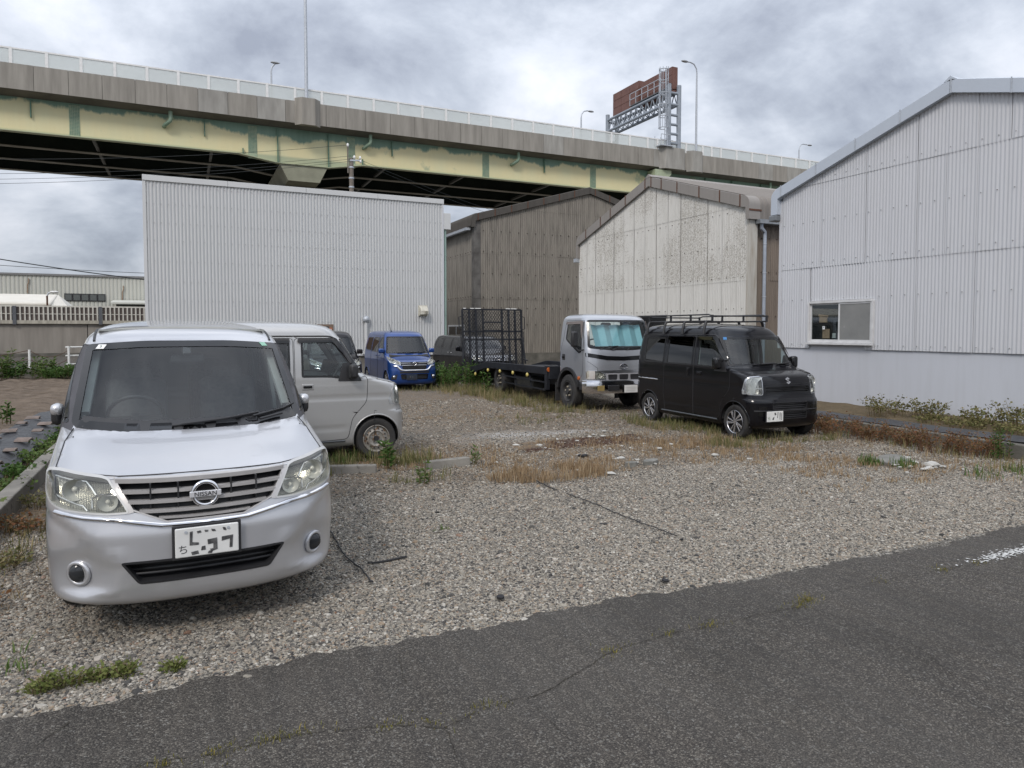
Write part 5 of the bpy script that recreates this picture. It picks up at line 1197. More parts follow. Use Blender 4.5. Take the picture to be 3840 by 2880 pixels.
c.body([(.21, .20, 4.58, .73, .50, 2.5), (.225, .115, 4.64, .775, .52, 2.5), (.25, .065, 4.66, .805, .53, 2.5), (.285, .038, 4.67, .822, .54, 2.5), (.36, .015, 4.68, .838, .56, 2.5), (.50, .0, 4.685, .845, .58, 2.5), (.62, .0, 4.685, .847, .60, 2.5), (.70, .015, 4.685, .847, .62, 2.5), (.80, .045, 4.68, .847, .64, 2.5), (.90, .095, 4.67, .847, .64, 2.5), (.93, .125, 4.67, .846, .63, 2.5), (.945, .17, 4.67, .845, .62, 2.5), (.975, .33, 4.67, .842, .56, 2.5), (1.01, .52, 4.66, .838, .50, 2.5), (1.05, .70, 4.66, .833, .46, 2.5), (1.09, .85, 4.65, .828, .44, 2.5), (1.12, .905, 4.65, .825, .44, 2.5), (1.3, 1.12, 4.62, .805, .44, 2.6), (1.5, 1.37, 4.58, .765, .42, 2.8), (1.66, 1.575, 4.52, .715, .38, 3), (1.715, 1.67, 4.48, .69, .36, 3), (1.765, 1.83, 4.42, .645, .4, 3), (1.81, 2.15, 4.3, .57, .5, 3), (1.84, 2.6, 4.1, .45, .5, 3), (1.858, 3.0, 3.9, .28, .3, 3), (1.865, 3.3, 3.6, .05, .1, 3)], disp=serena_disp, seg=5, side=62, front=20)
ws = roundpoly([(-.735, 1.135), (-.4, 1.105), (0, 1.098), (.4, 1.105), (.735, 1.135), (.665, 1.665), (.3, 1.69), (-.3, 1.69), (-.665, 1.665)], [.05, .05, .05, .05, .05, .04, .1, .1, .04])
f = c.window('windshield', ws, 'f', glass('windshield_glass', (.72, .78, .78), .85), .045)
c.patch('lower_frit', [(-.70, 1.13), (-.4, 1.102), (0, 1.096), (.4, 1.102), (.70, 1.13), (.66, 1.20), (.3, 1.165), (-.3, 1.165), (-.66, 1.20)], 'f', BLACKP, .002, 0, parent=f)
c.window('door_window', roundpoly([(1.52, 1.16), (2.28, 1.16), (2.26, 1.64), (2.0, 1.66), (1.86, 1.62)], .04), 's', GL_CLEAR)
c.window('sliding_door_window', roundpoly([(2.36, 1.16), (3.3, 1.16), (3.26, 1.65), (2.34, 1.65)], .05), 's'); c.window('rear_side_window', roundpoly([(3.4, 1.17), (4.3, 1.2), (4.16, 1.63), (3.36, 1.65)], .05), 's')
c.window('quarter_window', roundpoly([(1.18, 1.155), (1.44, 1.155), (1.74, 1.56)], .03), 's', GL_CLEAR)
hp = roundpoly([(-.70, 1.16), (-.4, 1.14), (0, 1.14), (.4, 1.14), (.70, 1.16), (.755, 1.06), (.765, .96), (.50, .947), (.44, .946), (-.44, .946), (-.50, .947), (-.765, .96), (-.755, 1.06)], .03)
c.panel('bonnet', hp, 'f', gap=False)
c.strip('bonnet_gap', [(-.715, 1.125), (-.755, 1.06), (-.767, .965), (-.50, .947), (-.44, .944), (.44, .944), (.50, .947), (.767, .965), (.755, 1.06), (.715, 1.125)], 'f', BLACKP, .004)
for sg in (1, -1):
    c.panel('pillar_cover', [(sg * .60, 1.12), (sg * .80, 1.125), (sg * .825, 1.17), (sg * .775, 1.40), (sg * .715, 1.665), (sg * .60, 1.665)], 'f', gap=False, mat=M('charcoal_pillar', (.055, .052, .058), rough=.4))
    c.strip('panel_seam', [(.64, .78), (.60, .66), (.585, .50)], 's', BLACKP, .0035, 0, sg)
c.panel('front_bumper', [(-.9, .15), (.9, .15), (.9, .80), (.72, .80), (.43, .80), (.34, .76), (.19, .71), (-.19, .71), (-.34, .76), (-.43, .80), (-.72, .80), (-.9, .80)], 'f', gap=False)
for sg in (1, -1):
    c.panel('front_door', [(1.28, .42), (1.36, .32), (2.31, .30), (2.31, 1.68), (1.86, 1.66), (1.28, 1.12)], 's', sg); c.panel('sliding_door', [(2.32, .30), (3.30, .32), (3.34, 1.0), (3.34, 1.69), (2.32, 1.69)], 's', sg)
    hl = [(-.815, .955), (-.74, .962), (-.52, .944), (-.485, .935), (-.385, .762), (-.50, .757), (-.70, .772), (-.775, .79), (-.812, .84)]
    hl = roundpoly([(a, b) for a, b in hl] if sg < 0 else [(-a, b) for a, b in hl], [.03, .02, .02, .015, .02, .02, .02, .03, .03])
    h = c.headlight(hl, REFLY, LENSY, .06, rim=M('satin_lamp_housing', (.52, .52, .51), (.46, .46, .45), rough=.5, metal=.2), bowls=((sg * .655, .875, .062), (sg * .49, .815, .050)))
    for q in ([(.77, .945), (.60, .935), (.555, .86)], [(.575, .79), (.575, .845), (.53, .862), (.44, .858)], [(.78, .84), (.62, .80), (.60, .775)]):
        c.strip('chrome_divider', [(sg * a, b) for a, b in q], 'f', CHROME, .006, -.02, parent=h)
    l_, n_, _ = c.hit(sg * .64, .415, 'f'); ctr = l_ + n_ * -.015; rot = n_.to_track_quat('Z', 'Y').to_matrix()
    MB().tube([ctr + n_ * .02 + rot @ Vector((.062 * math.cos(a), .062 * math.sin(a), 0)) for a in np.linspace(0, 2 * PI, 29)[:-1]], .0125, 8, closed=True).build('fog_lamp_bezel', SILVER, c.root, smooth=180)
    fl = MB().ball(ctr + n_ * .008, (.056, .026, .056), 18, 10).build('fog_lamp', M('smoked_fog_lens', (.03, .032, .035), rough=.08), c.root, smooth=180)
    c.strip('lower_chrome', [(sg * a, b) for a, b in ((.745, .757), (.60, .738), (.45, .728), (.36, .710), (.22, .685))], 'f', CHROME, .013, .008)
    c.strip('roof_rail_groove', [(sg * .62, y) for y in np.linspace(1.75, 4.3, 12)], 't', BLACKP, .010)
c.strip('lower_chrome', [(-.22, .685), (0, .68), (.22, .685)], 'f', CHROME, .012, .008)
for sg in (1, -1):
    q = [(sg * .53, .933), (sg * .45, .934), (sg * .36, .770), (sg * .395, .764), (sg * .43, .775)]; c.cut(q, 'f'); c.patch('lamp_fillet', [(sg * .488, .942), (sg * .455, .942), (sg * .362, .764), (sg * .392, .757)], 'f', SATIN, .0045, .03)
gp = [(-.462, .936), (.462, .936), (.370, .772), (.20, .70), (-.20, .70), (-.370, .772)]
c.cut(gp, 'f'); gr = c.patch('grille', offset_poly(gp, -.01), 'f', BLACKP, -.06, 0)
c.patch('grille_surround', gp, 'f', SATIN, .004, .07, 1, [offset_poly(dense(gp, .08), .008)], parent=gr)
for zc_, hw, hh in ((.914, .452, .017), (.858, .420, .013), (.805, .390, .013), (.755, .335, .012), (.718, .24, .008)):
    P = []
    for x in np.linspace(-hw, hw, 24):
        l_, n_, _ = c.hit(x, zc_ + .006 * (x / hw) ** 2, 'f'); P.append(l_)
    m = MB(); n = len(P); V = []
    for p in P:
        V += [(p.x, p.y - .004, p.z + hh), (p.x, p.y - .004 + .0, p.z - hh * .4), (p.x, p.y + .04, p.z - hh), (p.x, p.y + .05, p.z + hh * .9)]
    F = [(4 * i + a, 4 * i + (a + 1) % 4, 4 * i + 4 + (a + 1) % 4, 4 * i + 4 + a) for i in range(n - 1) for a in range(4)]; m.add(V, F); m.build('grille_bar', SATIN, gr, smooth=35)
for x in (-.28, -.14, .14, .28):
    l_, *_ = c.hit(x, .80, 'f'); MB().box(x - .004, x + .004, l_.y + .02, l_.y + .05, .72 if abs(x) < .2 else .77, .91).build('grille_rib', BLACKP, gr)
l_, n_, _ = c.hit(0, .838, 'f'); ey = l_.y - .022
em = MB().tube([(.066 * math.cos(a), ey, .838 + .066 * math.sin(a)) for a in np.linspace(0, 2 * PI, 41)[:-1]], .0115, 10, closed=True).build('emblem', CHROME, c.root, smooth=180)
MB().obox((0, ey - .006, .838), (.166, .014, .034)).build('name_bar', M('bright_name_bar', (.72, .72, .74), (.66, .66, .68), rough=.3, metal=.3), em, bevel=.004)
put_text(c, 'NISSAN', .034, BLACKP, (0, ey - .0145, .8375), (R(90), 0, 0), em, .0012, sx=1.05)
MB().cyl((0, ey + .008, .838), (0, ey + .03, .838), .064, n=28).build('emblem_back', BLACKG, em)
ip = roundpoly([(-.435, .498), (.435, .498), (.345, .365), (-.345, .365)], .02)
c.cut(ip, 'f'); ik = c.patch('lower_intake', offset_poly(dense(ip, .08), -.006), 'f', BLACKP, -.11, 0)
c.patch('intake_surround', ip, 'f', BLACKP, .002, .115, 1, [offset_poly(dense(ip, .08), .012)], parent=ik)
for z in (.405, .435, .468): c.strip('intake_slat', [(-.37 - (z - .4) * .5, z), (.37 + (z - .4) * .5, z)], 'f', BLACKP, .008, -.05, parent=ik)
py_ = c.hit(0, .58, 'f')[0].y - .02
p = c.plate(0, .585, py_)
put_text(c, '\u3061', .055, SMUDGE, (-.125, py_ - .0165, .545), (R(90), 0, 0), p, .0008)
smudges(p, 0, .585, py_, 1, [[(-.09, .06), (-.075, .062), (-.078, .0), (-.045, -.005), (-.045, -.018), (-.092, -.016)], [(-.055, .058), (-.035, .062), (-.03, .05), (-.05, .047)], [(-.015, .062), (.005, .06), (.003, .05), (-.012, .05)], [(.02, .064), (.04, .06), (.045, .048), (.025, .05)], [(.08, .066), (.095, .063), (.1, .045), (.085, .05)], [(-.03, -.03), (-.012, -.028), (-.01, -.05), (-.034, -.052)], [(.0, .005), (.05, .01), (.052, -.055), (.02, -.065), (.012, -.05), (.03, -.048), (.03, -.02), (.002, -.022)], [(.075, .012), (.135, .016), (.13, -.055), (.115, -.055), (.118, -.005), (.074, -.012)], [(-.085, -.055), (-.05, -.05), (-.045, -.068), (-.08, -.072)], [(.005, -.06), (.03, -.058), (.02, -.075), (.0, -.072)]])
for x, z in ((-.11, .06), (.11, .06)): MB().cyl((x, py_ - .017, .585 + z), (x, py_ - .021, .585 + z), .008, n=10).build('plate_bolt', GALV, p)
c.arch(1.03, .32, .375, .82, SILVER); c.arch(3.79, .32, .375, .82, SILVER)
c.finish(SILVER)
c.wheel(.685, 1.03, .325, .19, 'steel', .2); c.wheel(.70, 3.79, .325, .20, 'steel', .2)
c.mirror(.84, 1.52, 1.18, BLACKP, (.075, .12, .15))
for sg in (1, -1): MB().obox((sg * .84, 1.51, 1.215), (.08, .115, .085)).build('mirror_cap', SILVER, c.root, bevel=.03, smooth=60)
c.interior(.74, .75, 4.5, .42, 1.28, 1.13, 1.62, 1.13, (2.1, 3.0, 3.8), GREYIN, 1.36, M('charcoal_dash', (.045, .05, .052), (.06, .062, .064), rough=.7))
MB().box(-.4, .4, .25, .72, .22, .40).box(-.76, .76, .72, 4.4, .22, .40).build('underbody', DARKIN, c.root); MB().box(-.6, .6, 1.9, 4.3, 1.76, 1.775).build('headliner', BEIGEIN, c.root)
for sg in (1, -1):
    MB().obox((sg * .70, 2.3, 1.38), (.03, .12, .62), Matrix.Rotation(-sg * .12, 3, 'Y')).build('pillar_trim', BEIGEIN, c.root); MB().obox((sg * .69, 3.35, 1.38), (.03, .16, .6), Matrix.Rotation(-sg * .12, 3, 'Y')).build('pillar_trim', BEIGEIN, c.root)
    MB().bar((sg * .66, 1.30, 1.20), (sg * .60, 1.78, 1.62), .05, .03).build('pillar_trim', BEIGEIN, c.root)
c.wiper([(-.08, 1.115), (.18, 1.135), (.30, 1.15)], [(-.14, 1.118), (.18, 1.145), (.42, 1.172)]); c.wiper([(.42, 1.118), (.58, 1.145)], [(.38, 1.15), (.60, 1.185), (.69, 1.21)])
l_, n_, _ = c.hit(-.01, 1.62, 'f'); MB().obox(l_ + Vector((0, .03, 0)), (.06, .03, .11), Matrix.Rotation(-.9, 3, 'X')).build('mirror_mount', BLACKP, c.root, bevel=.01); MB().obox((0, l_.y + .12, 1.55), (.24, .04, .07)).build('rear_view_mirror', BLACKP, c.root, bevel=.02)
for x, z, sz, mt, nm_ in ((-.57, 1.645, (.06, .002, .05), WHITEP, 'service_sticker'), (.555, 1.655, (.05, .002, .045), M('pale_green_sticker', (.30, .55, .42), rough=.6), 'inspection_sticker')):
    l_, n_, _ = c.hit(x, z, 'f'); o = MB().obox((0, 0, 0), (sz[0], sz[2], .003)).build(nm_, mt, c.root); o.location = l_ + n_ * .004; o.rotation_euler = n_.to_track_quat('Z', 'Y').to_euler()
l_, n_, _ = c.hit(-.57, 1.645, 'f'); put_text(c, '5', .035, M('sticker_ink', (.05, .12, .1)), l_ + n_ * .0065, (R(38), 0, R(-12)), c.root, .0005)
# ---------------------------------------------------------------- one-box kei vans
def micro_van(label, loc, rz, pm, rim, black):
    c = Car('kei_van', label, 'van', loc, rz)
    def disp(p):
        if abs(p.x) > .6 and .80 < p.z < .90 and p.y > .25: p.x *= 1 - .010 * math.exp(-((p.z - .86) / .014) ** 2)
        if abs(p.x) > .6 and .40 < p.z < .50 and .9 < p.y < 2.5: p.x *= 1 - .008 * math.exp(-((p.z - .45) / .014) ** 2)
        return p
    c.body([(.20, .10, 3.30, .69, .22, 3), (.235, .045, 3.36, .715, .24, 3), (.30, .012, 3.39, .73, .26, 3), (.45, .0, 3.395, .735, .28, 3), (.60, .0, 3.395, .737, .28, 3), (.655, .012, 3.395, .737, .28, 3), (.675, .045, 3.39, .737, .28, 3), (.80, .055, 3.38, .737, .28, 3), (.95, .075, 3.38, .737, .28, 3), (1.01, .10, 3.38, .737, .28, 3), (1.045, .15, 3.38, .736, .27, 3), (1.08, .28, 3.38, .735, .25, 3), (1.12, .44, 3.375, .734, .22, 3), (1.155, .555, 3.37, .732, .22, 3), (1.175, .59, 3.37, .730, .22, 3), (1.35, .69, 3.36, .712, .22, 3), (1.52, .79, 3.345, .685, .22, 3), (1.655, .87, 3.33, .658, .22, 3), (1.685, .90, 3.325, .652, .24, 3), (1.695, .905, 3.325, .640, .24, 3), (1.75, .95, 3.31, .622, .26, 3), (1.81, 1.03, 3.28, .58, .3, 3), (1.85, 1.17, 3.22, .50, .34, 3), (1.875, 1.45, 3.1, .36, .4, 3), (1.89, 1.8, 2.9, .18, .3, 3), (1.895, 2.1, 2.6, .03, .1, 3)], dr=.12, seg=5, side=60, front=15, disp=disp)
    ws = roundpoly([(-.69, 1.175), (.69, 1.175), (.615, 1.655), (-.615, 1.655)], .05)
    c.window('windshield', ws, 'f', glass('van_windshield', (.52, .58, .57), 1.0), .035)
    c.window('door_window', roundpoly([(1.46, 1.145), (1.46, 1.63), (1.03, 1.63), (.80, 1.30), (.70, 1.12), (.78, 1.085), (1.08, 1.14)], [.03, .03, .08, .1, .03, .03, .1]), 's', GL_CLEAR, .028)
    c.window('sliding_door_window', roundpoly([(1.60, 1.15), (2.36, 1.15), (2.36, 1.63), (1.60, 1.63)], .03), 's', GL_DARK if black else GL_CLEAR, .028)
    c.window('rear_side_window', roundpoly([(2.46, 1.16), (3.10, 1.16), (3.10, 1.64), (2.46, 1.64)], .06), 's', GL_DARK if black else GL_CLEAR, .03)
    c.arch(.47, .29, .325, .737, pm); c.arch(2.92, .29, .315, .737, pm)
    for sg in (1, -1):
        d1 = [(.585, 1.10), (.60, .80), (.80, .58), (.86, .30), (1.545, .275), (1.545, 1.665), (1.0, 1.665), (.62, 1.15)]; c.panel('front_door', roundpoly(d1, .06), 's', sg)
        c.panel('sliding_door', roundpoly([(1.56, .275), (2.40, .275), (2.45, .60), (2.42, 1.665), (1.56, 1.665)], .05), 's', sg)
        hl = [(.50, 1.035), (.685, 1.02), (.725, .95), (.725, .745), (.50, .735)]; hl = roundpoly([(sg * a, b) for a, b in hl], .03)
        h = c.headlight(hl, REFL, LENS, .07, sg, ((sg * .615, .925, .075), (sg * .575, .785, .036), (sg * .66, .79, .036)), rim=pm if not black else ALU)
        c.strip('divider', [(sg * .51, .835), (sg * .70, .84)], 'f', ALU, .007, -.02, parent=h)
        c.patch('side_lens', roundpoly([(.125, 1.02), (.245, 1.0), (.30, .80), (.29, .745), (.125, .75)], .02), 's', M('bright_lamp_side', (.52, .54, .55), (.40, .42, .43), sc=14, rough=.12, metal=.5), .003, .004, sg, parent=h)
        c.strip('roof_gutter', [(sg * .645, y) for y in np.linspace(.98, 3.2, 14)], 't', BLACKP if black else M('grey_gutter_seal', (.08, .08, .08)), .012)
        for y, z, v in ((1.385, 1.02, 0), (1.70, 1.03, 1)):
            l_, n_, _ = c.hit(y, z, 's', sg); hb = MB().obox(l_ + n_ * .002, (.014, .15 if not v else .085, .075 if not v else .15)).build('door_handle', pm, c.root, bevel=.018); MB().obox(l_ + n_ * .012, (.012, .115 if not v else .04, .034 if not v else .11)).build('grip', BLACKG if not v or black else BLACKP, hb, bevel=.008)
        c.strip('side_moulding', [(.9, .272), (2.5, .272)], 's', M('sill_trim', (.10, .11, .12) if black else (.3, .3, .3), rough=.3), .014, .0, sg)
        if black: c.strip('rear_chrome_trim', [(2.62, .835), (3.34, .84)], 's', CHROME, .012, .002, sg)
        c.patch('window_visor', roundpoly([(1.50, 1.60), (1.50, 1.66), (1.0, 1.66), (.72, 1.28), (.755, 1.26), (1.04, 1.605)], .02), 's', glass('smoked_visor', (.10, .09, .085), .8), .028, .004, sg)
        c.patch('window_visor', roundpoly([(1.60, 1.595), (2.36, 1.595), (2.36, 1.66), (1.60, 1.66)], .02), 's', glass('smoked_visor', (.10, .09, .085), .8), .028, .004, sg)
    c.panel('front_panel', roundpoly([(-.70, 1.10), (.70, 1.10), (.66, 1.045), (.485, 1.04), (.485, .905), (-.485, .905), (-.485, 1.04), (-.66, 1.045)], .02), 'f')
    c.panel('front_bumper', [(-.76, .18), (.76, .18), (.76, .665), (-.76, .665)], 'f', gap=True)
    gp = roundpoly([(-.465, .875), (.465, .875), (.465, .77), (-.465, .77)], .03); c.cut(gp, 'f'); g_ = c.patch('grille', offset_poly(dense(gp, .06), -.004), 'f', BLACKP, -.05, 0); c.patch('grille_frame', gp, 'f', BLACKG if black else SATIN, .004, .05, 1, [offset_poly(dense(gp, .06), .010)], parent=g_)
    for z in (.80, .825, .85): c.strip('grille_bar', [(-.455, z), (.455, z)], 'f', BLACKG if black else SATIN, .008, -.008, parent=g_)
    for z0, z1, w_ in ((.50, .62, .36), (.345, .47, .36)):
        ip = roundpoly([(-w_, z0), (w_, z0), (w_, z1), (-w_, z1)], .03); c.cut(ip, 'f'); ik = c.patch('lower_intake', offset_poly(dense(ip, .06), -.004), 'f', BLACKP, -.07, 0); c.patch('intake_surround', ip, 'f', BLACKP, .002, .07, 1, [offset_poly(dense(ip, .06), .010)], parent=ik)
        for z in np.linspace(z0 + .03, z1 - .03, 3): c.strip('intake_slat', [(-w_ + .02, z), (w_ - .02, z)], 'f', BLACKP, .007, -.02, parent=ik)
    c.strip('bumper_rib', [(-.66, .485), (.66, .485)], 'f', BLACKP if black else pm, .010, .0)
    for sg in (1, -1):
        c.patch('fog_lamp_recess', roundpoly([(sg * .46, .40), (sg * .60, .40), (sg * .60, .56), (sg * .46, .56)], .03), 'f', BLACKG, .003, .004)
    y_ = c.hit(-.33 if black else 0, .39, 'f')[0].y - .02; p = c.plate(-.34 if black else .1, .40, y_)
    smudges(p, -.34 if black else .1, .40, y_, 1, [[(-.02, .06), (.0, .065), (.02, .03), (-.01, .02)], [(.05, .07), (.06, .07), (.05, -.03), (.04, -.02)], [(.09, .06), (.105, .06), (.10, -.05), (.09, -.05)], [(-.05, -.02), (-.02, .0), (-.03, -.05), (-.06, -.05)], [(.125, .05), (.135, .05), (.13, -.06), (.12, -.06)]])
    if black: put_text(c, '\u3089', .06, M('plate_green', (.03, .12, .05)), (-.465, y_ - .0165, .37), (R(90), 0, 0), p, .0008)
    c.finish(pm)
    c.wheel(.645, .47, .278, .165, rim, .188 if rim == 'steel' else .195); c.wheel(.645, 2.92, .278, .165, rim, .188 if rim == 'steel' else .19)
    c.mirror(.83, .80, 1.22, BLACKG if black else BLACKP, (.13, .11, .20))
    for sg in (1, -1): c.patch('mirror_base', roundpoly([(.665, 1.08), (.99, 1.085), (.92, 1.33), (.80, 1.33)], .02), 's', BLACKP, .006, .01, sg)
    c.interior(.64, .35, 3.2, .45, .78, 1.14, 1.00, 1.16, (1.45, 2.3) if black else (1.45,), GREYIN, 1.42, M('charcoal_dash', (.045, .05, .052)))
    MB().box(-.66, .66, .25, 3.2, .22, .42).build('underbody', DARKIN, c.root); MB().box(-.55, .55, 1.2, 3.2, 1.76, 1.77).build('headliner', BEIGEIN, c.root)
    for sg in (1, -1): MB().obox((sg * .655, 1.53, 1.38), (.03, .10, .56), Matrix.Rotation(-sg * .1, 3, 'Y')).build('pillar_trim', BEIGEIN if black else GREYIN, c.root)
    c.wiper([(-.1, 1.185), (.2, 1.20)], [(-.25, 1.187), (.2, 1.215)]); c.wiper([(.35, 1.185), (.5, 1.2)], [(.25, 1.187), (.62, 1.215)])
    MB().box(-.11, .11, .92, .96, 1.50, 1.57).build('rear_view_mirror', BLACKP, c.root, bevel=.015)
    return c
# black kei van with roof rack
c = micro_van('glossy black kei van with roof rack and alloy wheels parked at the right kerb', (8.835, 8.282), -.04, BLACKC, 'alloy', True)
l_, n_, _ = c.hit(0, .955, 'f')
S1 = [(-.05, .035), (0, .062), (.05, .035), (.028, .018), (0, .034), (-.016, .024), (.05, -.012), (0, -.062 + .018), (.0, -.02), (-.05, .012)]
em = MB().prism([(-.052, .028), (-.008, .058), (.035, .032), (.014, .016), (-.006, .028), (-.016, .021), (.052, -.024), (.008, -.056), (-.037, -.030), (-.015, -.014), (.005, -.026), (.016, -.018), (-.052, .022)], 'y', -.008, .006).build('emblem', CHROME, c.root); em.location = l_ + Vector((0, -.004, 0)); em.rotation_euler = (R(-8), 0, 0)
for x, z in ((-.575, 1.63),):
    l_, n_, _ = c.hit(x, z, 'f'); o = MB().box(-.03, .03, -.025, .025, 0, .003).build('blue_sticker', M('blue_sticker', (.05, .2, .45)), c.root); o.location = l_ + n_ * .004; o.rotation_euler = n_.to_track_quat('Z', 'Y').to_euler()
rk = MB()
for x in (-.60, .60):
    rk.tube([(x, 1.22, 2.02), (x, 1.32, 2.045), (x, 3.02, 2.045), (x, 3.12, 2.02)], .013, 8)
    rk.tube([(x, 1.22, 1.93), (x, 3.14, 1.93)], .015, 8)
    for y in (1.22, 1.82, 2.42, 3.12): rk.bar((x, y, 1.92), (x, y, 2.04), .035, .022)
rk.tube([(-.60, 1.22, 2.02), (.60, 1.22, 2.02)], .013, 8); rk.tube([(-.60, 3.12, 2.02), (.60, 3.12, 2.02)], .013, 8)
rack = rk.build('roof_rack', BLACKP, c.root, smooth=50)
for y in (1.30, 1.75, 2.2, 2.65, 3.05): MB().box(-.60, .60, y - .02, y + .02, 1.915, 1.935).build('cross_slat', BLACKP, rack)
for sg in (1, -1):
    for y in (1.36, 1.97, 2.55, 3.10): MB().tube([(sg * .60, y, 1.93), (sg * .63, y, 1.90), (sg * .665, y, 1.78), (sg * .672, y, 1.71)], [.022, .026, .024, .03], 8).build('rack_foot', BLACKP, rack, smooth=50)
# silver kei van seen from the side behind the minivan
c = micro_van('warm silver kei van with rusty steel wheels parked sideways behind the silver minivan', (2.86, 10.24), PI / 2, SILVERW, 'steel', False)
c.strip('roof_lamp', [(-.05, 1.0), (.08, 1.0)], 't', BLACKP, .03, .01)

# ---------------------------------------------------------------- tall kei wagons by the facade
def kei_wagon(name, label, loc, rz, pm, detail=True):
    c = Car(name, label, 'car', loc, rz)
    c.body([(.15, .14, 3.28, .68, .25, 2.8), (.18, .06, 3.34, .705, .28, 2.8), (.24, .02, 3.38, .72, .3, 2.8), (.35, .0, 3.39, .733, .32, 2.8), (.55, .0, 3.395, .737, .34, 2.8), (.66, .015, 3.395, .737, .36, 2.8), (.76, .03, 3.39, .737, .36, 2.8), (.83, .055, 3.39, .737, .36, 2.8), (.86, .10, 3.39, .736, .35, 2.8), (.90, .24, 3.39, .734, .33, 2.8), (.96, .42, 3.385, .732, .3, 2.8), (1.02, .55, 3.38, .728, .28, 2.8), (1.06, .61, 3.38, .724, .28, 2.8), (1.25, .74, 3.36, .70, .28, 2.8), (1.45, .87, 3.33, .655, .28, 3), (1.60, .97, 3.30, .615, .28, 3), (1.66, 1.04, 3.28, .595, .3, 3), (1.71, 1.16, 3.22, .55, .3, 3), (1.745, 1.4, 3.1, .45, .34, 3), (1.765, 1.75, 2.9, .27, .3, 3), (1.775, 2.2, 2.6, .04, .1, 3)], dr=.14, seg=4, side=56, front=13)
    c.window('windshield', roundpoly([(-.68, 1.065), (.68, 1.065), (.575, 1.585), (-.575, 1.585)], .05), 'f', glass('wagon_windshield', (.50, .56, .55), 1.0), .035)
    c.window('door_window', roundpoly([(1.50, 1.09), (1.48, 1.56), (1.16, 1.57), (.86, 1.09)], .04), 's', GL_DARK, .028)
    c.window('rear_door_window', roundpoly([(1.60, 1.09), (2.34, 1.10), (2.30, 1.56), (1.58, 1.56)], .04), 's', GL_DARK, .028); c.window('rear_side_window', roundpoly([(2.46, 1.12), (3.12, 1.15), (3.02, 1.55), (2.42, 1.56)], .05), 's', GL_DARK, .028)
    c.arch(.55, .27, .315, .737, pm); c.arch(2.98, .27, .315, .737, pm)
    for sg in (1, -1):
        c.panel('front_door', [(.86, .30), (1.55, .28), (1.55, 1.60), (1.16, 1.60), (.78, 1.06)], 's', sg); c.panel('sliding_door', [(1.565, .28), (2.40, .28), (2.46, .62), (2.40, 1.60), (1.565, 1.60)], 's', sg)
        hl = roundpoly([(sg * a, b) for a, b in ((.715, .985), (.60, .94), (.43, .835), (.415, .735), (.55, .755), (.70, .82))], .02)
        h = c.headlight(hl, REFL, LENS, .06, sg, ((sg * .60, .86, .05), (sg * .49, .81, .038)))
        c.strip('lamp_stripe', [(sg * .70, .96), (sg * .58, .905), (sg * .45, .815)], 'f', WHITEP, .008, -.015, parent=h)
        bz = c.patch('fog_lamp_recess', roundpoly([(sg * .51, .47), (sg * .66, .43), (sg * .70, .31), (sg * .55, .31)], .03), 'f', BLACKP, .004, .006)
        l_, n_, _ = c.hit(sg * .605, .39, 'f'); MB().ball(l_ + n_ * .012, (.045, .02, .045), 14, 9).build('fog_lamp', CHROME, bz, smooth=180)
        for y in (1.40, 1.72):
            l_, n_, _ = c.hit(y, .985, 's', sg); MB().obox(l_ + n_ * .012, (.02, .15, .03)).build('door_handle', pm, c.root, bevel=.01)
        MB().tube([c.hit(sg * q, z, 'f')[0] + Vector((0, -.012, 0)) for q, z in ((.63, .72), (.52, .705), (.44, .615), (.40, .592), (.30, .582))], [.012, .030, .034, .028, .024], 10).build('chrome_wing', CHROME, c.root, smooth=60)
    c.strip('chrome_wing', [(-.31, .582), (.31, .582)], 'f', CHROME, .024, .012, n=10)
    gp = [(-.41, .83), (.41, .83), (.40, .72), (.35, .60), (-.35, .60), (-.40, .72)]; c.cut(gp, 'f'); g_ = c.patch('grille', offset_poly(gp, -.005), 'f', BLACKP, -.05, 0); c.patch('grille_frame', gp, 'f', BLACKG, .003, .05, 1, [offset_poly(dense(gp, .08), .01)], parent=g_)
    for z, w_ in ((.80, .40), (.765, .40), (.735, .39), (.69, .38), (.65, .36)): c.strip('grille_bar', [(-w_, z), (w_, z)], 'f', CHROME if z in (.735, .80) else BLACKG, .008, -.012, parent=g_)
    l_, *_ = c.hit(0, .775, 'f')
    em = MB().tube([(.052 * math.cos(a), l_.y - .012, .775 + .052 * math.sin(a)) for a in np.linspace(0, 2 * PI, 29)[:-1]], .010, 8, closed=True).build('emblem', CHROME, c.root, smooth=180); MB().obox((0, l_.y - .016, .775), (.128, .012, .024)).build('name_bar', CHROME, em)
    put_text(c, 'NISSAN', .022, BLACKP, (0, l_.y - .0235, .7745), (R(90), 0, 0), em, .001)
    c.patch('bumper_band', [(-.46, .545), (.46, .545), (.44, .49), (-.44, .49)], 'f', BLACKP, .004, .006)
    ip = roundpoly([(-.43, .47), (.43, .47), (.40, .31), (-.40, .31)], .04); c.cut(ip, 'f'); ik = c.patch('lower_intake', offset_poly(dense(ip, .06), -.005), 'f', BLACKP, -.06, 0); c.patch('intake_surround', ip, 'f', BLACKG, .002, .06, 1, [offset_poly(dense(ip, .06), .01)], parent=ik)
    for z in (.35, .39, .43): c.strip('intake_slat', [(-.40, z), (.40, z)], 'f', BLACKP, .008, -.015, parent=ik)
    y_ = c.hit(0, .39, 'f')[0].y - .02; p = MB().obox((-.1, y_, .385), (.33, .012, .165)).build('plate_bracket', M('bare_plate_mount', (.015, .03, .055), (.02, .02, .025), sc=12), c.root)
    smudges(p, -.1, .385, y_, 1, [[(-.07, .03), (-.04, .04), (-.03, -.01), (-.06, -.03)], [(.0, .02), (.03, .025), (.03, -.03), (.01, -.035)]])
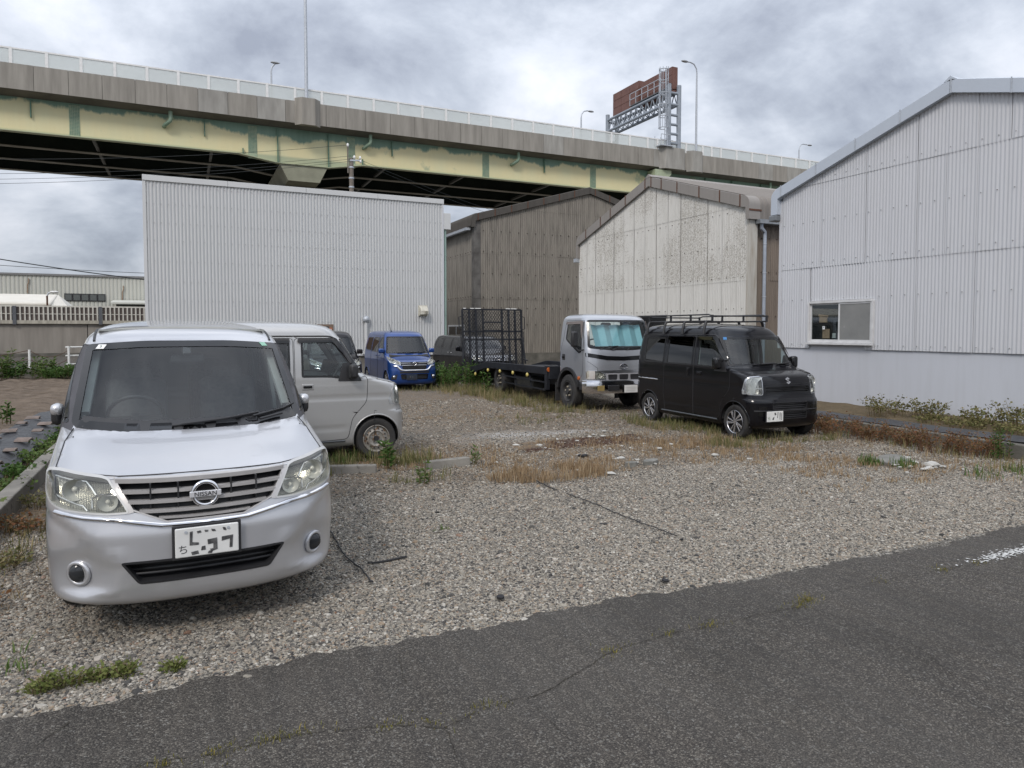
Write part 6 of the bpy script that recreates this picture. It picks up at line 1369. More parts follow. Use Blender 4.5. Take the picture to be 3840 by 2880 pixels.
    c.finish(pm)
    c.wheel(.65, .55, .272, .155, 'alloy', .185); c.wheel(.65, 2.98, .272, .155, 'alloy', .185)
    c.mirror(.80, .84, 1.15, pm, (.17, .11, .14))
    c.interior(.62, .5, 3.2, .38, .80, 1.06, 1.06, 1.06, (1.5, 2.4), DARKIN, 1.32); MB().box(-.64, .64, .25, 3.2, .17, .36).build('underbody', DARKIN, c.root)
    MB().tube([(-.34, 1.35, 1.74), (-.35, 1.40, 1.80), (-.36, 1.50, 1.98)], [.02, .008, .006], 6).build('antenna', BLACKP, c.root)
    c.wiper([(-.1, 1.075), (.15, 1.09)], [(-.35, 1.08), (.15, 1.105)]); c.wiper([(.3, 1.075), (.45, 1.09)], [(.1, 1.08), (.55, 1.11)])
    MB().box(-.11, .11, 1.0, 1.04, 1.44, 1.51).build('rear_view_mirror', BLACKP, c.root, bevel=.015)
    return c
kei_wagon('kei_wagon', 'bright blue tall kei wagon with chrome grille parked in front of the ribbed facade', (6.24, 20.15), 0., BLUEC)
kei_wagon('kei_wagon', 'dark tall kei wagon mostly hidden behind the silver kei van', (3.93, 19.9), 0., DARKC)

# ---------------------------------------------------------------- black minivan behind the loading ramp
c = Car('minivan', 'black minivan with wide chrome grille standing behind the mesh loading ramp', 'minivan', (9.52, 21.45), 0.)
c.body([(.18, .16, 4.3, .77, .42, 2.6), (.22, .06, 4.36, .81, .44, 2.6), (.30, .02, 4.38, .835, .46, 2.6), (.50, .0, 4.4, .845, .48, 2.6), (.70, .02, 4.4, .847, .5, 2.6), (.86, .06, 4.4, .847, .5, 2.6), (.92, .14, 4.4, .845, .48, 2.6), (.98, .40, 4.39, .84, .42, 2.6), (1.04, .70, 4.39, .832, .38, 2.6), (1.08, .86, 4.38, .825, .36, 2.6), (1.28, 1.12, 4.34, .79, .34, 2.8), (1.48, 1.42, 4.28, .70, .32, 3), (1.55, 1.58, 4.22, .65, .32, 3), (1.59, 1.85, 4.1, .55, .34, 3), (1.61, 2.3, 3.9, .36, .3, 3), (1.62, 2.9, 3.4, .05, .1, 3)], seg=4, side=54, front=14)
c.window('windshield', roundpoly([(-.73, 1.09), (.73, 1.09), (.62, 1.49), (-.62, 1.49)], .05), 'f', glass('minivan_windshield', (.25, .29, .28), 1.3), .04)
for n_, P in (('door_window', [(1.50, 1.12), (2.30, 1.12), (2.28, 1.49), (1.85, 1.49)]), ('sliding_door_window', [(2.40, 1.12), (3.25, 1.12), (3.2, 1.49), (2.38, 1.49)]), ('rear_side_window', [(3.35, 1.13), (4.1, 1.16), (3.98, 1.47), (3.3, 1.49)])): c.window(n_, roundpoly(P, .04), 's', GL_DARK, .03)
c.arch(.90, .31, .36, .845, BLACKC); c.arch(3.6, .31, .36, .845, BLACKC)
for sg in (1, -1):
    c.panel('front_door', [(1.28, .42), (1.36, .32), (2.33, .30), (2.33, 1.52), (1.86, 1.52), (1.28, 1.09)], 's', sg); c.panel('sliding_door', [(2.345, .30), (3.28, .32), (3.28, 1.52), (2.345, 1.52)], 's', sg)
    c.headlight(roundpoly([(sg * a, b) for a, b in ((.80, .93), (.52, .90), (.44, .78), (.62, .74), (.80, .80))], .03), REFL, LENS, .06, sg, ((sg * .64, .84, .05),))
    for y in (2.18, 2.5):
        l_, n_, _ = c.hit(y, .98, 's', sg); MB().obox(l_ + n_ * .015, (.02, .17, .03)).build('door_handle', CHROME, c.root, bevel=.01)
gp = [(-.43, .895), (.43, .895), (.40, .74), (-.40, .74)]; c.cut(gp, 'f'); g_ = c.patch('grille', offset_poly(gp, -.005), 'f', BLACKP, -.05, 0)
for z in (.885, .845, .80, .755): c.strip('grille_bar', [(-.42, z), (.42, z)], 'f', CHROME, .016, .0, parent=g_)
ip = [(-.5, .46), (.5, .46), (.4, .30), (-.4, .30)]; c.cut(ip, 'f'); c.patch('lower_intake', offset_poly(ip, -.005), 'f', BLACKP, -.06, 0)
c.finish(BLACKC); c.wheel(.74, .90, .31, .19, 'alloy', .2); c.wheel(.74, 3.6, .31, .19, 'alloy', .2); c.mirror(.88, 1.45, 1.14, BLACKC)
l_, *_ = c.hit(0, .83, 'f'); MB().tube([(.075 * math.cos(a), l_.y - .02, .83 + .05 * math.sin(a)) for a in np.linspace(0, 2 * PI, 25)[:-1]], .010, 8, closed=True).build('emblem', CHROME, c.root, smooth=180)
c.interior(.72, .8, 4.2, .42, 1.24, 1.07, 1.6, 1.07, (2.1, 3.0), DARKIN, 1.28); MB().box(-.78, .78, .25, 4.2, .22, .40).build('underbody', DARKIN, c.root)

# ---------------------------------------------------------------- car loader truck
c = Car('loader_truck', 'silver cab car loader truck with long black flatbed and raised mesh ramp', 'truck', (8.70, 12.78), -.05)
c.body([(.62, .06, 1.50, .83, .20, 3), (.66, .055, 1.52, .845, .22, 3), (.80, .05, 1.52, .85, .22, 3), (1.0, .055, 1.52, .85, .24, 3), (1.20, .075, 1.52, .85, .24, 3), (1.34, .10, 1.52, .848, .24, 3), (1.40, .115, 1.52, .845, .24, 3), (1.60, .17, 1.515, .83, .24, 3), (1.80, .235, 1.505, .81, .24, 3), (1.98, .30, 1.49, .785, .24, 3), (2.03, .345, 1.48, .77, .25, 3), (2.08, .43, 1.45, .73, .26, 3), (2.12, .58, 1.40, .64, .26, 3), (2.14, .75, 1.3, .45, .24, 3), (2.148, .95, 1.1, .05, .05, 3)], dr=.08, seg=6, side=30, front=15)
c.window('windshield', roundpoly([(-.80, 1.385), (-.3, 1.335), (.3, 1.335), (.80, 1.385), (.735, 2.0), (-.735, 2.0)], .07), 'f', glass('truck_windshield', (.70, .84, .86), 1.0), .045)
c.window('door_window', roundpoly([(1.20, 1.56), (1.16, 1.93), (.46, 1.94), (.40, 1.30), (.52, 1.26), (.85, 1.40)], [.06, .06, .08, .04, .03, .2]), 's', glass('truck_side_glass', (.30, .34, .35), 1.2), .03)
c.arch(1.03, .40, .52, .85, BLACKP, .02)
for sg in (1, -1):
    c.panel('cab_door', roundpoly([(.335, 1.10), (.36, .80), (.56, .64), (1.46, .64), (1.46, 1.2), (1.30, 1.60), (1.24, 1.99), (.42, 1.99), (.34, 1.6)], .05), 's', sg)
    hl = roundpoly([(sg * a, b) for a, b in ((.84, .90), (.62, .90), (.45, .80), (.43, .715), (.84, .715))], .02)
    h = c.headlight(hl, REFL, LENSY, .06, sg, ((sg * .55, .80, .065),))
    c.patch('turn_signal', roundpoly([(sg * .845, .90), (sg * .68, .895), (sg * .68, .72), (sg * .845, .72)], .02), 'f', M('clear_orange_lens', (.50, .44, .40), (.56, .55, .54), sc=6, rough=.12), .006, .006, parent=h)
    l_, n_, _ = c.hit(1.27, 1.16, 's', sg); hd = MB().obox(l_, (.02, .13, .14)).build('door_handle', BLACKP, c.root, bevel=.02); MB().obox(l_ + n_ * .012, (.02, .12, .05)).build('grip', BLACKG, hd, bevel=.01)
    MB().obox((sg * 1.02, .42, 1.58), (.15, .10, .34)).build('door_mirror', BLACKP, c.root, bevel=.035, smooth=60)
    MB().tube([(sg * .84, .30, 1.35), (sg * .95, .36, 1.33), (sg * 1.0, .42, 1.42)], .014, 6).build('mirror_arm', BLACKP, c.root)
    c.patch('window_visor', roundpoly([(1.20, 1.90), (1.18, 1.96), (.44, 1.975), (.375, 1.6), (.41, 1.6), (.50, 1.91)], .02), 's', M('grey_visor', (.20, .17, .16), rough=.25), .03, .01, sg)
    l_, n_, _ = c.hit(.52, .72, 's', sg); MB().lathe([(.045, 0), (.04, .02), (.001, .026)], l_, 'x', 14, sg).build('side_marker', M('orange_lens', (.55, .14, .03), rough=.2), c.root)
    MB().prism([(1.03 + .54 * math.cos(a), .40 + .54 * math.sin(a)) for a in np.linspace(.1, 2.9, 16)] + [(1.03 + .47 * math.cos(a), .40 + .47 * math.sin(a)) for a in np.linspace(2.9, .1, 16)], 'x', sg * .80, sg * .885).build('fender_trim', BLACKP, c.root)
    MB().box(min(sg * .72, sg * .88), max(sg * .72, sg * .88), 1.62, 1.65, .12, .55).build('mud_flap', RUBBER, c.root); MB().box(min(sg * .6, sg * .86), max(sg * .6, sg * .86), .10, .50, .46, .62).build('step', BLACKP, c.root, bevel=.02)
c.patch('front_stripe', roundpoly([(-.84, 1.285), (-.4, 1.215), (0, 1.20), (.4, 1.215), (.84, 1.285), (.84, 1.20), (.4, 1.125), (0, 1.11), (-.4, 1.125), (-.84, 1.20)], .01), 'f', BLACKG, .006, .01)
c.patch('chrome_panel', roundpoly([(-.62, .905), (.62, .905), (.46, .845), (-.46, .845)], .02), 'f', ALU, .012, .02)
gp = roundpoly([(-.44, .84), (.44, .84), (.42, .67), (-.42, .67)], .03); g_ = c.patch('grille', gp, 'f', M('bright_truck_grille', (.52, .52, .54), (.44, .44, .46), rough=.3, metal=.35), .014, .03)
for x in (-.275, 0, .275): c.patch('grille_opening', roundpoly([(x - .115, .815), (x + .115, .815), (x + .105, .70), (x - .105, .70)], .025), 'f', BLACKP, .017, 0, parent=g_)
bp_ = [(-.92, .24), (-.90, .07), (-.72, -.01), (-.4, -.045), (0, -.055), (.4, -.045), (.72, -.01), (.90, .07), (.92, .24)]
m = MB(); n = len(bp_); V = []
for z, s_ in ((.41, .985), (.43, 1.), (.66, 1.), (.69, .985)): V += [(x * s_, y + (.0 if s_ == 1. else .012), z) for x, y in bp_]
V += [(x * .9, y + .10, .69) for x, y in bp_]
m.add(V, [(j * n + i, j * n + i + 1, (j + 1) * n + i + 1, (j + 1) * n + i) for j in range(4) for i in range(n - 1)]); bm_ = m.build('front_bumper', CHROME, c.root, smooth=40)
for x, w_, mt in ((-.60, .085, M('yellow_fog_lens', (.32, .24, .10), rough=.15)), (-.30, .14, BLACKP), (.30, .14, BLACKP), (.60, .085, M('yellow_fog_lens', (.32, .24, .1)))):
    yb_ = np.interp(x, [p[0] for p in bp_], [p[1] for p in bp_]); MB().obox((x, yb_ - .004, .525), (w_ * 2, .02, .12)).build('bumper_opening', mt, bm_, bevel=.02)
p = c.plate(.11, .50, -.075)
for z in (.035, 0, -.03): MB().obox((.11, -.093, .50 + z), (.22, .002, .006)).build('plate_mark', M('pale_plate_mark', (.45, .45, .45)), p)
l_, *_ = c.hit(0, .985, 'f')
em = MB().tube([(.085 * math.cos(a), l_.y - .012, .985 + .058 * math.sin(a)) for a in np.linspace(0, 2 * PI, 29)[:-1]], .008, 8, closed=True).tube([(.03 * math.cos(a), l_.y - .014, .985 + .055 * math.sin(a)) for a in np.linspace(0, 2 * PI, 25)[:-1]], .007, 8, closed=True).tube([(.062 * math.cos(a), l_.y - .014, 1.012 + .020 * math.sin(a)) for a in np.linspace(0, 2 * PI, 25)[:-1]], .007, 8, closed=True).build('emblem', M('dark_chrome', (.30, .30, .32), rough=.15, metal=1), c.root, smooth=180)
c.strip('bonnet_gap', [(-.82, 1.10), (-.62, .95), (-.62, .90)], 'f', BLACKP, .004); c.strip('bonnet_gap', [(.82, 1.10), (.62, .95), (.62, .90)], 'f', BLACKP, .004)
c.finish(TRUCKS)
c.wiper([(-.55, 1.35), (-.45, 1.40), (-.3, 1.42)], [(-.62, 1.40), (-.1, 1.425)]); c.wiper([(.1, 1.335), (.2, 1.39)], [(.05, 1.395), (.5, 1.41)]); c.wiper([(-.25, 1.335), (-.2, 1.36)], [(-.27, 1.345), (-.18, 1.37)])
c.interior(.74, .35, 1.48, .95, .66, 1.32, .86, 1.42, (1.1,), GREYIN, 1.86)
c.wheel(.76, 1.03, .385, .23, 'truck', .235); c.wheel(.74, 5.23, .385, .36, 'truck', .235)
# chassis and bed
ch = MB()
for x in (-.38, .38): ch.box(x - .05, x + .05, .5, 8.0, .42, .62)
for y in (1.8, 3.2, 4.6, 6.2, 7.6): ch.box(-.38, .38, y, y + .1, .45, .6)
ch.build('chassis', BLACKP, c.root)
NAVY = M('worn_navy_black_paint', (.009, .010, .014), (.02, .022, .027), sc=3, rough=.55, spec=.3)
side_ = [(1.95, .90), (5.95, .86), (6.1, .845), (8.25, .52), (8.25, .34), (6.15, .66), (5.95, .68), (1.95, .72)]
bed = MB().prism([(1.95, .76), (6.0, .74), (8.2, .42), (8.2, .36), (6.0, .68), (1.95, .70)], 'x', -.93, .93).build('flatbed', NAVY, c.root)
for sg in (1, -1):
    MB().prism(side_, 'x', sg * .93, sg * 1.0).build('bed_side_rail', NAVY, bed, bevel=.008)
    MB().box(min(sg * .90, sg * .99), max(sg * .90, sg * .99), 1.90, 2.02, .36, .92).build('front_post', NAVY, bed)
    for z in (.35, .53): MB().bar((sg * .96, 2.0, z), (sg * .96, 4.75, z), .035, .03).build('side_guard_bar', NAVY, bed)
    for y in (2.9, 3.9): MB().bar((sg * .94, y, .34), (sg * .94, y + .15, .72), .03).build('guard_bracket', NAVY, bed)
    for y, z in ((3.06, .66), (4.02, .66), (4.97, .65), (5.93, .63), (7.05, .45)):
        lm = MB().ball((sg * .985, y, z - .01), (.035, .055, .055), 14, 9).build('side_lamp', M('yellow_side_lamp', (.62, .47, .10), (.55, .5, .22), sc=20, rough=.2), bed, smooth=180); MB().bar((sg * .95, y, z + .09), (sg * .98, y, z + .03), .02).build('lamp_bracket', GALV, lm)
    o = MB().cyl((sg * .95, 1.86, .84), (sg * .95, 1.83, .84), .055, n=16).build('turn_lamp', M('orange_lens', (.55, .14, .03)), bed)
MB().box(-.95, .95, 1.80, 1.9, .62, .92).build('head_board', NAVY, bed); MB().box(-.55, .55, 1.62, 2.0, .62, .80).build('tool_frame', BLACKP, bed)
MB().box(-.80, -.45, 3.2, 4.4, .24, .56).build('fuel_tank', M('dusty_tank', (.03, .03, .03), (.06, .058, .05)), c.root, bevel=.05); MB().box(.45, .8, 3.2, 4.4, .24, .56).build('air_tank', BLACKP, c.root, bevel=.05)
MB().box(-.9, .9, 8.2, 8.28, .3, .46).build('rear_bar', BLACKP, c.root); MB().obox((-.8, 8.24, .36), (.2, .06, .1)).build('tail_lamp', M('tail_lamp_red', (.25, .02, .015), rough=.2), c.root)
yc = MB().prism([(2.35, .76), (2.35, .86), (2.5, .96), (2.9, .96), (3.0, .8), (2.9, .88), (2.5, .88)], 'x', .35, .75).build('wheel_chock', M('yellow_ochre_paint', (.42, .30, .10), (.36, .26, .1))); yc.parent = None
yc.location = (8.70, 12.78, 0); yc.rotation_euler = (0, 0, -.05); tag(yc, 'worn yellow wheel guide lying on the truck bed behind the cab', 'wheel guide')
# raised ramp
rp_ = bpy.data.objects.new('ramp', None); COL.objects.link(rp_); rp_.parent = c.root; rp_.location = (0, 8.05, .62); rp_.rotation_euler = (R(-5), 0, 0); rp_.empty_display_size = .2
W_, H_ = 1.02, 1.83
def rbar(nm_, a, b, w_=.065, d_=.05, m=NAVY): return MB().bar((a[0], 0, a[1]), (b[0], 0, b[1]), w_, d_).build(nm_, m, rp_)
for x in (-W_, -.79, -.57, -.33, .33, .57, .79, W_): rbar('ramp_upright', (x, 0), (x, H_), .06)
for z in (0, .86, 1.12, H_): rbar('ramp_crossbar', (-W_, z), (W_, z), .05)
for z in (1.15, 1.42): rbar('ramp_rung', (-.33, z), (.33, z), .03)
for a, b in ((-.98, -.9), (-.75, -.62), (-.58, -.4), (.48, .62), (.66, .85)): MB().box(a, b, -.03, .03, H_ + .022, H_ + .045).build('white_strip', WHITEP, rp_)
mb = MB(); dx, dz, wt = .088, .066, .0105   # expanded metal mesh
nz_ = int(H_ / dz)
for i in range(int(2 * W_ / dx) + 1):
    x = -W_ + i * dx
    for j in range(nz_):
        z = j * dz; s_ = .5 if j % 2 else 0
        xa = x + s_ * dx
        for q in (-.5, .5): 
            xb = xa + q * dx
            if abs(xa) < W_ and abs(xb) < W_: mb.add([(xa - wt, 0, z), (xa + wt, .004, z), (xb + wt, .004, z + dz), (xb - wt, 0, z + dz)], [(0, 1, 2, 3)])
o = mb.build('expanded_mesh', NAVY, rp_); o['kind'] = 'stuff'
for sg in (1, -1):
    MB().tube([(sg * W_, 0, 1.18), (sg * (W_ + .12), 0, 1.2), (sg * (W_ + .12), 0, 1.58), (sg * W_, 0, 1.62)], .016, 8).build('ramp_hoop', NAVY, rp_)
    MB().tube([(sg * W_, 0, .9), (sg * (W_ + .07), 0, .92), (sg * (W_ + .07), 0, 1.1), (sg * W_, 0, 1.12)], .012, 8).build('ramp_hoop', NAVY, rp_)
    MB().cyl((sg * 1.08, -.1, .05), (sg * 1.02, -.05, .85), .03).build('ramp_strut', NAVY, rp_); MB().box(sg * 1.03 - .05, sg * 1.03 + .05, -.05, .05, .76, .92).build('ramp_hinge', BLACKP, rp_)
MB().bar((.98, -.5, .14), (.98, -.15, .2), .04).build('latch_handle', BLACKP, rp_)
# silver sun shade inside the cab
m_, t_, o_ = newmat('silver_sunshade'); k = T(t_); b1 = k.noise(k.obj((1, 1, 1)), 55, 3)
k.pbr(o_, base=k.mix(b1, (.52, .74, .76), (.32, .54, .58)), metal=.4, rough=.35, nrm=k.bump(b1, .7, .01))
V = []; xs_ = [-.62, -.45, -.30, -.14, .02, .18, .34, .50, .62]
for i, x in enumerate(xs_):
    yo = .05 if i % 2 else 0.
    V += [(x + .07, .30 + yo + .02, 1.42), (x, .42 + yo, 1.90 - .02 * (i % 2)), (x + .07, .31 + yo + .02, 1.42), (x, .43 + yo, 1.90 - .02 * (i % 2))]
mb = MB().add(V, [(4 * i + a, 4 * i + 4 + a, 4 * i + 5 + a, 4 * i + 1 + a) for i in range(len(xs_) - 1) for a in (0, 2)])
o = mb.build('sunshade', m_); o.location = (8.70, 12.78, 0); o.rotation_euler = (0, 0, -.05); tag(o, 'folded teal silver sun shade standing behind the truck windshield', 'sun shade')
# ================================================================ PLANTS
def leaf_mat(name, *cols, trans=.25):
    if name in _mc: return _mc[name]
    m, t, o = newmat(name); k = T(t); g = k.n('ShaderNodeNewGeometry').outputs['Random Per Island']
    c = k.ramp(g, *[(i / max(1, len(cols) - 1), c_) for i, c_ in enumerate(cols)])
    p = k.n('ShaderNodeBsdfPrincipled', {'Base Color': c, 'Roughness': .65, 'Specular IOR Level': .25}); tl = k.n('ShaderNodeBsdfTranslucent', {0: c}); mx_ = k.n('ShaderNodeMixShader', {0: trans})
    t.links.new(p.outputs[0], mx_.inputs[1]); t.links.new(tl.outputs[0], mx_.inputs[2]); t.links.new(mx_.outputs[0], o.inputs[0]); _mc[name] = m; return m
STRAW = leaf_mat('dry_straw', (.31, .215, .125), (.37, .275, .17), (.25, .165, .09), (.43, .345, .23)); LITTER = leaf_mat('dead_litter', (.22, .13, .06), (.30, .20, .10), (.15, .09, .05), (.36, .26, .15)); PALES = leaf_mat('pale_straw', (.34, .27, .15), (.27, .20, .10), (.40, .33, .20), (.22, .18, .08)); EDGEG = leaf_mat('yellowish_edge_weed', (.13, .16, .045), (.18, .19, .06), (.09, .125, .03)); YGR = leaf_mat('yellow_green_grass', (.20, .185, .08), (.12, .135, .05), (.26, .21, .10), (.09, .115, .04)); GREENG = leaf_mat('green_grass', (.06, .11, .025), (.10, .16, .04), (.14, .18, .06))
WEED = leaf_mat('green_weed_leaf', (.035, .075, .016), (.06, .12, .025), (.10, .17, .04)); REDW = leaf_mat('russet_weed_leaf', (.16, .065, .03), (.21, .10, .045), (.10, .085, .035), (.26, .15, .07)); OLIVE = leaf_mat('olive_shrub_leaf', (.17, .165, .06), (.095, .105, .035), (.24, .20, .09), (.13, .135, .05)); MOSS = leaf_mat('yellow_moss', (.20, .17, .03), (.12, .13, .03), (.28, .22, .05)); STEM = M('weed_stem', (.10, .09, .04), (.15, .10, .05), rough=.8); REDS = M('russet_stem', (.13, .06, .035), (.2, .12, .07), rough=.85)
def grass(name, zones, m, wd=.004):
    """zones: (cx, cy, rx, ry, count, height, lean) tufted blades, one object of uncountable blades"""
    Vs = []; n = 0
    for cx_, cy_, rx, ry, cnt, h, lean in zones:
        nt_ = max(1, cnt // 7); a = RNG.uniform(0, 2 * PI, nt_); r_ = RNG.uniform(0, 1, nt_) ** .6; bx = cx_ + rx * r_ * np.cos(a); by = cy_ + ry * r_ * np.sin(a)
        kp = np.array([MN.noise(Vector((u * 2.3, v_ * 2.3, h * 9))) + .5 * MN.noise(Vector((u * 7, v_ * 7, 3.))) > RNG.uniform(-.45, .55) for u, v_ in zip(bx, by)]); bx, by = bx[kp], by[kp]; nt_ = len(bx)
        if not nt_: continue
        th_ = RNG.uniform(.45, 1.25, nt_) ** 1.3; sp_ = np.repeat(RNG.uniform(.012, .05, nt_), 7); bx = np.repeat(bx, 7) + RNG.normal(0, 1, nt_ * 7) * sp_; by = np.repeat(by, 7) + RNG.normal(0, 1, nt_ * 7) * sp_; N = len(bx)
        hh = h * RNG.uniform(.3, 1.15, N) * np.repeat(th_, 7); th = RNG.uniform(0, 2 * PI, N); ln = lean * RNG.uniform(.1, 1, N) * hh; dx, dy = np.cos(th), np.sin(th); w_ = wd * RNG.uniform(.6, 1.4, N)
        z0 = np.full(N, -.005)
        P = np.stack([np.stack([bx - dy * w_, by + dx * w_, z0], 1), np.stack([bx + dy * w_, by - dx * w_, z0], 1),
                      np.stack([bx + dx * ln * .4 + dy * w_ * .8, by + dy * ln * .4 - dx * w_ * .8, hh * .6], 1), np.stack([bx + dx * ln * .4 - dy * w_ * .8, by + dy * ln * .4 + dx * w_ * .8, hh * .6], 1),
                      np.stack([bx + dx * ln, by + dy * ln, hh], 1)], 1)
        Vs.append(P.reshape(-1, 3)); n += N
    V = np.concatenate(Vs); b = np.arange(n)[:, None] * 5
    F = np.concatenate([b + np.array([0, 1, 2]), b + np.array([0, 2, 3]), b + np.array([3, 2, 4])])
    o = link(name, npmesh(name, V, F, m)); o['kind'] = 'stuff'; return o
def leafcloud(P, D, size, aspect):
    """diamond leaves at points P growing along D"""
    N = len(P); D = D / np.linalg.norm(D, axis=1, keepdims=True); S = np.cross(D, RNG.normal(size=(N, 3))); S /= np.linalg.norm(S, axis=1, keepdims=True) + 1e-9; s_ = size * RNG.uniform(.6, 1.3, (N, 1)); Nn = np.cross(D, S)
    V = np.stack([P, P + D * s_ * .5 + S * s_ * aspect + Nn * s_ * .08, P + D * s_, P + D * s_ * .5 - S * s_ * aspect + Nn * s_ * .08], 1).reshape(-1, 3)
    return V, np.arange(N * 4).reshape(N, 4)
def shrub(name, label, x, y, z, r_, h, stems, per, size, m, group=None, aspect=.3, upright=False, sm=STEM, cat='weed'):
    t_ = thing(name, label, cat, (x, y, z), 0, group); sb = MB(); PP = []; DD = []
    for i in range(stems):
        a = random.uniform(0, 2 * PI); q = r_ * random.random() ** .5; hh = h * random.uniform(.5, 1.05); bx, by = q * .75 * math.cos(a), q * .75 * math.sin(a)
        ln = (.12 if upright else .55) * random.uniform(.3, 1.2) * hh; tx, ty = bx + ln * math.cos(a), by + ln * math.sin(a); pts = [(bx, by, -.03), ((bx * 1.6 + tx * .4) / 2, (by * 1.6 + ty * .4) / 2, hh * .5), (tx, ty, hh)]
        sb.tube(pts, [.006, .004, .002], 4)
        for k in range(per):
            u = random.uniform(.18 if upright else .3, 1.0); p = Vector(pts[0]).lerp(Vector(pts[1]), u * 2) if u < .5 else Vector(pts[1]).lerp(Vector(pts[2]), u * 2 - 1); th = random.uniform(0, 2 * PI)
            j = 0 if upright else size * random.uniform(0, 1.6); PP.append((p.x + j * math.cos(th), p.y + j * math.sin(th), max(.005, p.z + random.uniform(-.5, .5) * size))); DD.append((math.cos(th), math.sin(th), random.uniform(-.1, .9)))
    sb.build('stems', sm, t_); V, F = leafcloud(np.array(PP), np.array(DD), size, aspect); link('foliage', npmesh('foliage', V, F, m), t_); return t_
grass('dry_grass', [(4.15, 7.55, 0.9, 0.42, 3600, 0.14, 0.6), (4.6, 7.75, 0.81, 0.455, 1980, 0.101, 0.5), (3.7, 8.3, 0.675, 0.52, 550, 0.0864, 0.6), (5.5, 9.2, 1.76, 0.78, 1430, 0.115, 0.6), (6.6, 8.8, 1.35, 0.91, 1650, 0.101, 0.6), (7.4, 6.5, 1.08, 0.715, 2860, 0.0792, 0.7), (7.1, 7.4, 1.22, 0.78, 1650, 0.0792, 0.7), (7.9, 5.8, 0.81, 0.52, 990, 0.072, 0.7), (7.1, 8.6, 0.945, 0.78, 1980, 0.101, 0.6), (6.6, 5.9, 0.945, 0.65, 550, 0.0504, 0.8), (4.9, 8.4, 1.35, 0.65, 990, 0.0864, 0.7), (3.1, 9.2, 1.22, 0.91, 1210, 0.0936, 0.6), (8.3, 7.6, 1.62, 0.65, 1320, 0.0864, 0.6), (5.6, 13.5, 2.7, 1.56, 1320, 0.0648, 0.7), (4.6, 16.5, 1.62, 2.34, 770, 0.0576, 0.7), (9.3, 5.6, 1.08, 1.56, 1650, 0.0864, 0.7), (5, 18.9, 2.03, 0.78, 550, 0.072, 0.6)], STRAW, .0038)
DRYZ = [(7.6, 15.5, .9, 1.6, 1900, .22, .5), (7.4, 18.2, 1., 1.7, 1900, .23, .5), (7.5, 13.2, .9, .8, 900, .14, .6), (8.1, 9.6, .8, 1.6, 1500, .14, .6), (1.9, 9.3, .9, .4, 700, .18, .6), (9.7, 6.5, .5, 2.2, 900, .14, .6), (-1.2, 6.4, .25, 1.6, 500, .08, .8)]
grass('pale_dry_grass', DRYZ, PALES, .003)
grass('dead_grass_litter', [(5.4, 9., 4.5, 1.7, 9000, .030, 3.), (8.2, 6.8, 1.6, 1.5, 4500, .026, 3.), (7.6, 12.5, 1.5, 3.5, 4500, .03, 3.), (2.4, 9.0, 1.5, .8, 2500, .03, 3.), (-1.2, 6.2, .3, 2., 900, .025, 3.), (5.5, 14.5, 3., 3., 3000, .03, 3.), (9.6, 6.2, .7, 2.5, 3000, .03, 3.)], LITTER, .0028)
grass('yellow_green_grass', [(8.0, 10.4, .45, 1.3, 2400, .17, .6), (8.2, 8.3, 1.0, .5, 2200, .15, .6), (9.2, 8.2, .8, .35, 1200, .15, .6), (7.55, 13.2, .8, .7, 1700, .17, .5), (7.6, 15.5, .8, 1.5, 2800, .22, .5), (7.5, 18.2, .9, 1.6, 3000, .24, .5), (7.0, 19.6, .9, .5, 1200, .22, .5), (6.3, 12.4, .9, .7, 700, .12, .6), (8.6, 14.0, .8, 1., 700, .15, .6), (2.0, 9.45, .6, .2, 900, .19, .5), (2.7, 9.1, .5, .3, 900, .17, .6), (1.6, 8.9, .5, .3, 600, .15, .5), (2.5, 7.9, .4, .3, 500, .14, .6), (9.5, 4.9, .6, .7, 1100, .14, .6), (5.6, 19.8, .9, .3, 500, .15, .5), (-1.25, 6.4, .2, 1.4, 900, .09, .8), (9.9, 6.4, .3, 1.6, 700, .16, .6), (11.2, 9.0, .3, 1.2, 900, .12, .6)], YGR, .0042)
grass('green_grass', [(1.7, 9.4, .6, .15, 700, .17, .6), (-.95, 4.35, .18, .25, 260, .08, .8), (8.2, 6.35, .15, .1, 260, .13, .6), (8.45, 6.05, .15, .12, 200, .12, .6), (9.0, 5.1, .5, .3, 700, .14, .7), (11.6, 10.2, .5, .8, 900, .16, .6), (-2.9, 10.5, .4, 2.5, 1500, .10, .8), (-3.4, 12.5, .5, 1.5, 700, .12, .8), (2.06, 5.88, .1, .07, 110, .05, .9), (8.4, 10.5, .3, 1.2, 900, .13, .6)], GREENG, .0045)
for i, (x, y) in enumerate(((7.35, 19.9), (7.0, 20.6), (7.6, 20.9), (8.05, 20.2), (7.3, 21.4), (8.5, 20.9))): shrub('tall_weed', '%s clump of tall green weeds between blue kei wagon and truck rear' % ('front left', 'leftmost', 'middle', 'rightmost', 'rear', 'rear right')[i], x, y, 0, .5, .74, 24, 24, .12, WEED, 'tall weeds at the rear of the truck', .13, True)
shrub('tall_weed', 'single leafy green weed growing beside the truck rear wheel', 7.5, 17.6, 0, .16, .62, 5, 22, .12, WEED, None, .13, True)
shrub('tall_weed', 'fresh green upright weed beside the rusty front wheel of the silver kei van', 2.32, 8.72, 0, .05, .42, 5, 20, .09, WEED, None, .16, True)
shrub('tall_weed', 'small pale green weed beside the lone wheel stop', 2.46, 7.65, 0, .10, .28, 7, 12, .06, GREENG, None, .18, True)
shrub('tall_weed', 'thin green weed growing at the right end of the lone wheel stop', 3.45, 8.55, 0, .06, .24, 4, 12, .07, GREENG, None, .16, True)
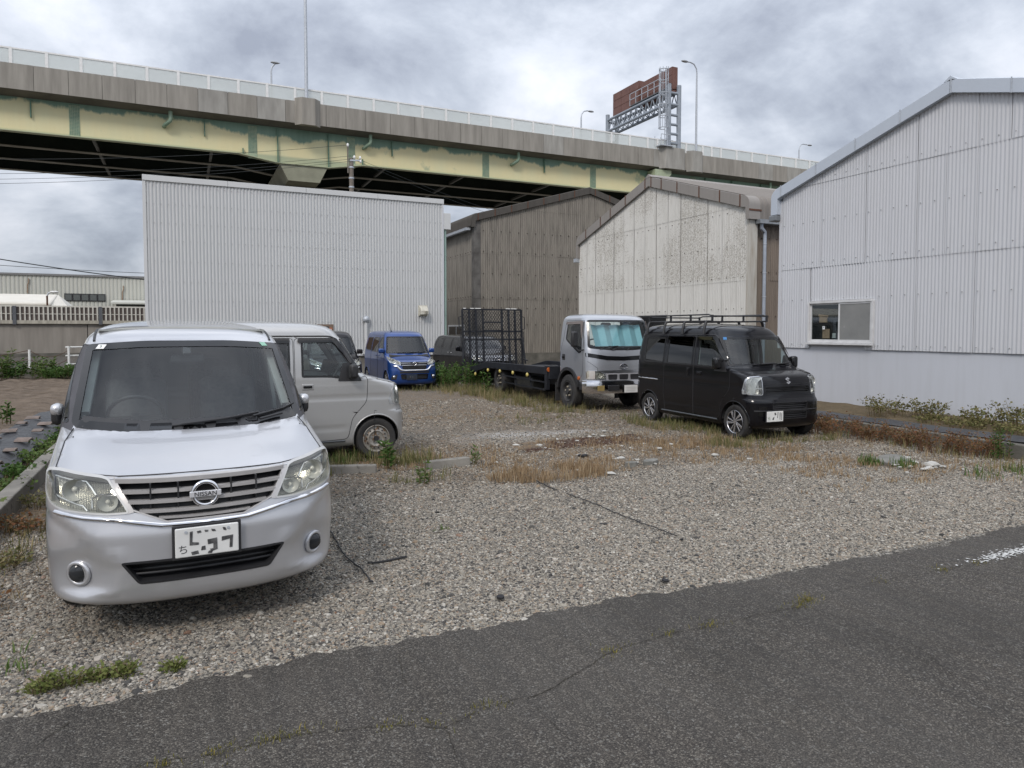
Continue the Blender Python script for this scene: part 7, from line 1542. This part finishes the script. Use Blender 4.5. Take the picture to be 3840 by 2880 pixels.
for i, (x, y, r_, h) in enumerate(((9.85, 8.75, .35, .40), (9.9, 8.2, .35, .38), (9.95, 7.65, .32, .36), (10.0, 7.1, .25, .30), (9.9, 6.55, .38, .42), (10.02, 6.1, .3, .34))): shrub('russet_shrub', ['russet weed clump on the kerb right behind the black kei van', 'second russet weed clump along the kerb from the black van', 'russet weed clump midway along the right kerb', 'small sparse russet weed on the right kerb', 'biggest reddest russet weed clump on the right kerb', 'russet weed clump nearest to the road on the right kerb'][i], x, y, 0, r_, h, 34, 22, .034, REDW, None, .32, False, REDS)
shrub('tall_weed', 'green feathery weed against the right kerb near the picture edge', 10.05, 5.75, 0, .14, .42, 9, 26, .06, WEED, None, .12, True)
for i, (x, y, r_, h) in enumerate(((11.75, 8.75, .42, .42), (12.05, 8.2, .32, .36), (11.85, 7.1, .34, .36), (12.1, 6.7, .4, .50), (12.1, 6.1, .42, .46), (11.9, 5.5, .4, .42))): shrub('olive_shrub', ['olive shrub with rounded leaves left of the others under the white wall', 'smaller olive shrub next to the leftmost one under the white wall', 'low olive shrub in the middle under the white wall', 'tallest olive shrub under the white wall', 'dense olive shrub near the right picture edge', 'olive shrub at the very edge of the picture under the white wall'][i], x, y, .2, r_, h * .85, 24, 20, .042, OLIVE, None, .42, False)
for i, (x, y) in enumerate(((11.6, 7.7), (11.5, 7.1), (11.55, 6.4), (11.5, 5.8))): shrub('ground_cover', 'low dark green ground cover beside the black film, %s patch' % ('farthest', 'second', 'third', 'nearest')[i], x, y, .2, .36, .13, 26, 14, .045, OLIVE, 'ground cover beside the black film', .3, False)
for i in range(9):
    y = 6.9 + i * .95; shrub('bed_weed', 'low green weeds between mulch film and left kerb, %s clump from the near end' % ('first', 'second', 'third', 'fourth', 'fifth', 'sixth', 'seventh', 'eighth', 'farthest')[i], -1.80 + random.uniform(-.03, .03), y, .08, .34, .13, 44, 12, .045, GREENG if i % 3 else WEED, 'weeds along the left kerb', .35, False)
for i, (x, y, h) in enumerate(((-6.9, 28.9, .6), (-6.2, 28.9, .95), (-5.75, 29.3, 1.0), (-5.35, 29.4, .62), (-4.6, 29.8, .72), (-3.9, 29.7, .42), (-2.9, 29.9, .75), (-4.2, 29.2, .35))): shrub('tall_weed', 'tall bright green weed before the low wall across the field, %s from left' % ('first', 'second', 'third', 'fourth', 'fifth', 'sixth', 'last', 'short one')[i], x, y, .08, .5, h, 26, 22, .14, WEED if i % 2 else GREENG, 'weeds at the far side of the field', .16, True)
for i, (x, y, r_, h) in enumerate(((-.66, 4.03, .07, .06), (-.55, 4.02, .08, .07), (-.43, 4.03, .06, .05), (-.31, 4.02, .05, .06), (-.08, 3.99, .03, .04))): shrub('edge_weed', 'bright green weed tuft on the asphalt edge before the minivan, %s from left' % ('first', 'second', 'third', 'fourth', 'fifth')[i], x, y, .0, r_, h, 24, 8, .026, EDGEG, 'weeds on the road edge', .28, False)
for i, (x, y) in enumerate(((-1.32, 8.3), (-1.3, 7.3), (-1.28, 6.2), (-1.25, 5.3))): shrub('kerb_weed', 'dry brownish weeds at the foot of the left concrete kerb, %s clump' % ('farthest', 'second farthest', 'second nearest', 'nearest')[i], x, y, 0, .2, .16, 26, 10, .04, REDW if i % 2 else YGR, 'weeds at the foot of the left kerb', .25, False)
shrub('tall_weed', 'small green weed standing on the ploughed soil behind the film', -2.9, 15.2, .12, .12, .35, 8, 16, .09, WEED, None, .18, True)
Z = []
for x, y in [(-.1, 3.1), (.09, 3.08), (.2, 3.09), (.3, 3.1), (.38, 3.1), (.47, 3.09), (.6, 3.05), (3.4, 3.2), (3.6, 3.24), (5.0, 3.26), (2.5, 3.22), (2.2, 3.2), (.77, 2.99), (.84, 2.98), (.95, 2.92), (1.06, 2.88), (1.15, 2.91), (1.23, 2.95), (1.35, 2.94), (2.08, 3.17), (2.36, 3.22), (2.81, 3.22), (3.52, 3.2), (3.66, 3.27), (4.4, 3.28), (5.4, 3.23)]: Z.append((x, y, .05, .010, 84, .016, 1.3))
o = grass('crack_moss', Z, MOSS, .0016)
for v in o.data.vertices: v.co.z += .016
